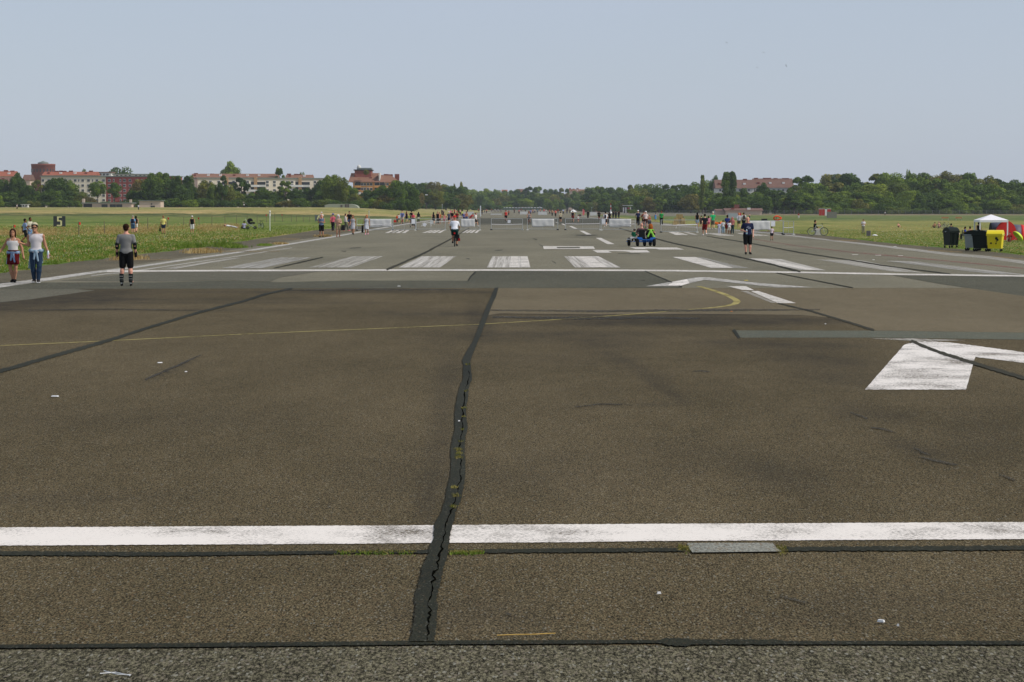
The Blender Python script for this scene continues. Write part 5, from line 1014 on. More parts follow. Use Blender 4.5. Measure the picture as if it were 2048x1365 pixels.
# skater seen from behind
Js = pose(0.98, 0.02, head=(0.0, -0.005, 0.0), L=((0.115, -0.03, 0.57), (0.14, 0.01, 0.18)), Rr=((-0.115, -0.03, 0.57), (-0.13, 0.01, 0.18)), aL=((0.262, 0.03, 1.19), (0.275, -0.05, 0.97)), aR=((-0.262, 0.03, 1.19), (-0.27, -0.06, 0.96)), sh=0.20)
b = person(253, 573, 'inline skater seen from behind in grey t-shirt, black shorts and black arm guards', 'near_skater', 1.76, 182, 'pink', ('shirt', (132, 132, 130)), ('long_shorts', BLK), ('short', (48, 30, 20)), None, 1.10, vox=VN, J=Js)
for n in 'LR':
    kn, an, el, wr = (Js[k + n] for k in ('kn', 'an', 'el', 'wr')); s_ = 1 if n == 'L' else -1
    for nm, a, c, ra, rb in (('knee_pad', kn + V3(0, -0.012, 0.045), kn + V3(0, -0.012, -0.05), 0.068, 0.066), ('elbow_pad', el + V3(0, 0, 0.055), el + V3(0, -0.02, -0.06), 0.060, 0.054), ('wrist_guard', wr + V3(0, 0, 0.05), wr + V3(0, -0.02, -0.07), 0.046, 0.044)):
        o = bpy.data.objects.new(nm, skin_mesh(nm, [(a, c, ra, rb)], 0.010, 0.01, m=BLKP)); col.objects.link(o); o.parent = b
    z0 = 0.095; boot = [(V3(an[0], an[1] + 0.01, 0.36), V3(an[0], an[1] + 0.015, 0.18), 0.066, 0.056), (V3(an[0], an[1] + 0.05, 0.145), V3(an[0], an[1] - 0.15, 0.135), 0.05, 0.046)]
    o = bpy.data.objects.new('skate_boot', skin_mesh('skate_boot', boot, 0.009, 0.03, [(V3(0, 0, 0.365), V3(0, 0, 1))], m=BLKP)); col.objects.link(o); o.parent = b
    MB().box((an[0], an[1] + 0.06, 0.29), (0.09, 0.10, 0.022)).box((an[0], an[1] + 0.03, 0.215), (0.10, 0.12, 0.014)).build('buckle', mat('buckle_silver', (0.22, 0.22, 0.22), 0.4), o)
    MB().box((an[0], an[1] - 0.04, 0.085), (0.022, 0.26, 0.035)).build('wheel_frame', STEEL, o)
    for k in range(4): MB().ring((an[0], an[1] + 0.075 - k * 0.078, 0.042), 0.022, 0.017, 'x', 14, 8).lathe([(0.001, 0)], (an[0], 0, 0), 3).build('skate_wheel', RUB, o)
    MB().tube([(an[0], an[1] + 0.07, 0.365), (an[0], an[1] - 0.03, 0.367)], 0.01, 6).build('boot_tab', cm(170, 60, 50), o)
Jb = pose(0.93, 0.0, head=(0.0, 0.0, -0.01), L=((0.11, -0.05, 0.50), (0.115, -0.02, 0.09)), Rr=((-0.10, -0.03, 0.50), (-0.085, -0.03, 0.09)), aL=((0.265, 0.06, 1.13), (0.25, -0.08, 0.90)), aR=((-0.30, 0.02, 1.15), (-0.17, -0.26, 1.09)), sh=0.205)
b = person(1495, 509.5, 'bald man in navy printed t-shirt and long black shorts holding a pale bottle', 'bottle_man', 1.84, 3, 'pink', ('shirt', NAVY), ('long_shorts', BLK), None, (40, 38, 36), 1.16, vox=0.010, J=Jb)
face(b, Jb)
mw = Matrix.Translation(b.location) @ Matrix.Rotation(R(3), 4, 'Z') @ Matrix.Scale(1.84 / 1.75, 4)
MB().box((0.02, -0.165, 1.27), (0.20, 0.01, 0.035)).box((0.0, -0.165, 1.325), (0.10, 0.01, 0.03)).box((0.05, -0.168, 1.22), (0.13, 0.01, 0.03)).build('shirt_print', cm(150, 156, 176), b)
hp = mw @ Vector(tuple(Jb['wrR'] + V3(0.07, -0.06, 0))); t = empty('drink_bottle', (hp.x, hp.y - 0.02, hp.z - 0.14), 0, 'pale blue drink bottle held by the bald man in navy', 'bottle')
MB().lathe([(0.034, 0), (0.038, 0.02), (0.038, 0.18), (0.02, 0.22)], seg=14).build('bottle_body', cm(178, 208, 220), t, True); MB().lathe([(0.02, 0.22), (0.02, 0.25)], seg=10).build('cap', PLW, t)
# ---------------------------------------------------------------- bicycles
def bicycle(px, py, rz, label, frame=(150, 30, 30), group=None, loc=None, lean=0):
    p = loc or at(px, py); root = empty('bicycle', p, R(rz), label, 'bicycle', group); root.rotation_euler[0] = lean
    fm = cm(*frame)
    for y, nm in ((0.52, 'front_wheel'), (-0.52, 'rear_wheel')):
        w_ = MB().ring((0, -y, 0.34), 0.325, 0.022, 'x', 26, 6).build(nm, RUB, root)
        g = MB().ring((0, -y, 0.34), 0.30, 0.010, 'x', 26, 5)
        for k in range(9): a = math.pi * k / 9; g.tube([(0, -y + 0.3 * math.cos(a), 0.34 + 0.3 * math.sin(a)), (0, -y - 0.3 * math.cos(a), 0.34 - 0.3 * math.sin(a))], 0.003, 3, caps=False)
        g.build('rim', STEEL, w_)
    g = MB(); BB, ST, HT, HB, RA, FA = (0, 0.06, 0.30), (0, 0.20, 0.80), (0, -0.36, 0.86), (0, -0.39, 0.72), (0, 0.52, 0.34), (0, -0.52, 0.34)
    for a, c in ((BB, ST), (ST, HT), (BB, HB), (HT, HB)): g.tube([a, c], 0.018, 7)
    for s_ in (-0.05, 0.05):
        g.tube([(s_, RA[1], RA[2]), (0, BB[1], BB[2])], 0.010, 5).tube([(s_, RA[1], RA[2]), (0, ST[1], ST[2] - 0.08)], 0.010, 5).tube([(0, HB[1], HB[2]), (s_, HB[1] - 0.02, HB[2] - 0.06), (s_, FA[1], FA[2])], 0.012, 5)
    g.build('frame', fm, root)
    MB().box((0, 0.24, 0.93), (0.15, 0.25, 0.05), taper=0.7).tube([(0, 0.2, 0.78), (0, 0.23, 0.92)], 0.013, 6).build('saddle', BLKP, root)
    MB().tube([(0, -0.36, 0.86), (0, -0.37, 1.0)], 0.014, 6).tube([(-0.29, -0.33, 1.02), (-0.1, -0.38, 1.0), (0.1, -0.38, 1.0), (0.29, -0.33, 1.02)], 0.014, 6).build('handlebar', BLKP, root)
    MB().lathe([(0.08, -0.01), (0.08, 0.01)], (0, 0.06, 0.30), 12).box((0.10, -0.08, 0.24), (0.09, 0.08, 0.02)).box((-0.10, 0.18, 0.36), (0.09, 0.08, 0.02)).tube([(0.06, 0.06, 0.30), (0.06, -0.08, 0.24)], 0.01, 5).tube([(-0.06, 0.06, 0.30), (-0.06, 0.18, 0.36)], 0.01, 5).build('cranks', STEEL, root)
    return root
def rider(px, py, rz, plabel, blabel, frame=(60, 60, 60), hgt=1.76, **k):
    p = at(px, py); bicycle(0, 0, rz, blabel, frame, loc=p)
    # rider faces -Y like the bicycle's front
    return person(0, 0, plabel, 'ride', hgt, rz, loc=p + Vector((0.23 * math.sin(R(rz)) * -1, 0.23 * math.cos(R(rz)), -0.05)), **k)
b = rider(909.5, 493.5, 180, 'cyclist in white t-shirt, dark green shorts and red cap riding away towards the barriers', 'red and black bicycle under the man in white, panniers on the right', (40, 30, 30), 1.80, skin='tan', top=('shirt', (232, 234, 242)), bot=('long_shorts', (24, 62, 60)), hair=('cap', (206, 44, 50)), shoes=BLK, fat=1.1)
p = at(909.5, 493.5); t = empty('pannier_bag', p, 0, 'black and red pannier bag on the right of the white-shirted man\'s bicycle', 'bag')
MB().box((0.20, -0.35, 0.52), (0.20, 0.32, 0.36), taper=0.85).build('bag_body', cm(*BLK), t); MB().box((0.27, -0.35, 0.42), (0.12, 0.33, 0.16)).build('side_pocket', cm(150, 34, 32), t); MB().box((0.0, -0.50, 0.80), (0.10, 0.04, 0.10)).build('rear_reflector', cm(200, 36, 36), t)
# ---------------------------------------------------------------- the people in the middle distance
def side_bag(px, py, label, c, sz=(0.28, 0.16, 0.36), z=0.75, dx=0.28, name='bag'):
    p = at(px, py); t = MB().box((0, 0, 0), sz, taper=0.8).tube([(-sz[0] * 0.3, 0, sz[2] / 2), (0, 0, sz[2] / 2 + 0.22), (sz[0] * 0.3, 0, sz[2] / 2)], 0.015, 5).build(name, cm(*c)); t.location = (p.x + dx, p.y - 0.03, p.z + z); return tag(t, label, 'bag')
person(50, 487, 'man in pale blue shirt and black shorts walking behind the couple', 'walk', 1.76, 120, 'brown', ('shirt', (150, 168, 205)), ('long_shorts', BLK), ('short', BLH), BLK)
person(60, 486, 'man in cream shirt bending his head, behind the young man in white', 'hold', 1.84, 60, 'brown', ('shirt', (205, 200, 180)), ('shorts', (120, 150, 190)), ('short', BLH), BLK)
person(266, 467, 'woman in grey cap and blue denim shorts with a backpack, behind the skater', 'stand', 1.72, 180, 'pink', ('shirt', (130, 170, 215)), ('long_shorts', (62, 92, 128)), ('cap', (170, 165, 158)), BLK)
p = at(266, 467); t = MB().box((0, 0, 0), (0.32, 0.18, 0.46), taper=0.8).tube([(-0.12, 0.1, -0.1), (-0.12, 0.28, 0.15), (-0.12, 0.1, 0.2)], 0.02, 5).tube([(0.12, 0.1, -0.1), (0.12, 0.28, 0.15), (0.12, 0.1, 0.2)], 0.02, 5).build('backpack', cm(34, 44, 66)); t.location = (p.x, p.y - 0.25, p.z + 1.22); tag(t, 'dark blue backpack worn by the woman behind the skater', 'backpack')
person(272, 466, 'person in dark top and white shorts beside the woman with the backpack', 'walk', 1.70, 180, 'pink', ('tank', BLK), ('shorts', WHT), ('long', BLH), DKG)
b = person(327, 469, 'man in yellow t-shirt and dark blue shorts standing on the grass', 'stand', 1.76, 182, 'tan', ('shirt', (226, 216, 130)), ('shorts', (50, 58, 80)), ('bald', (150, 100, 72)), BLK, 1.1)
side_bag(327, 469, 'black bag in the hand of the man in yellow', BLK, (0.14, 0.14, 0.34), 0.45, -0.32)
person(384.5, 468, 'woman in black top, white shorts and white cap standing on the grass', 'stand', 1.72, 180, 'tan', ('tank', BLK), ('long_shorts', WHT), ('cap', WHT), KHA)
# carried child
b = person(643, 475, 'man in grey top and black shorts carrying a child on his shoulders', 'hold', 1.78, 0, 'tan', ('tank', (110, 130, 158)), ('long_shorts', BLK), None, BLK)
p = at(643, 475); person(0, 0, 'small child in white shirt and white sun hat riding on a man\'s shoulders', 'sit', 0.95, 0, 'pink', ('shirt', WHT), ('shorts', PNK), ('hat', WHT), loc=p + Vector((0.0, 0.12, 1.42)))
person(666, 462.5, 'person in pink shirt, black trousers and blue hat walking beside the runway', 'walk', 1.70, 178, 'tan', ('long', (214, 104, 120)), ('trousers', DKG), ('hat', (74, 92, 160)), BLK)
person(676.5, 474.8, 'woman in beige top and shorts with a white scarf over her head', 'hold', 1.74, 4, 'tan', ('long', (196, 160, 140)), ('shorts', (170, 150, 116)), ('scarf', WHT), (150, 110, 90))
side_bag(676.5, 474.8, 'large black shoulder bag of the woman with the white scarf', (40, 38, 40), (0.32, 0.2, 0.42), 0.75, 0.38)
person(691, 462.7, 'woman in white shirt and olive trousers walking left of the black-shirted cyclist', 'walk', 1.70, 90, 'light', ('long', (214, 206, 200)), ('trousers', (96, 98, 86)), ('short', BLH), PNK)
rider(699, 457, 8, 'cyclist in black shirt and blue shorts riding towards the camera on the left', 'dark bicycle ridden by the man in the black shirt', BLK, 1.86, skin='tan', top=('shirt', BLK), bot=('shorts', (86, 106, 150)), hair=('short', BLH), shoes=BLK)
person(706, 470, 'woman in short grey dress walking towards the camera', 'walk', 1.66, 355, 'tan', ('dress', (178, 178, 184)), None, ('long', (120, 66, 40)), BLK)
person(733.5, 470.3, 'woman with red hair in a long white and grey summer dress', 'step', 1.68, 0, 'tan', ('dress', (204, 206, 212)), None, ('long', (190, 112, 56)), (226, 160, 180))
side_bag(733.5, 470.3, 'black jacket hanging from the hand of the red-haired woman', BLK, (0.18, 0.1, 0.62), 0.5, -0.36, 'jacket')
person(794.5, 446, 'child in orange shirt at the left edge of the runway', 'stand', 1.2, 180, 'light', ('long', (236, 96, 46)), ('trousers', DKG), ('short', BRH))
person(797.5, 446, 'child in white shirt beside the child in orange', 'stand', 1.3, 180, 'light', ('long', WHT), ('shorts', DKG), ('short', BRH))
side_bag(790, 445.5, 'red and white cool bag beside the child in orange', (206, 36, 42), (0.42, 0.25, 0.36), 0.2, 0)
rider(804.5, 448.8, 2, 'cyclist in blue and white coming down the left edge of the runway', 'red bicycle ridden by the cyclist in blue and white', (190, 40, 44), 1.84, skin='light', top=('long', (120, 134, 190)), bot=('shorts', (170, 168, 150)), hair=('short', BRH))
person(813, 445.5, 'woman in black dress walking between the blue-and-white cyclist and the pram', 'walk', 1.7, 180, 'light', ('dress', BLK), None, ('long', (120, 60, 50)))
person(819, 446, 'child in neon yellow vest and blue shorts near the black pram', 'stand', 1.25, 180, 'light', ('shirt', (200, 226, 96)), ('shorts', (50, 62, 110)), ('short', BRH))
person(823, 447, 'man in black t-shirt behind the woman with the pram', 'walk', 1.85, 180, 'tan', ('shirt', BLK), ('trousers', BLK), ('short', BLH))
person(826.5, 453.5, 'woman in red and pink top pushing a black pram towards the barriers', 'hold', 1.66, 0, 'pink', ('tank', (216, 76, 100)), ('trousers', DKG), ('short', (150, 90, 70)))
def pram(px, py, rz, label, c=BLK, s_=1.0):
    p = at(px, py); t = empty('pram', p, R(rz), label, 'pram'); t.scale = (s_,) * 3
    MB().prismx([(-0.35, 0.55), (0.30, 0.50), (0.38, 0.95), (0.20, 1.05), (0.12, 0.72), (-0.35, 0.75)], -0.25, 0.25).build('seat_tub', cm(*c), t)
    MB().lathe([(0.02, 0.34), (0.16, 0.30), (0.27, 0.18), (0.30, 0.0)], (0, 0.12, 0.80), 14, 0.95, 1.0).build('hood', cm(*c), t)
    MB().tube([(-0.27, -0.40, 0.15), (-0.27, 0.30, 0.62), (-0.27, 0.60, 1.05), (0.27, 0.60, 1.05), (0.27, 0.30, 0.62), (0.27, -0.40, 0.15)], 0.014, 6).tube([(-0.27, 0.35, 0.15), (-0.27, -0.2, 0.6)], 0.014, 6).tube([(0.27, 0.35, 0.15), (0.27, -0.2, 0.6)], 0.014, 6).build('frame', STEEL, t)
    for x in (-0.29, 0.29):
        for y in (-0.40, 0.37): MB().ring((x, y, 0.15), 0.12, 0.028, 'x', 16, 6).tube([(x - 0.02, y, 0.15), (x + 0.02, y, 0.15)], 0.05, 8).build('wheel', RUB, t)
    return t
pram(825.5, 455.5, 0, 'black pram pushed by the woman in the red and pink top')
person(837, 445.5, 'hooded figure in black with a cream bag right of the pram', 'stand', 1.6, 180, 'light', ('long', BLK), ('trousers', (60, 62, 50)), ('scarf', BLK))
side_bag(837, 445.5, 'cream coloured bag on the back of the hooded figure', (206, 204, 176), (0.34, 0.2, 0.3), 0.7, 0.02)
person(867, 449.3, 'woman in black with long black hair left of the white notice board', 'walk', 1.66, 180, 'light', ('dress', BLK), None, ('long', BLH))
person(875.5, 449.2, 'woman in black top and black leggings before the left barrier gap', 'stand', 1.72, 0, 'pink', ('tank', BLK), ('jeans', BLK), ('long', (160, 110, 80)))
person(879, 449, 'person in orange top half hidden behind the woman in black leggings', 'stand', 1.62, 0, 'tan', ('shirt', (196, 108, 70)), ('shorts', DKG), ('short', (120, 60, 40)))
person(889, 449, 'girl in pink dress behind the second barrier', 'walk', 1.45, 180, 'pink', ('dress', (232, 150, 146)), None, ('long', (200, 150, 110)))
person(898, 449, 'man in grey and black sports shirt left of the white-shirted cyclist', 'walk', 1.74, 0, 'light', ('shirt', (96, 100, 112)), ('shorts', NAVY), ('cap', WHT))
person(904.5, 449.5, 'tall woman in black top and pink skirt behind the cyclist', 'stand', 1.86, 0, 'tan', ('tank', BLK), ('skirt', (186, 120, 110)), ('short', BLH))
person(914, 446.5, 'woman in red hat and dark top behind the red-capped cyclist', 'stand', 1.7, 0, 'tan', ('shirt', (120, 40, 44)), ('shorts', (70, 80, 60)), ('hat', (210, 70, 80)))
person(928, 445, 'child in blue shirt behind the banner of the third barrier', 'stand', 1.5, 0, 'light', ('shirt', (96, 108, 176)), ('shorts', NAVY), ('short', BLO))
person(933, 446, 'woman with bare shoulders and long brown hair behind the banner of the third barrier', 'walk', 1.7, 0, 'tan', ('camisole', (206, 130, 110)), ('shorts', (70, 90, 130)), ('long', (92, 48, 34)))
person(940.5, 447, 'person in red t-shirt bending forward behind the third barrier', 'bend', 1.66, 60, 'tan', ('shirt', (218, 74, 78)), ('shorts', (200, 110, 100)), ('short', BLH))
person(951.5, 453.5, 'runner in white shirt and black shorts at the end of the third barrier', 'walk', 1.66, 60, 'light', ('shirt', WHT), ('shorts', BLK), ('short', BRH), WHT)
rider(1011.8, 444.5, 180, 'cyclist in red vest riding away down the middle of the runway', 'dark bicycle ridden by the cyclist in the red vest', (70, 60, 60), 1.84, skin='pink', top=('tank', (186, 62, 56)), bot=('shorts', BLK), hair=('short', (140, 70, 50)), shoes=BLK)
rider(1058, 450, 0, 'cyclist in white top holding out one arm before the middle barrier', 'dark bicycle ridden by the cyclist with the outstretched arm', (70, 60, 60), 1.76, skin='tan', top=('tank', (196, 190, 190)), bot=('shorts', BLK), hair=('long', (120, 62, 40)), shoes=BLK)
person(1121, 445.5, 'person in black and white with tan trousers right of the middle barrier', 'walk', 1.66, 180, 'tan', ('shirt', (200, 190, 160)), ('shorts', BLK), ('short', BLH))
rider(1145.5, 445, 180, 'cyclist in black top and dark red shorts riding away near the centreline', 'black bicycle ridden by the cyclist in dark red shorts', BLK, 1.75, skin='light', top=('tank', BLK), bot=('shorts', (150, 34, 36)), hair=('short', BLH))
person(1156.5, 444.8, 'small child in white top and red shorts on the runway', 'walk', 1.05, 180, 'light', ('shirt', WHT), ('shorts', (196, 50, 52)), ('short', BLO))
person(1176, 438, 'person in black walking away on the far runway', 'walk', 1.7, 180, 'light', ('long', BLK), ('trousers', BLK), ('short', BLH))
rider(1198, 441.5, 180, 'cyclist in black on a red bicycle left of the man in white', 'red bicycle of the cyclist in black', (190, 50, 44), 1.7, skin='tan', top=('shirt', BLK), bot=('shorts', BLK), hair=('short', BLH))
person(1211, 454.7, 'man in white t-shirt with a black backpack walking away at the notice sheet', 'walk', 1.80, 180, 'light', ('shirt', (230, 232, 236)), ('shorts', (70, 50, 50)), ('short', BLH), WHT)
person(1218.7, 447.5, 'woman in black walking beside the man in the white t-shirt', 'walk', 1.66, 180, 'light', ('shirt', BLK), ('trousers', BLK), ('long', (60, 40, 36)))
for px, py, c, l in ((1226.5, 437.5, BLK, 'left of three dark figures walking away near the right grass edge'), (1231.8, 438, (40, 46, 44), 'middle of three dark figures, with a white spot on the back'), (1237.5, 437.5, (50, 40, 38), 'right of three dark figures walking away near the right grass edge')):
    person(px, py, l, 'walk', 1.62, 180, 'tan', ('long', c), ('trousers', DKG), ('short', BLH))
rider(1276, 452, 180, 'cyclist in navy shirt and white helmet riding away behind the pedal kart', 'black bicycle ridden by the cyclist in the navy shirt', BLK, 1.90, skin='light', top=('shirt', NAVY), bot=('trousers', BLK), hair=('helmet', WHT))
rider(1287.5, 456.5, 180, 'cyclist in brown top and dark helmet riding away just left of the one in white', 'grey bicycle ridden by the cyclist in the brown top', (120, 120, 120), 1.84, skin='pink', top=('shirt', (140, 72, 48)), bot=('shorts', BLK), hair=('helmet', (70, 66, 60)), shoes=(150, 220, 80))
rider(1291.5, 457, 180, 'cyclist in white top and white helmet riding away behind the pedal kart', 'white bicycle ridden by the cyclist in white with the helmet', (200, 200, 200), 1.84, skin='pink', top=('shirt', (214, 196, 190)), bot=('shorts', (100, 60, 50)), hair=('helmet', WHT))
person(1299, 452, 'person in red and white checked top behind a small cart', 'stand', 1.3, 180, 'pink', ('shirt', (200, 120, 100)), ('shorts', GRY), ('hat', (196, 96, 70)))
pram(1298.5, 455, 180, 'small grey push-cart to the right of the three cyclists', (90, 92, 96), 0.8)
person(1311, 443.8, 'child in bright blue tunic on the far right grass edge', 'stand', 1.35, 180, 'tan', ('dress', (96, 156, 214)), None, ('short', BRH))
person(1322.8, 451, 'man in green t-shirt and black trousers standing behind the right barrier', 'stand', 1.82, 180, 'tan', ('shirt', (52, 158, 80)), ('trousers', BLK), ('short', (150, 80, 50)))
person(1394.5, 456, 'woman in black top and pale blue shorts at the end of the right barrier', 'stand', 1.72, 180, 'tan', ('tank', BLK), ('shorts', (140, 164, 186)), ('long', BLH))
person(1402.6, 456.5, 'person in brown half hidden left of the man in dark red shorts', 'walk', 1.4, 180, 'light', ('long', (86, 66, 62)), ('shorts', DKG), ('short', BRH))
person(1409.5, 472, 'man in black t-shirt and dark red shorts walking away past the right barrier', 'walk', 1.78, 184, 'light', ('shirt', (34, 36, 42)), ('long_shorts', (126, 26, 32)), ('short', BLH), (236, 230, 230))
person(1417, 457, 'girl in pink top right of the man in dark red shorts', 'walk', 1.35, 180, 'pink', ('shirt', (222, 140, 160)), ('shorts', (190, 80, 110)), ('long', BRH))
person(1425.7, 459.5, 'man in green t-shirt, khaki shorts and white cap walking away', 'walk', 1.86, 180, 'light', ('shirt', (52, 186, 116)), ('long_shorts', (120, 122, 104)), ('cap', (226, 220, 204)), KHA)
person(1438.5, 468, 'small child in lilac and white right of the man in green', 'stand', 1.0, 180, 'brown', ('shirt', (206, 204, 226)), ('trousers', (196, 198, 214)), ('short', BLH), WHT)
person(1446, 467.8, 'child in white t-shirt and light blue jeans', 'stand', 1.18, 180, 'brown', ('shirt', WHT), ('trousers', (138, 166, 186)), ('short', BLH))
person(1454.5, 467.5, 'person in navy and dark red behind the boy in the white t-shirt', 'stand', 1.62, 180, 'brown', ('shirt', (44, 56, 120)), ('long_shorts', (110, 26, 30)), ('short', BLH))
person(1458.5, 468.2, 'boy in white t-shirt and cream shorts in front of the person in navy', 'stand', 1.12, 180, 'brown', ('shirt', (236, 236, 240)), ('long_shorts', (214, 204, 190)), ('short', BLH), (130, 70, 50))
person(1464.5, 468, 'woman in pinkish headscarf and dark trousers with one arm held out', 'reach', 1.45, 180, 'tan', ('shirt', (176, 110, 108)), ('trousers', (44, 66, 70)), ('scarf', (196, 122, 112)), BLK)
person(1478, 458, 'person in pale grey top and grey shorts walking away on the grass edge', 'walk', 1.72, 180, 'light', ('long', (190, 190, 196)), ('shorts', (110, 110, 100)), ('short', (216, 150, 90)))
person(1487.5, 457.5, 'man in white t-shirt and black shorts with a dark backpack walking away', 'walk', 1.76, 180, 'tan', ('shirt', (226, 226, 232)), ('shorts', (30, 32, 40)), ('short', BLH))
p = at(1487.5, 457.5); t = MB().box((0, 0, 0), (0.30, 0.16, 0.48), taper=0.85).tube([(-0.1, 0.08, 0.1), (-0.1, 0.25, 0.24)], 0.02, 5).build('backpack', cm(84, 76, 76)); t.location = (p.x, p.y - 0.24, p.z + 1.22); tag(t, 'dark backpack on the man in the white t-shirt near the banner', 'backpack')
p = at(1211, 454.7); t = MB().box((0, 0, 0), (0.22, 0.14, 0.42), taper=0.85).tube([(-0.08, 0.08, 0.1), (-0.08, 0.2, 0.24)], 0.02, 5).build('backpack', cm(40, 44, 60)); t.location = (p.x - 0.04, p.y - 0.24, p.z + 1.25); tag(t, 'small dark backpack on the man in white near the centre barriers', 'backpack')
person(1543.5, 481.5, 'toddler in pinkish white t-shirt and black shorts running on the runway', 'reach', 0.98, 180, 'tan', ('shirt', (226, 208, 216)), ('shorts', (30, 36, 46)), ('short', BLH), (60, 30, 36))
person(1597, 437.5, 'tiny figure in red shirt and white trousers far out on the right grass', 'walk', 1.7, 0, 'tan', ('shirt', (160, 56, 50)), ('trousers', WHT), ('short', BLH))
person(1726.5, 467.8, 'man in white t-shirt and khaki trousers looking down on the right grass', 'hold', 1.78, 0, 'tan', ('shirt', (232, 226, 230)), ('trousers', (150, 146, 118)), ('short', BRH), BRH, 1.1)
# ---- far crowd on the runway (parts too small to show)
FC = [(1017.5, 432, 1.5, (150, 80, 60), 'brown-topped figure right of the red-vested cyclist'), (1061, 432, 1.75, (110, 120, 180), 'blue-topped figure above the middle banner'), (1065.5, 428, 1.75, (222, 120, 100), 'salmon-topped figure in the far crowd above the middle banner'), (1069.5, 427, 1.75, (206, 196, 190), 'pale figure in the far crowd beside the salmon top'),
      (1075, 426, 1.75, (84, 140, 186), 'light blue figure in the far crowd'), (1080.5, 426, 1.75, (226, 90, 76), 'coral-red figure in the far crowd'), (1088, 427.5, 1.7, (220, 60, 84), 'crimson figure in the far crowd'), (1092.5, 427, 1.6, (216, 204, 196), 'whitish figure beside the crimson one'), (1099, 429, 1.7, (196, 110, 100), 'dusky pink figure right of the far banner'),
      (1104.5, 433, 1.8, (190, 150, 120), 'beige figure walking left of the thin fence post'), (1111, 434.5, 1.75, (232, 110, 100), 'pink-topped figure in black trousers near the centreline'), (1028.5, 427, 1.7, BLK, 'dark figure standing alone on the far runway'), (1051, 426, 1.7, (30, 32, 34), 'dark figure above the middle banner'), (1038, 428, 1.6, (216, 130, 136), 'rose-topped figure on the far runway'),
      (1042.5, 424, 1.7, (170, 60, 50), 'brick-red figure on the far runway'), (964, 430, 1.75, BLK, 'man in black right of the tall pale post'), (968.5, 426, 1.75, DKG, 'dark grey figure on the far runway, left part'), (973, 427, 1.7, (206, 130, 126), 'pink figure on the far runway, left part'), (983, 424, 1.6, (180, 90, 80), 'rust figure in the row on the far left'),
      (990, 424.5, 1.6, WHT, 'white figure on the far runway left of the red-vested cyclist'), (996, 424.5, 1.6, (210, 210, 214), 'pale grey figure on the far runway left of the red-vested cyclist'), (1002, 424.5, 1.6, (150, 150, 160), 'grey figure closest to the red-vested cyclist'), (957, 424, 1.7, (200, 96, 90), 'red figure by the far left verge'),
      (901, 433, 1.7, (230, 130, 150), 'pink-shirted figure far behind the sports-shirted man'), (909, 430, 1.75, (186, 60, 56), 'red-shirted figure behind the tall woman in black'), (920.5, 431, 1.75, (230, 190, 170), 'peach-topped figure beside the dark green bush'), (924.5, 434, 1.5, (206, 230, 110), 'figure in neon vest beside the peach top'), (935, 427, 1.7, BLK, 'black figure before the small dark green bush'),
      (884, 432, 1.8, DKG, 'dark figure on the bank behind the girl in pink'), (887, 433, 1.5, (60, 64, 66), 'smaller dark figure on the bank behind the girl in pink'), (1116, 427, 1.7, (206, 80, 60), 'orange-red figure just right of the thin fence post'), (1126.5, 429, 1.8, (170, 190, 220), 'pale blue figure right of the thin fence post'), (1134, 428, 1.7, (40, 44, 50), 'dark figure by the far white tent'),
      (1140, 427, 1.7, (70, 70, 74), 'slate figure by the far white tent'), (1189.5, 429.5, 1.75, BLK, 'black figure before the grassy triangle'), (1193.5, 430, 1.7, (216, 130, 140), 'pink figure before the grassy triangle'), (1248, 428, 1.4, BLK, 'dark speck of a figure at the edge of the taxiway'), (1174, 424, 1.7, WHT, 'whitish figure at the far grass'), (1177.5, 424.3, 1.7, (214, 190, 186), 'pale pink figure at the far grass'),
      (34, 424.8, 1.8, WHT, 'white-clad walker on the far left dry grass'), (277, 425, 1.8, (206, 214, 222), 'pale figure far behind on the left field'), (488, 423.5, 1.6, (226, 226, 224), 'tiny white figure at the foot of the left trees'), (612, 422.5, 1.7, (220, 210, 204), 'tiny pale figure at the foot of the trees left of the bunker'), (1499, 437.5, 1.5, (222, 176, 160), 'small pale figure standing by the red stall'),
      (1770, 431.5, 1.6, WHT, 'white speck of a figure before the mesh fence')]
for px, py, h_, c, l in FC:
    rz = rnd.choice((0, 180, 90, 200)); person(px, py, l, rnd.choice(('walk', 'stand', 'step')), h_, rz, rnd.choice(('light', 'tan', 'pink')), ('shirt', c), ('trousers', rnd.choice((DKG, (70, 80, 110), (50, 48, 46)))), ('short', rnd.choice((BRH, BLH))), vox=0.03)
# ---------------------------------------------------------------- pedal kart with two riders
p0 = at(1288, 493.3); kart = empty('pedal_kart', p0, 0, 'blue four-wheeled pedal kart carrying two people down the runway', 'pedal kart')
KB = mat('kart_blue', s2l(44, 112, 196), 0.4, 0.06)
MB().hexa([(-0.38, -0.28, 0.36), (0.62, -0.28, 0.36), (0.62, 0.10, 0.36), (-0.38, 0.10, 0.36), (-0.40, -0.30, 0.44), (0.64, -0.30, 0.44), (0.64, 0.1, 0.44), (-0.40, 0.1, 0.44)]).hexa([(-0.42, -0.3, 0.44), (-0.06, -0.3, 0.40), (-0.06, 0.2, 0.40), (-0.42, 0.2, 0.44), (-0.42, -0.3, 0.56), (-0.14, -0.3, 0.54), (-0.14, 0.2, 0.54), (-0.42, 0.2, 0.56)]).hexa([(0.30, -0.3, 0.42), (0.66, -0.3, 0.44), (0.66, 0.2, 0.44), (0.30, 0.2, 0.42), (0.40, -0.3, 0.54), (0.66, -0.3, 0.56), (0.66, 0.2, 0.56), (0.40, 0.2, 0.54)]).build('body_shell', KB, kart)
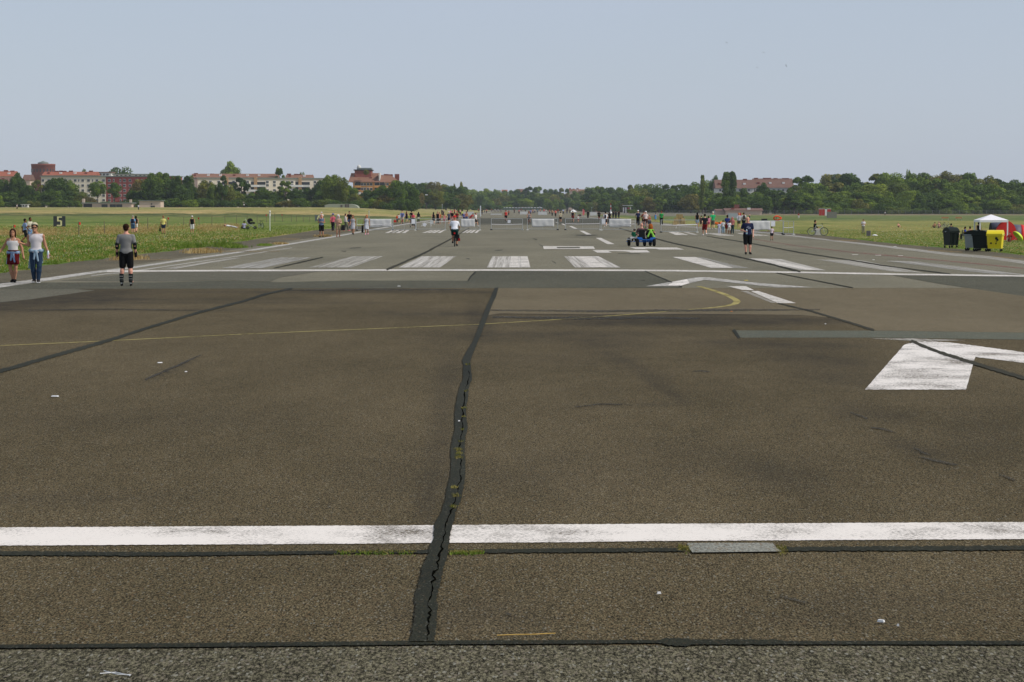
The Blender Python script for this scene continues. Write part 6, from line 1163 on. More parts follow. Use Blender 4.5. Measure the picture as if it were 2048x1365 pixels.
MB().tube([(-0.35, -0.2, 0.35), (-0.35, 1.35, 0.32)], 0.03, 7).tube([(0.5, -0.2, 0.35), (0.5, 1.35, 0.32)], 0.03, 7).tube([(-0.45, -0.1, 0.28), (0.62, -0.1, 0.28)], 0.025, 7).tube([(-1.0, 1.2, 0.28), (0.62, 1.2, 0.28)], 0.025, 7).build('frame', KB, kart)
for x, y in ((-0.40, -0.15), (0.60, -0.15), (0.05, 0.3), (-0.85, 1.1), (0.45, 1.2)):
    w_ = MB().ring((x, y, 0.265), 0.17, 0.095, 'x', 18, 8).build('wheel', RUB, kart, True); MB().tube([(x - 0.05, y, 0.265), (x + 0.05, y, 0.265)], 0.09, 10).build('hub', STEEL, w_)
for x in (-0.14, 0.38): MB().box((x, 0.12, 0.52), (0.42, 0.40, 0.08)).box((x, -0.10, 0.76), (0.40, 0.07, 0.48), taper=0.85).build('seat', BLKP, kart)
MB().tube([(-0.70, 1.1, 0.28), (-0.55, 0.8, 0.7)], 0.02, 6).ring((-0.12, 0.62, 0.80), 0.15, 0.015, 'y', 16, 6).tube([(-0.12, 1.0, 0.4), (-0.12, 0.62, 0.80)], 0.02, 6).build('steering', STEEL, kart)
MB().box((-0.62, 0.65, 0.52), (0.36, 0.3, 0.09)).box((-0.85, 0.9, 0.42), (0.3, 0.1, 0.06)).build('side_fender', PLW, kart)
Jk1 = pose(0.56, -0.05, L=((0.13, -0.48, 0.58), (0.14, -0.80, 0.38)), Rr=((-0.13, -0.48, 0.58), (-0.14, -0.80, 0.38)), aL=((0.30, -0.05, 0.80), (0.22, -0.28, 0.72)), aR=((-0.40, 0.13, 0.99), (-0.66, 0.20, 0.90)), sh=0.20)
person(0, 0, 'balding man in maroon-brown t-shirt on the pedal kart with an arm round his passenger', 'kart_man', 1.80, 180, 'pink', ('shirt', (92, 72, 74)), ('trousers', BLK), ('none', 0), BLK, 1.12, vox=0.013, J=Jk1, loc=p0 + Vector((-0.14, 0.14, -0.06)))
Jk2 = pose(0.56, -0.02, L=((0.13, -0.48, 0.58), (0.14, -0.80, 0.38)), Rr=((-0.13, -0.48, 0.58), (-0.14, -0.80, 0.38)), sh=0.165, aL=((0.26, -0.02, 0.80), (0.15, -0.28, 0.70)), aR=((-0.24, -0.02, 0.80), (-0.2, -0.28, 0.72)))
b = person(0, 0, 'passenger with long red-brown hair and a bright green scarf on the pedal kart', 'kart_girl', 1.70, 180, 'light', ('long', (34, 30, 30)), ('trousers', BLK), ('big', (158, 88, 36)), BLK, 1.0, vox=0.013, J=Jk2, loc=p0 + Vector((0.40, 0.14, -0.05)))
o = bpy.data.objects.new('green_scarf', skin_mesh('green_scarf', [(V3(-0.02, 0.28, 1.02), V3(-0.19, 0.33, 0.62), 0.05, 0.075, (1, 1.5, 1)), (V3(0.02, 0.28, 1.02), V3(0.19, 0.33, 0.66), 0.05, 0.05, (1, 1.5, 1)), (V3(-0.14, 0.20, 1.03), V3(0.14, 0.20, 1.03), 0.07, 0.07), (V3(0, 0.22, 1.0), V3(0, 0.29, 0.9), 0.06, 0.06), (V3(-0.19, 0.33, 0.62), V3(-0.22, 0.34, 0.48), 0.07, 0.03, (1, 1.5, 1))], 0.013, 0.03, m=cm(150, 214, 84))); col.objects.link(o); o.parent = b
person(0, 0, 'child in dark green seated low at the left front of the pedal kart', 'seat', 1.05, 180, 'tan', ('long', (34, 100, 72)), ('trousers', BLK), ('short', BRH), WHT, loc=p0 + Vector((-0.55, 0.75, 0.22)))
# ---------------------------------------------------------------- mobile barriers across the runway
MESH = mat('banner_sheet', (0.60, 0.60, 0.585), 0.6, 0.12, 3, bump=0.3); TAPE = mat('white_tape', (0.72, 0.70, 0.70), 0.5, 0.1, 5)
def barrier(x0, x1, yb0, yb1, label, banner=None, tape=None, sheet=None, top=1.17):
    ym = (yb0 + yb1) / 2; A, B = at(x0, ym), at(x1, ym); d = B - A; L = math.hypot(d.x, d.y); root = empty('barrier', A, rnd.uniform(-0.05, 0.07), label, 'barrier', 'mobile barriers across the runway')
    MB().tube([(0, 0, 0.12), (0, 0, top), (L, 0, top), (L, 0, 0.12)], 0.024, 8, True).tube([(L * 0.5, 0, 0.12), (L * 0.5, 0, top)], 0.012, 6).build('frame', STEEL, root)
    g = MB(); n = int(L / 0.22)
    for i in range(1, n): g.tube([(L * i / n, 0, 0.12), (L * i / n, 0, top)], 0.0022, 3, caps=False)
    for i in range(1, 6): g.tube([(0, 0, 0.12 + (top - 0.12) * i / 6), (L, 0, 0.12 + (top - 0.12) * i / 6)], 0.0022, 3, caps=False)
    g.build('wire_mesh', STEEL, root)
    for x in (0, L):
        MB().box((x, 0, 0.055), (0.22, 0.62, 0.11), taper=0.85).build('foot', mat('foot_concrete', s2l(176, 176, 168), 0.9, 0.2, 4) if (x > 0) == (int(x0) % 2 == 0) else RUB, root)
        MB().tube([(x, -0.02, 0.08), (x, -0.02, top + 0.03)], 0.028, 8).build('post', STEEL, root)
    if banner:
        t0, t1 = banner; g = MB(); n = 24; v = []; f = []
        for i in range(n + 1):
            x = L * (t0 + (t1 - t0) * i / n)
            for k in range(7):
                z = 0.34 + (top - 0.36) * k / 6; y = -0.035 - 0.012 * math.sin(i * 0.9 + k * 0.35) * (1 - abs(k - 3) / 5) - 0.008 * math.sin(i * 0.37 + k)
                v.append((x, y, z - (0.05 * math.sin(i * math.pi / n * 2) if k == 0 else 0)))
        for i in range(n):
            for k in range(6): a = i * 7 + k; f.append((a, a + 7, a + 8, a + 1))
        o = mesh_obj('banner', v, f, MESH, root, True); md = o.modifiers.new('s', 'SOLIDIFY'); md.thickness = 0.004
    if tape: MB().tube([(0, -0.03, tape), (L * 0.35, -0.03, tape - 0.03), (L * 0.7, -0.03, tape - 0.01), (L, -0.03, tape + 0.02)], 0.030, 6).build('tape', TAPE, root)
    if sheet: MB().box((L * sheet, -0.045, top - 0.25), (0.36, 0.012, 0.46)).build('notice_sheet', mat('paper_white', (0.76, 0.77, 0.80), 0.6, 0.03), root)
    return root
barrier(714, 785, 462, 461.5, 'first barrier from the left, with a sagging white banner', (0.36, 0.97), 0.62)
barrier(786, 831, 462, 461.5, 'second barrier from the left, with a narrow gap to the red bag', None, None, 0.9)
barrier(832.5, 890.5, 461.2, 461, 'third barrier from the left with a white notice board', None, None)
barrier(902.5, 960, 461.3, 461, 'barrier with a white banner behind the red-capped cyclist', (0.34, 0.82), None)
barrier(982.6, 1045, 461, 460.5, 'bare barrier with red and white tape left of the runway axis', None, 0.60)
barrier(1055, 1115.5, 461, 460.7, 'barrier with a square white banner on the runway axis', (0.14, 0.88), None)
barrier(1130.8, 1200, 461, 460.7, 'bare barrier with white tape behind the centreline dashes', None, 0.66)
barrier(1203, 1270, 461.5, 461.5, 'barrier with white banner and notice sheet behind the pedal kart', (0.22, 0.88), 0.64, 0.06)
barrier(1322, 1394.5, 464.6, 467, 'bare barrier to the right of the pedal kart', None, 0.72)
barrier(1499, 1566.5, 468.3, 469.5, 'rightmost banner barrier behind the bald man in navy', (0.0, 0.62), None, 0.70)
barrier(1566.8, 1587, 469.7, 471.5, 'short skewed barrier at the right end of the row', None, 0.65)
def stand_board(px, py, w_, h_, z, label, m_, tilt=0.0, cat='sign', name='notice_board'):
    p = at(px, py); t = empty(name, p, 0, label, cat); o = MB().box((0, 0, 0), (w_, 0.03, h_)).build('board', m_, t); o.location = (0, 0, z); o.rotation_euler = (0, tilt, 0)
    if z > h_ / 2 + 0.05: MB().tube([(-w_ * 0.3, 0.03, 0), (-w_ * 0.3, 0.03, z)], 0.02, 6).tube([(w_ * 0.3, 0.03, 0), (w_ * 0.3, 0.03, z)], 0.02, 6).build('leg', STEEL, t)
    return t
PAP = mat('paper_white', (0.7, 0.7, 0.7))
stand_board(863.5, 450, 0.42, 0.52, 0.35, 'small grey-white notice board standing before the woman in black', mat('pale_grey_board', s2l(196, 200, 198)))
stand_board(849.3, 453.5, 0.40, 0.42, 0.22, 'tilted white sheet with a round dark mark lying against the low tape', PAP, 0.5)
stand_board(1018.2, 447, 0.42, 0.46, 0.27, 'white box-like board beside the red-vested cyclist', PAP)
stand_board(1528.5, 449.5, 1.15, 0.62, 0.80, 'black display board standing behind the right banner', mat('board_black', (0.01, 0.012, 0.012), 0.5), name='display_board')
for i, (x0, x1, y) in enumerate(((843, 862, 452.5), (868, 900, 449.2), (1352, 1393, 456.5))):
    A, B = at(x0, y + 0.7), at(x1, y + 0.7); MB()
    t = empty('low_barrier', A, math.atan2(B.y - A.y, B.x - A.x), ('low white plastic tape on short pegs, left of the notice board', 'low white rail in front of the woman in black leggings', 'white tubular rack standing low behind the right barrier')[i], 'rail'); L = (B - A).length
    MB().tube([(0, 0, 0), (0.1, 0, 0.38), (L, 0, 0.45), (L, 0, 0)], 0.035, 6).build('rail', PLW, t)
for x0, x1, y, l in ((925, 948, 432.5, 'far white banner beside the small dark green bush'), (1040, 1055, 431, 'far white banner above the middle barrier, left one'), (1076, 1094, 431.8, 'far white banner above the middle barrier, right one'), (1180, 1194, 433.5, 'far pale banner left of the grassy triangle'), (981, 1004, 430.4, 'far low white tape at the left of the runway')):
    A, B = at(x0, y), at(x1, y); t = empty('far_barrier', A, math.atan2(B.y - A.y, B.x - A.x), l, 'barrier'); L = (B - A).length; hh = 1.15 if x0 != 981 else 0.35
    MB().tube([(0, 0, 0), (0, 0, hh), (L, 0, hh), (L, 0, 0)], 0.04, 5).build('frame', STEEL, t); MB().box((L / 2, -0.05, hh * 0.58), (L * 0.97, 0.02, hh * 0.7)).build('banner', MESH, t)
# white-topped screen across the far end
A = far(1005, 419, 1900); t = empty('screen_fence', (A.x, 1900, 0), 0, 'long dark screen fence topped with a row of white caps at the runway end', 'fence')
L = far(1086, 419, 1900).x - A.x; MB().box((L / 2, 0, 1.0), (L, 0.1, 2.0)).build('screen', mat('screen_green', s2l(84, 98, 84), 0.9), t)
for i in range(13): MB().box((L * (i + 0.4) / 13, -0.1, 2.0), (1.7, 0.3, 0.5)).build('white_cap', PLW, t)
# ---------------------------------------------------------------- hay, grill drum, cart things right of centre
HAY = mat('straw', s2l(166, 144, 98), 0.95, 0.35, 5, bump=0.5)
for x, rz, dz, w_, l in ((1354, 0.1, 0, 0.85, 'lower left straw bale of the stack'), (1366.5, -0.1, 0, 0.85, 'lower right straw bale of the stack, half behind the black grill'), (1356, 0.05, 0.47, 0.8, 'middle left straw bale of the stack'), (1367, 0.15, 0.47, 0.6, 'middle right straw bale of the stack'), (1361, -0.05, 0.94, 0.9, 'topmost straw bale of the stack')):
    p = far(x, 0, 300); z = terr(p.x, 300); t = empty('straw_bale', (p.x, 300, z + dz), rz, l, 'straw bale', 'straw bales stacked at the right runway edge'); MB().box((0, 0, 0.235), (w_, 0.5, 0.46)).build('straw', HAY, t); MB().box((-0.18, 0, 0.235), (0.015, 0.515, 0.475)).box((0.18, 0, 0.235), (0.015, 0.515, 0.475)).build('twine', cm(90, 80, 60), t)
p = at(1361.5, 449.5); t = empty('covered_grill', p, 0, 'round black covered grill on thin legs before the straw bales', 'grill')
MB().lathe([(0.10, 0.45), (0.34, 0.55), (0.40, 0.85), (0.36, 1.1), (0.18, 1.25), (0.02, 1.28)], seg=16).build('cover', BLKP, t, True)
for k in range(3): a = k * 2.1; MB().tube([(0.22 * math.cos(a), 0.22 * math.sin(a), 0.6), (0.30 * math.cos(a), 0.30 * math.sin(a), 0)], 0.018, 5).build('leg', STEEL, t)
# kites and stalls
def rim_kite(px, py, label, c, w_, h_, z):
    p = at(px, py); t = empty('inflatable_kite', p + Vector((0, 0, z)), 0, label, 'kite'); pts = []
    for k in range(20):
        a = 2 * math.pi * k / 20; x = w_ * math.cos(a) * (1 if math.cos(a) < 0 else 1.15); y = h_ * math.sin(a) * (1 - 0.45 * max(0, math.cos(a)))
        pts.append((x, 0.25 * math.sin(a * 2), y))
    MB().tube(pts, 0.17, 8, True).build('inflated_rim', cm(*c), t, True); MB().tube([(-w_ * 0.3, 0, h_ * 0.9), (-w_ * 0.28, 0, -h_ * 0.9)], 0.06, 6).build('strut', BLKP, t); return t
rim_kite(1554.5, 441.8, 'orange inflatable-rimmed kite standing on edge on the right grass', (232, 84, 40), 0.85, 0.50, 0.62)
p = at(1437, 452.5); t = empty('folded_kite', p, 0, 'orange and black kite canopy lying on the grass behind the children', 'kite'); MB().tube([(-0.65, 0, 0.2), (-0.35, 0.1, 0.36), (0.05, 0, 0.24), (0.4, 0.1, 0.4), (0.75, 0, 0.28)], [0.08, 0.18, 0.17, 0.18, 0.07], 8).build('canopy', cm(240, 120, 52), t, True); MB().tube([(-0.3, 0.12, 0.5), (0.1, 0.1, 0.42), (0.5, 0.12, 0.52)], 0.06, 6).build('strut', BLKP, t)
a, c = far(1457, 431.5, 620), far(1475, 425, 620); t = empty('market_stall', ((a.x + c.x) / 2, 620, terr(a.x, 620)), 0, 'grey canvas stall with a bright red banner at its right end', 'stall')
MB().box((0, 0, 1.0), (2.6, 1.6, 1.3)).build('canvas_side', mat('grey_canvas', s2l(164, 168, 170)), t); MB().box((1.7, -0.1, 1.3), (1.0, 0.1, 0.95)).build('red_banner', cm(222, 50, 72), t); MB().box((2.6, 0, 1.5), (0.5, 0.1, 0.4)).build('yellow_sign', cm(196, 160, 60), t)
a = far(1165, 428, 560); t = empty('pink_flag', (a.x, 560, terr(a.x, 560)), 0, 'pink and dark feather flag and blanket on the far grass', 'flag'); MB().tube([(0, 0, 0), (0, 0, 1.9)], 0.03, 5).build('pole', STEEL, t); MB().prism([(0, 0.3), (0.45, 0.5), (0.55, 1.3), (0.3, 1.9), (0, 1.8)], -0.02, 0.02).build('flag_cloth', cm(226, 120, 122), t); MB().box((-0.7, 0, 0.35), (0.9, 0.5, 0.5), taper=0.6).build('blanket', cm(80, 70, 72), t)
a = far(1147, 426, 560); t = empty('white_tent', (a.x, 560, terr(a.x, 560)), 0, 'small white market tent in the far crowd right of the axis', 'tent'); MB().hexa([(-0.8, -0.6, 1.2), (0.8, -0.6, 1.2), (0.8, 0.6, 1.2), (-0.8, 0.6, 1.2), (-0.2, -0.1, 1.75), (0.2, -0.1, 1.75), (0.2, 0.1, 1.75), (-0.2, 0.1, 1.75)]).build('canopy', PLW, t)
for x in (-0.75, 0.75): MB().tube([(x, -0.55, 0), (x, -0.55, 1.2)], 0.04, 5).build('leg', STEEL, t)
for px, pt, pb, d, l in ((961, 412, 433, None, 'tall pale post beside the man in black on the runway'), (884.5, 408.5, 423, None, 'white post with a plate on the bank above the crowd'), (1183.5, 415, 425, None, 'thin blue-topped post at the far grass'), (738, 421, 446, None, 'thin grey pole behind the first banner'), (1292, 425, 443, None, 'thin pale wand behind the cyclists')):
    p = at(px, pb); h_ = (pb - pt) / F * p.y; t = empty('marker_post', p, 0, l, 'post'); MB().tube([(0, 0, 0), (0, 0, h_)], 0.05 if px != 961 else 0.13, 8).build('pole', STEEL if px in (738, 1292) else mat('pale_post', s2l(206, 212, 214)), t); MB().box((0, -0.05, h_ * 0.9), (0.3, 0.04, 0.35) if px != 738 else (0.08, 0.04, 0.1)).build('plate', PLW, t)
# ---------------------------------------------------------------- left field things
p = at(119, 455); t = empty('number_sign', p, R(-3), 'dark grey distance board with a cream figure 5 on the left grass', 'sign')
s_ = p.y / F; W_, Hh = 24.2 * s_, 20.8 * s_; MB().box((0, 0, 0.1 + Hh / 2), (W_, 0.12, Hh)).build('panel', mat('sign_panel_dark', s2l(58, 62, 64), 0.7), t)
u = Hh / 10; zb = 0.1; g = MB()
for x0, x1, z0, z1 in ((-2.1, 2.6, 8.5, 9.6), (-2.1, -0.6, 5.9, 8.5), (-2.1, 1.6, 4.9, 6.0), (1.0, 2.6, 0.8, 5.6), (-2.4, 1.6, 0.4, 1.6)): g.box(((x0 + x1) / 2 * u, -0.075, zb + (z0 + z1) / 2 * u), ((x1 - x0) * u, 0.02 + 0.001 * x0, (z1 - z0) * u))
g.build('figure_five', mat('sign_cream', s2l(226, 218, 160), 0.7), t)
p = at(637, 445); t = empty('number_sign', p, 0, 'grey distance board with a cream figure 4, half behind the man carrying a child', 'sign'); s_ = p.y / F; W_, Hh = 14.5 * s_, 11.8 * s_
MB().box((0, 0, 0.25 + Hh / 2), (W_, 0.1, Hh)).box((-W_ * 0.4, 0, 0.13), (0.06, 0.06, 0.28)).box((W_ * 0.4, 0, 0.13), (0.06, 0.06, 0.28)).build('panel', mat('sign_panel_grey', s2l(104, 110, 108)), t); u = Hh / 10
g = MB().box((0.9 * u, -0.06, 0.25 + 4.8 * u), (1.5 * u, 0.02, 8.8 * u)).box((0, -0.062, 0.25 + 3.2 * u), (5.2 * u, 0.02, 1.4 * u)); o = g.build('figure_four', mat('sign_cream', s2l(1, 1, 1)), t)
MB().tube([(-2.2 * u, -0.06, 0.25 + 3.6 * u), (0.3 * u, -0.06, 0.25 + 9.0 * u)], 0.7 * u, 5).build('figure_four_stroke', mat('sign_cream', s2l(1, 1, 1)), t)
POSTM = mat('weathered_post', s2l(112, 104, 84), 0.95, 0.3, 6); REDC = cm(200, 58, 50)
for i, (px, yt, yb, red) in enumerate([(27.5, 450, 463, 1), (157.8, 444, 470.5, 1), (209, 442, 468, 0), (295.6, 436, 460, 0), (335.6, 435, 455, 1), (367.7, 434, 451.5, 0), (398.5, 435, 452.5, 1), (424, 432, 451.5, 0), (450, 431, 451.5, 0), (473.5, 430, 448.7, 0), (494.6, 430, 448, 0), (514.4, 429.7, 447, 0), (532.9, 429, 445, 1), (549.6, 426.5, 444, 0), (565, 428.6, 444, 1), (583, 430.7, 444, 0), (592.9, 430.5, 444, 0), (606.5, 431.4, 444, 0), (619.7, 431.6, 444, 0)]):
    p = at(px, yb); h_ = (yb - yt) / F * p.y
    lb = nth('p') + ' plain weathered fence post from the left on the left grass' if not red else {27.5: 'fence post with a reddish top behind the woman in the camisole', 157.8: 'nearest weathered fence post with a red cap flag, between the 5 sign and the skater', 335.6: 'fence post with a red cap right behind the man in yellow', 398.5: 'fence post with a red cap just right of the woman in white shorts', 532.9: 'fence post with a small red top left of the white pole', 565: 'fence post with a red-brown top right of the white pole'}[px]
    t = empty('fence_post', p, rnd.uniform(0, 3), lb, 'post', 'fence posts on the left grass'); MB().tube([(0, 0, -0.1), (rnd.uniform(-.02, .02), 0, h_ * 0.5), (rnd.uniform(-.04, .04), 0, h_)], [0.045, 0.04, 0.035], 7).build('post', POSTM, t)
    if red: MB().box((0.08, -0.02, h_ - 0.16), (0.20, 0.16, 0.24), taper=0.8).build('red_cap', REDC, t)
p = at(540, 462.6); t = empty('marker_pole', p, 0, 'slim white metal marker pole standing in the left grass', 'pole')
h_ = 41.6 / F * p.y; MB().tube([(0, 0, 0), (0, 0, h_)], 0.035, 8).build('pole', PLW, t); MB().tube([(0, 0, h_ * 0.72), (0, 0, h_ * 0.98)], 0.07, 8).build('sleeve', mat('sleeve_white', (0.8, 0.8, 0.8)), t); MB().tube([(0, 0, h_ * 0.86), (0, 0, h_ * 0.89)], 0.078, 8).build('band', BLKP, t)
person(488, 458.5, 'person in lilac shirt sitting in the grass beside the black pram', 'sit', 1.7, 200, 'brown', ('shirt', (176, 176, 206)), ('trousers', DKG), ('short', BLH))
person(476, 458.5, 'person in white lying stretched out in the grass', 'lie', 1.7, 90, 'pink', ('long', WHT), ('trousers', (200, 200, 204)), ('short', BRH))
pram(502.5, 459, 90, 'large black cargo pram parked in the left grass', BLK, 1.15)
bicycle(522, 457, 30, 'dark bicycle standing in the left grass near the black pram', (40, 60, 60))
# ---------------------------------------------------------------- right field things
bicycle(1635.5, 471.5, 90, 'silver-white bicycle leaning on the concrete block at the runway edge', (196, 200, 198))
person(1629.5, 470.5, 'person in black jacket sitting by the silver-white bicycle', 'seat', 1.62, 100, 'tan', ('long', BLK), ('trousers', (190, 180, 170)), ('short', BLH), BLK)
p = at(1636, 470.8); t = MB().hexa([(-0.27, -0.3, 0), (0.22, -0.3, 0), (0.22, 0.2, 0), (-0.27, 0.2, 0), (-0.12, -0.26, 0.46), (0.18, -0.26, 0.48), (0.18, 0.16, 0.48), (-0.12, 0.16, 0.46)]).build('concrete_block', mat('block_concrete', s2l(176, 172, 162), 0.9, 0.2, 4)); t.location = p; tag(t, 'pale wedge-shaped concrete block beside the silver bicycle', 'block')
p = at(1737, 472.5); t = empty('grey_box', p, 0, 'grey loudspeaker-like box standing on the grass right of the man in white', 'box'); MB().box((0, 0, 0.31), (0.42, 0.3, 0.6)).build('case', mat('case_grey', s2l(92, 88, 92)), t); MB().tube([(0.25, 0, 0), (0.25, 0, 0.6)], 0.012, 5).build('rod', STEEL, t)
p = at(1749.5, 472); t = MB().lathe([(0.36, 0), (0.30, 0.08), (0.12, 0.16), (0.01, 0.17)], seg=14, sx=1, sy=0.6).build('white_cloth', PLW, None, True); t.location = p; tag(t, 'white crumpled cloth lying on the grass beside the grey box', 'cloth')
person(1797, 455, 'sunbather with bare shoulders far out on the right grass', 'sit', 1.3, 20, 'pink', None, ('shorts', BLK), ('short', BRH))
person(1869, 456, 'sunbather sitting in the grass left of the parked bicycles', 'sit', 1.6, 200, 'tan', None, ('shorts', BLK), ('short', BRH))
person(1878, 456, 'sunbather with pale skin next to the parked bicycles', 'sit', 1.7, 10, 'pink', ('camisole', (200, 160, 150)), ('shorts', GRY), ('cap', (180, 130, 130)))
bicycle(1883, 457, 70, 'bicycle lying up behind the sunbathers, left one', (90, 100, 100)); bicycle(1892, 457.5, 60, 'bicycle standing behind the sunbathers, right one', (170, 176, 180))
for x0, x1, l in ((1883, 1897.5, 'long wooden bench on the far right grass, left one'), (1911, 1924, 'long wooden bench on the far right grass, right one')):
    A = at(x0, 441.5); L = (x1 - x0) / F * A.y; t = empty('bench', A, 0, l, 'bench'); MB().box((L / 2, 0, 0.45), (L, 0.4, 0.06)).build('seat', mat('bench_wood', s2l(168, 122, 84)), t); MB().box((L / 2, 0.22, 0.75), (L, 0.05, 0.28)).build('backrest', mat('bench_wood', (1, 1, 1)), t)
    for k in (0.08, 0.92): MB().box((L * k, 0, 0.21), (0.06, 0.38, 0.42)).build('leg', STEEL, t)
# gazebo
p = at(1981.5, 481); s_ = p.y / F; hw = 28.5 * s_; ze, zp = 40.5 * s_, 51.5 * s_; t = empty('gazebo', p, R(0), 'white pop-up gazebo on the right grass behind the bins', 'gazebo')
GZ = mat('white_tarpaulin', (0.80, 0.78, 0.80), 0.6, 0.04, 2)
v = [(-hw, -hw, ze), (hw, -hw, ze), (hw, hw, ze), (-hw, hw, ze), (0, 0, zp), (-hw, -hw, ze - 0.22), (hw, -hw, ze - 0.22), (hw, hw, ze - 0.22), (-hw, hw, ze - 0.22)]
o = mesh_obj('canopy', v, [(0, 1, 4), (1, 2, 4), (2, 3, 4), (3, 0, 4), (0, 5, 6, 1), (1, 6, 7, 2), (2, 7, 8, 3), (3, 8, 5, 0)], GZ, t); md = o.modifiers.new('s', 'SOLIDIFY'); md.thickness = 0.01
for x in (-1, 1):
    for y in (-1, 1): MB().box((x * (hw - 0.06), y * (hw - 0.06), ze / 2 - 0.12), (0.12, 0.05, ze - 0.2)).box((x * (hw - 0.09) , y * (hw - 0.12), ze / 2 - 0.12), (0.05, 0.12, ze - 0.2)).build('leg', GZ, t)
# tent
p = at(2010, 480.5); t = empty('dome_tent', p + Vector((0.0, 0.8, 0)), R(0), 'red and dark grey tunnel tent behind the gazebo', 'tent'); s_ = p.y / F
def dome(name, x0, x1, w_, h_, m_, y0=0.0, lean=0.0):
    n = 14; v, f = [], []
    for i in range(n + 1):
        a = math.pi * i / n
        for x, k in ((x0, 0.96), ((x0 + x1) / 2, 1.0), (x1, 0.96)): v.append((x + lean * math.sin(a), y0 - w_ * math.cos(a) * k, h_ * math.sin(a) ** 0.8 * k))
    for i in range(n):
        for k in (0, 1): a = i * 3 + k; f.append((a, a + 1, a + 4, a + 3))
    o = mesh_obj(name, v, f, m_, t, True); md = o.modifiers.new('s', 'SOLIDIFY'); md.thickness = 0.02; return o
TR, TG = mat('tent_red', s2l(206, 42, 38), 0.55, 0.08, 2), mat('tent_grey', s2l(84, 84, 98), 0.55, 0.08, 2)
q_ = lambda v_: (v_ - 2010) * s_
dome('grey_shell', q_(1984), q_(2020), 1.0, 36 * s_, TG)
g = MB(); N = 18; pts = [(q_(2009) + 22 * s_ * math.cos(math.pi * k / N), 38.5 * s_ * math.sin(math.pi * k / N) ** 0.75) for k in range(N + 1)]
MB().prism(pts, -1.5, -1.42).build('red_door_panel', TR, t); 
v = [(x, -1.46, z) for x, z in pts] + [(x * 0.9 + 0.1, -0.7, z * 0.95) for x, z in pts]; mesh_obj('red_porch', v, [(i, i + 1, i + N + 2, i + N + 1) for i in range(N)], TR, t, True)
dome('grey_shell', q_(2020), q_(2046), 1.05, 31 * s_, TG)
dome('red_stripe', q_(2041), q_(2048), 1.06, 31 * s_, TR, lean=0.1); dome('grey_tail', q_(2048), q_(2075), 0.8, 22 * s_, mat('tent_pale', s2l(176, 168, 172)))
p = at(2034, 484); t = empty('beach_umbrella', p + Vector((0, -0.3, 0.0)), 0, 'neon yellow sun umbrella tipped on its side before the tent', 'umbrella')
N = 16; rr_ = [(0.22, 0.31), (0.42, 0.24), (0.56, 0.14), (0.64, 0.0)]; v = [(0, 0, 0.33)] + [(r_ * math.cos(2 * math.pi * k / N), r_ * math.sin(2 * math.pi * k / N), z) for r_, z in rr_ for k in range(N)]
o = mesh_obj('canopy', v, [(0, 1 + k, 1 + (k + 1) % N) for k in range(N)] + [(1 + j * N + k, 1 + (j + 1) * N + k, 1 + (j + 1) * N + (k + 1) % N, 1 + j * N + (k + 1) % N) for j in range(3) for k in range(N)], mat('neon_yellow', s2l(206, 230, 66), 0.5, 0.05), t, True); md = o.modifiers.new('s', 'SOLIDIFY'); md.thickness = 0.01; o.rotation_euler = (R(-8), R(48), 0); o.location = (0.0, 0, 0.50); MB().tube([(0, 0, 0.28), (0, 0, -0.6)], 0.015, 6).build('stick', STEEL, o)
for x, y, P_, rz, sk, tp, bt, hr, l, hg in ((1902, 483, 'stand', 180, 'tan', ('long', BLK), ('trousers', BLK), ('short', BLH), 'dark-haired person showing just above the left black bin', 1.70), (1917.5, 479.5, 'bend', 270, 'pink', ('shirt', WHT), ('shorts', (214, 190, 180)), ('short', BLO), 'person in white half hidden right of the left black bin', 1.1),
        (1930.5, 479.5, 'seat', 250, 'brown', ('shirt', (40, 70, 160)), ('trousers', DKG), ('short', BLH), 'person in blue shirt sitting in a camping chair', 1.70), (1940, 480, 'seat', 200, 'tan', ('camisole', (120, 140, 200)), ('shorts', GRY), ('bun', BRH), 'woman with a bun and bare shoulders sitting beside the person in blue', 1.74), (1957, 481, 'stand', 180, 'pink', ('tank', BLK), ('shorts', BLK), ('bun', BLH), 'woman in black standing under the left side of the gazebo', 1.78), (1959, 484, 'seat', 180, 'light', ('shirt', WHT), ('shorts', WHT), ('short', BLH), 'person in white seated before the woman in black under the gazebo', 1.5), (2019, 484, 'sit', 340, 'tan', ('shirt', (200, 50, 46)), ('shorts', (196, 60, 54)), ('short', BRH), 'person in red sitting at the tent door', 1.6)):
    person(x, y, l, P_, hg, rz, sk, tp, bt, hr)
p = at(1930, 480); t = empty('camping_chair', p + Vector((0, 0.1, 0)), R(70), 'olive camping chair left of the grey bin', 'chair'); MB().box((0, 0, 0.42), (0.5, 0.45, 0.05)).build('seat', cm(86, 84, 62), t); MB().box((0, 0.24, 0.72), (0.5, 0.05, 0.55)).build('backrest', cm(86, 84, 62), t)
for x in (-0.22, 0.22):
    for y in (-0.2, 0.2): MB().tube([(x, y, 0), (x, y, 0.42)], 0.014, 5).build('leg', STEEL, t)
t = MB().box((0, 0, 0.06), (0.36, 0.26, 0.12), taper=0.7).build('yellow_bag', cm(214, 224, 60)); t.location = at(1932.5, 483); tag(t, 'small neon yellow bag on the grass beside the camping chair', 'bag')
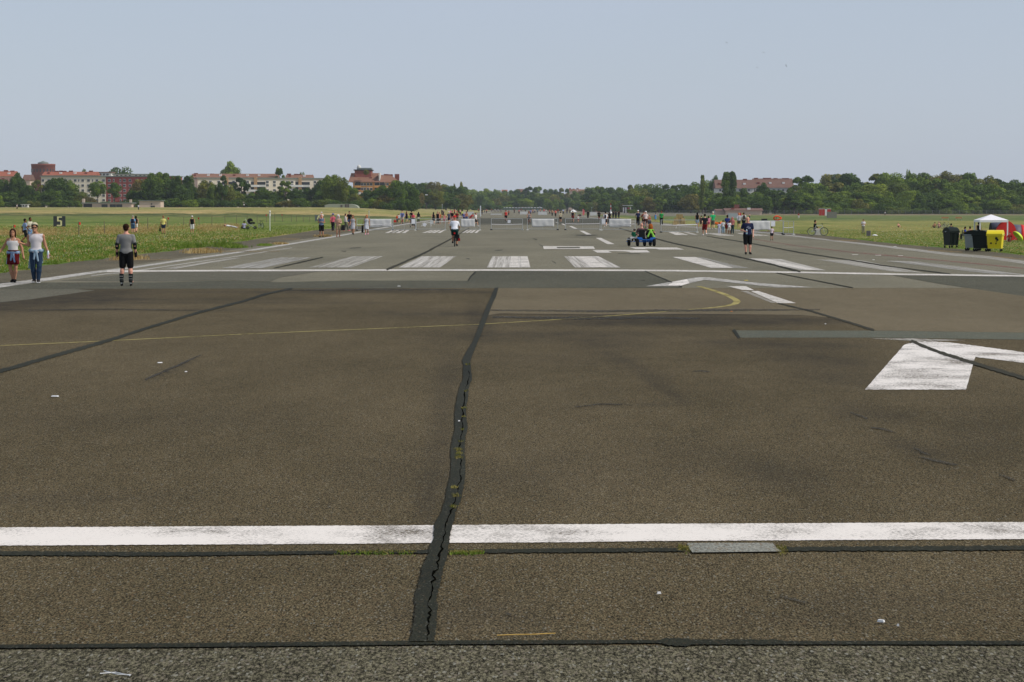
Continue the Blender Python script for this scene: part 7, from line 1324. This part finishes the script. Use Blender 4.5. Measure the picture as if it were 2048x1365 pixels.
# ---------------------------------------------------------------- wheeled refuse containers
def container(px0, px1, yt, yb, rz, label, cm_, lidm, marks=None, depth=0.95):
    c = at((px0 + px1) / 2, yb); s_ = c.y / F; w_, h_ = (px1 - px0) * s_, (yb - yt) * s_; root = empty('refuse_container', c, R(rz), label, 'bin', 'wheeled refuse containers on the right grass edge')
    ca, sa = abs(math.cos(R(rz))), abs(math.sin(R(rz))); W_ = (w_ - depth * sa) / ca * 0.95; zb = 0.17; hb = h_ * 0.76; x0, x1 = W_ / 2 * 0.84, W_ / 2 * 0.97; y0, y1 = depth / 2 * 0.80, depth / 2 * 0.95
    MB().hexa([(-x0, -y0, zb), (x0, -y0, zb), (x0, y0, zb), (-x0, y0, zb), (-x1, -y1, hb), (x1, -y1, hb), (x1, y1, hb), (-x1, y1, hb)]).build('tub', cm_, root)
    MB().tube([(-W_ / 2, -depth / 2, hb), (W_ / 2, -depth / 2, hb), (W_ / 2, depth / 2, hb), (-W_ / 2, depth / 2, hb)], 0.035, 6, True).build('rim', cm_, root)
    N = 10; prf = [(-depth / 2 - 0.02 + (depth + 0.04) * k / N, hb + 0.02 + (h_ - hb - 0.02) * (math.sin(math.pi * (0.04 + 0.92 * k / N)) ** 0.7)) for k in range(N + 1)]; prf = [(prf[0][0], hb - 0.03)] + prf + [(prf[-1][0], hb - 0.03)]
    ld = MB(); ld.prismx(prf, -W_ / 2 * 1.01, W_ / 2 * 1.01); ld.build('lid', lidm, root)
    for x in (-1, 1):
        MB().tube([(x * W_ / 2 * 0.98, 0, hb + 0.02), (x * (W_ / 2 + 0.07), 0, hb + 0.02)], 0.03, 8).build('trunnion', STEEL if lidm is not BLKP else cm_, root)
        for y in (-1, 1):
            f = MB().tube([(x * x0 * 0.88, y * y0 * 0.85, zb + 0.01), (x * x0 * 0.88, y * y0 * 0.85, 0.10)], 0.03, 6).build('castor', STEEL, root); MB().ring((x * x0 * 0.88, y * y0 * 0.85 + 0.02, 0.085), 0.055, 0.03, 'x', 14, 6).tube([(x * x0 * 0.88 - 0.02, y * y0 * 0.85 + 0.02, 0.085), (x * x0 * 0.88 + 0.02, y * y0 * 0.85 + 0.02, 0.085)], 0.04, 8).build('wheel', RUB, f)
    for k in (-0.45, 0.0, 0.45): MB().hexa([(k * x0 * 2 - 0.03, -y0 - 0.03, zb + 0.05), (k * x0 * 2 + 0.03, -y0 - 0.03, zb + 0.05), (k * x0 * 2 + 0.03, -y0, zb + 0.05), (k * x0 * 2 - 0.03, -y0, zb + 0.05), (k * x1 * 2 - 0.03, -y1 - 0.03, hb - 0.08), (k * x1 * 2 + 0.03, -y1 - 0.03, hb - 0.08), (k * x1 * 2 + 0.03, -y1, hb - 0.08), (k * x1 * 2 - 0.03, -y1, hb - 0.08)]).build('rib', cm_, root)
    return root, W_, hb, y1, zb, y0
BG = mat('bin_black_green', (0.008, 0.014, 0.011), 0.55, 0.2, 2, spec=0.15); YEL = mat('bin_yellow', s2l(228, 206, 34), 0.38, 0.05, 2); GAL = mat('bin_galvanised', s2l(132, 142, 140), 0.4, 0.2, 5, metal=0.3)
container(1887, 1916.5, 454.8, 496.4, 14, 'black wheeled refuse container standing apart on the left', BG, BG)
container(1935.5, 1958, 460.5, 502, 62, 'galvanised grey refuse container with black lid, leftmost of the close group', GAL, BG)
container(1953, 1974, 461, 503.3, 64, 'black refuse container between the grey and the yellow ones', BG, BG)
rt, W_, hb, y1, zb, y0 = container(1970, 2011, 460.6, 503.8, -20, 'bright yellow refuse container with black marks on its front', YEL, YEL, depth=0.8)
mk = MB(); 
for x, z, r_ in ((0.10, hb - 0.16, 0.075), (0.17, hb - 0.24, 0.05), (-0.18, hb - 0.42, 0.05), (0.08, hb - 0.44, 0.035)):
    yy_ = -(y0 + (y1 - y0) * (z - zb) / (hb - zb)) - 0.02; mk.tube([(x, yy_, z), (x, yy_ + 0.02, z)], r_, 10)
mk.tube([(0.13, -y1 - 0.005, hb - 0.18), (0.11, -y1 + 0.0, hb - 0.34), (0.06, -y1 + 0.01, hb - 0.44)], 0.014, 6).build('black_marks', BLKP, rt)
o = MB().box((-W_ / 2 - 0.0, 0, 0.55), (0.03, 0.34, 0.42)).build('label_plate', cm(150, 140, 90), rt)
# ---------------------------------------------------------------- small litter and weeds on the tarmac
def bit(name, pts, r_, m_, label, cat):
    P = [G(x, y, 0.03) for x, y in pts]; o = MB().tube(P, r_, 5).build(name, m_); return tag(o, label, cat)
bit('dry_stalk', [(994, 1271), (1030, 1269.5), (1070, 1269), (1095, 1267.5), (1111, 1267)], 0.003, cm(206, 170, 96), 'long dry straw stalk lying near the bottom seam', 'straw')
bit('cable_tie', [(200, 1347.5), (232, 1345), (260, 1351.5)], 0.0028, PLW, 'white plastic strip lying flat at the bottom left', 'strip'); bit('cable_tie', [(208, 1342), (235, 1349), (262, 1350)], 0.0028, PLW, 'crossing white plastic strip with a square head at the bottom left', 'strip')
for x, y, w_, l in ((110, 792.5, 9, 'white paper scrap left of the middle of the tarmac'), (320, 725.5, 6, 'thin white scrap near the left sealed crack'), (372, 743.5, 3, 'tiny cream scrap below the left sealed crack'), (798, 572.5, 4, 'white scrap on the dark asphalt strip'), (1762, 1242, 9, 'white feather-like scrap at the lower right'), (1796, 1250.5, 3, 'small white chip beside the feather-like scrap'), (1318, 1186, 5, 'grey-white scrap below the concrete patch'), (1492.5, 561, 5, 'bright yellow scrap beside the worn arrow'), (1463, 623, 2.5, 'small orange scrap inside the yellow curve'), (1651, 648, 2, 'white speck above the blue-grey patch'), (1790, 493.3, 3.5, 'white crumpled paper on the right runway shoulder'), (1747, 520, 3, 'pale scrap beyond the right threshold stripes'), (918, 842, 2.5, 'white cigarette end on the sealed crack')):
    p = G(x, y, 0.025); k = w_ / F * p.y; o = MB().box((0, 0, 0), (k * 1.6, k * 0.9, 0.012), rnd.uniform(-0.5, 0.5), 0.8).build('paper_scrap', cm(222, 196, 50) if 'yellow' in l[:14] else cm(214, 130, 60) if 'orange' in l else PLW); o.location = p; tag(o, l, 'litter')
def blades(name, P, hmin, hmax, wd, m_, kind='stuff', lean=0.5, label=None, cat=None, n=3):
    P = np.array(P); N = len(P); k = np.repeat(np.arange(N), n); b_ = P[k] + np.concatenate([npr.normal(size=(N * n, 2)) * (hmax * 0.25), np.zeros((N * n, 1))], 1)
    h = npr.uniform(hmin, hmax, N * n); a = npr.uniform(0, 2 * math.pi, N * n); w2 = wd if np.isscalar(wd) else np.array(wd)[k]
    u = np.stack([np.cos(a), np.sin(a) * 0.5, np.zeros(N * n)], 1) * (w2 * 0.5)[:, None] if not np.isscalar(w2) else np.stack([np.cos(a), np.sin(a) * 0.5, np.zeros(N * n)], 1) * w2 * 0.5
    ln = npr.normal(size=(N * n, 2)) * lean * h[:, None] * 0.5; tip = b_ + np.concatenate([ln, h[:, None]], 1); mid = b_ + np.concatenate([ln * 0.35, h[:, None] * 0.6], 1)
    V = np.stack([b_ - u, b_ + u, mid + u * 0.8, tip, mid - u * 0.8], 1).reshape(-1, 3); M_ = N * n
    me = bpy.data.meshes.new(name); me.vertices.add(M_ * 5); me.vertices.foreach_set('co', V.astype(np.float32).ravel()); me.loops.add(M_ * 5); me.loops.foreach_set('vertex_index', np.arange(M_ * 5, dtype=np.int32)); me.polygons.add(M_); me.polygons.foreach_set('loop_start', np.arange(0, M_ * 5, 5, dtype=np.int32)); me.update(calc_edges=True)
    t_ = me.attributes.new('tint', 'FLOAT', 'POINT'); t_.data.foreach_set('value', np.repeat(npr.uniform(0, 1, N)[k], 5).astype(np.float32)); me.materials.append(m_)
    o = bpy.data.objects.new(name, me); col.objects.link(o); return tag(o, label, cat, kind=kind)
def grass_mat(name, cs):
    m = bpy.data.materials.new(name); nt, b = nodes(m); c = ramp(nt, attr(nt, 'tint'), [(i / (len(cs) - 1), c_) for i, c_ in enumerate(cs)])
    c = mixc(nt, 1.0, c, ramp(nt, noise(nt, pos(nt), 0.25, 4), [(0.3, 0.75), (0.7, 1.3)]), 'MULTIPLY'); nt.links.new(c, b.inputs['Base Color']); b.inputs['Roughness'].default_value = 0.8; b.inputs['Specular IOR Level'].default_value = 0.1
    tr = nt.nodes.new('ShaderNodeBsdfTranslucent'); nt.links.new(c, tr.inputs[0]); mx = nt.nodes.new('ShaderNodeMixShader'); mx.inputs[0].default_value = 0.3; nt.links.new(b.outputs[0], mx.inputs[1]); nt.links.new(tr.outputs[0], mx.inputs[2]); nt.links.new(mx.outputs[0], nt.nodes['Material Output'].inputs[0]); return m
GM = grass_mat('green_blades', [s2l(78, 104, 30), s2l(108, 134, 46), s2l(146, 158, 76)]); DM = grass_mat('dry_blades', [s2l(150, 118, 66), s2l(190, 162, 104), s2l(214, 194, 142)]); YW = grass_mat('seam_weeds', [s2l(92, 104, 44), s2l(134, 128, 62), s2l(176, 160, 104)]); FM = mat('petal_white', (0.78, 0.78, 0.74), 0.8)
def scatter(n, x0, x1, y0, y1, edge, dens=None):
    """places on the terrain, denser near the camera, outside the paved edge"""
    out, wd = [], []
    while len(out) < n:
        px, py = npr.uniform(x0, x1), npr.uniform(y0, y1)
        if py > prof(edge, px) - 0.3 + 1.2 * math.sin(px * 0.13) * (1 if py > 480 else 0.3): continue
        if dens and npr.random() > dens(px, py): continue
        p = at(px, py); out.append((p.x, p.y, p.z)); wd.append(0.035 * p.y / 90)
    return out, wd
P, wd = scatter(42000, -160, 770, 452, 640, LG); blades('grass', P, 0.025, 0.085, [w_ * 0.5 for w_ in wd], GM, lean=1.1)
P, wd = scatter(18000, 1600, 2250, 462, 530, RG); blades('grass', P, 0.02, 0.06, [w_ * 0.5 for w_ in wd], GM, lean=1.1)
P, wd = scatter(7000, -160, 480, 448, 472, LG, lambda x, y: math.exp(-((y - (468 - 0.03 * x)) / 7) ** 2) * (0.4 + 0.6 * (math.sin(x * 0.031) > -0.3))); blades('dry_grass', P, 0.07, 0.24, [w_ * 0.3 for w_ in wd], DM, lean=0.8)
P, wd = scatter(1500, -160, 700, 470, 620, LG, lambda x, y: 0.5 + 0.5 * math.sin(x * 0.05) * math.sin(y * 0.3)); blades('dry_grass', P, 0.05, 0.20, [w_ * 0.5 for w_ in wd], DM, lean=0.8)
P, wd = scatter(2500, 1640, 2250, 450, 520, RG); blades('dry_grass', P, 0.04, 0.10, [w_ * 0.5 for w_ in wd], DM, lean=0.8)
P, wd = scatter(650, -100, 700, 468, 545, LG, lambda x, y: 0.15 + 0.85 * (math.sin(x * 0.041 + y * 0.2) > 0.35)); P2, wd2 = scatter(150, 1650, 2100, 458, 500, RG, lambda x, y: 0.2 + 0.8 * math.exp(-((x - 1790) / 60) ** 2)); P += P2; wd += wd2
v, f = [], []
for (x, y, z), w_ in zip(P, wd):
    n = len(v); s_ = w_ * rnd.uniform(0.15, 0.36); zz = z + rnd.uniform(0.05, 0.12); v += [(x - s_, y, zz), (x, y - s_ * 0.6, zz - s_ * 0.4), (x + s_, y, zz), (x, y + s_ * 0.6, zz + s_ * 0.5)]; f.append((n, n + 1, n + 2, n + 3))
tag(mesh_obj('wildflowers', v, f, FM), kind='stuff')
# tufts on the shoulder
for x, y, k, m_, l in ((450, 493.5, 1.0, GM, 'thick dark green weed tuft on the left shoulder'), (470, 496, 0.7, GM, 'flat green weed tuft right of the thick one on the left shoulder'), (375, 496, 1.0, GM, 'green weed tuft at the grass edge right of the skater'), (403, 506, 0.9, DM, 'round dry brown weed tuft on the left shoulder'), (255, 519, 0.7, DM, 'yellowish weed tuft at the grass edge behind the skater'), (560, 489, 0.5, DM, 'small dry weed tuft beside the left edge line'), (530, 492, 0.5, GM, 'small green weed tuft beside the left edge line'), (648, 474, 0.7, DM, 'dry weed tuft at the feet of the man carrying a child')):
    c = at(x, y); n = int(260 * k); P = [(c.x + npr.normal() * 0.42 * k, c.y + npr.normal() * 1.1 * k, 0.0) for _ in range(n)]; o = blades('weed_tuft', P, 0.08, 0.34 * k, 0.03, m_, 'stuff', 0.7)
for x0, x1, y, m_, l in ((672, 830, 1109, DM, 'strip of dry and green grass growing in the seam left of the crack'), (900, 965, 1109, GM, 'short strip of grass growing in the seam right of the crack'), (1358, 1380, 1101, GM, 'grass tuft at the left end of the concrete patch'), (1552, 1574, 1104, GM, 'grass tuft at the right end of the concrete patch')):
    P = [];
    for _ in range(150 if x1 - x0 > 60 else 80): p = G(npr.uniform(x0, x1), y + npr.normal() * (1.2 if x1 - x0 > 30 else 4.0)); P.append((p.x, p.y, 0.01))
    blades('weed_strip', P, 0.006, 0.022, 0.006, YW, 'stuff', 1.2)
    if x1 - x0 > 60:
        P = [tuple(G(npr.uniform(x0, x1), y + npr.normal() * 1.4, 0.012)) for _ in range(60)]; o = blades('weed_strip', P, 0.006, 0.022, 0.006, GM, 'stuff', 1.2)
P = [];
for x, y, n in ((917, 904, 40), (918, 912, 30), (917, 920, 26), (925, 863, 8), (922, 888, 8), (935, 732, 16), (927, 820, 10), (908, 980, 22), (907, 1019, 22), (912, 997, 14), (931, 785, 8), (926, 838, 8)):
    for _ in range(n): p = G(x + npr.normal() * 3, y + npr.normal() * 1.2); P.append((p.x, p.y, 0.018))
blades('weed_strip', P, 0.006, 0.025, 0.006, YW, 'stuff', 1.4)
# birds
for x, y, r_, l in ((1453, 86, 0.4, 'bird in the upper right sky, the leftmost and highest'), (1527, 105.5, 0.2, 'bird in the upper right sky between the highest and lowest ones'), (1514, 136, -0.1, 'bird in the upper right sky, the lowest of four'), (1572, 132, 1.2, 'bird in the upper right sky, rightmost and tilted upright')):
    p = far(x, y, 420); t = empty('bird', p, 0, l, 'bird', 'birds in the sky'); t.rotation_euler = (0, r_, 0.4)
    MB().tube([(0, -0.14, 0), (0, -0.05, 0.01), (0, 0.08, 0), (0, 0.18, 0.01)], [0.01, 0.035, 0.03, 0.008], 7).build('body', cm(40, 40, 44), t)
    for s_ in (-1, 1): mesh_obj('wing', [(0, -0.05, 0.01), (s_ * 0.20, -0.08, 0.07), (s_ * 0.33, 0.02, 0.03), (s_ * 0.18, 0.04, 0.06), (0, 0.06, 0.01)], [(0, 1, 2, 3, 4)], cm(40, 40, 44), t)
p = far(853, 390.5, 1250); t = empty('small_kite', p, 0, 'tiny white kite before the far wood left of the runway', 'kite'); MB().hexa([(-0.8, 0, -0.1), (0.8, 0, -0.1), (0.6, 0.2, -0.1), (-0.6, 0.2, -0.1), (-0.6, 0, 0.35), (0.6, 0, 0.35), (0.4, 0.1, 0.35), (-0.4, 0.1, 0.35)]).build('sail', PLW, t)
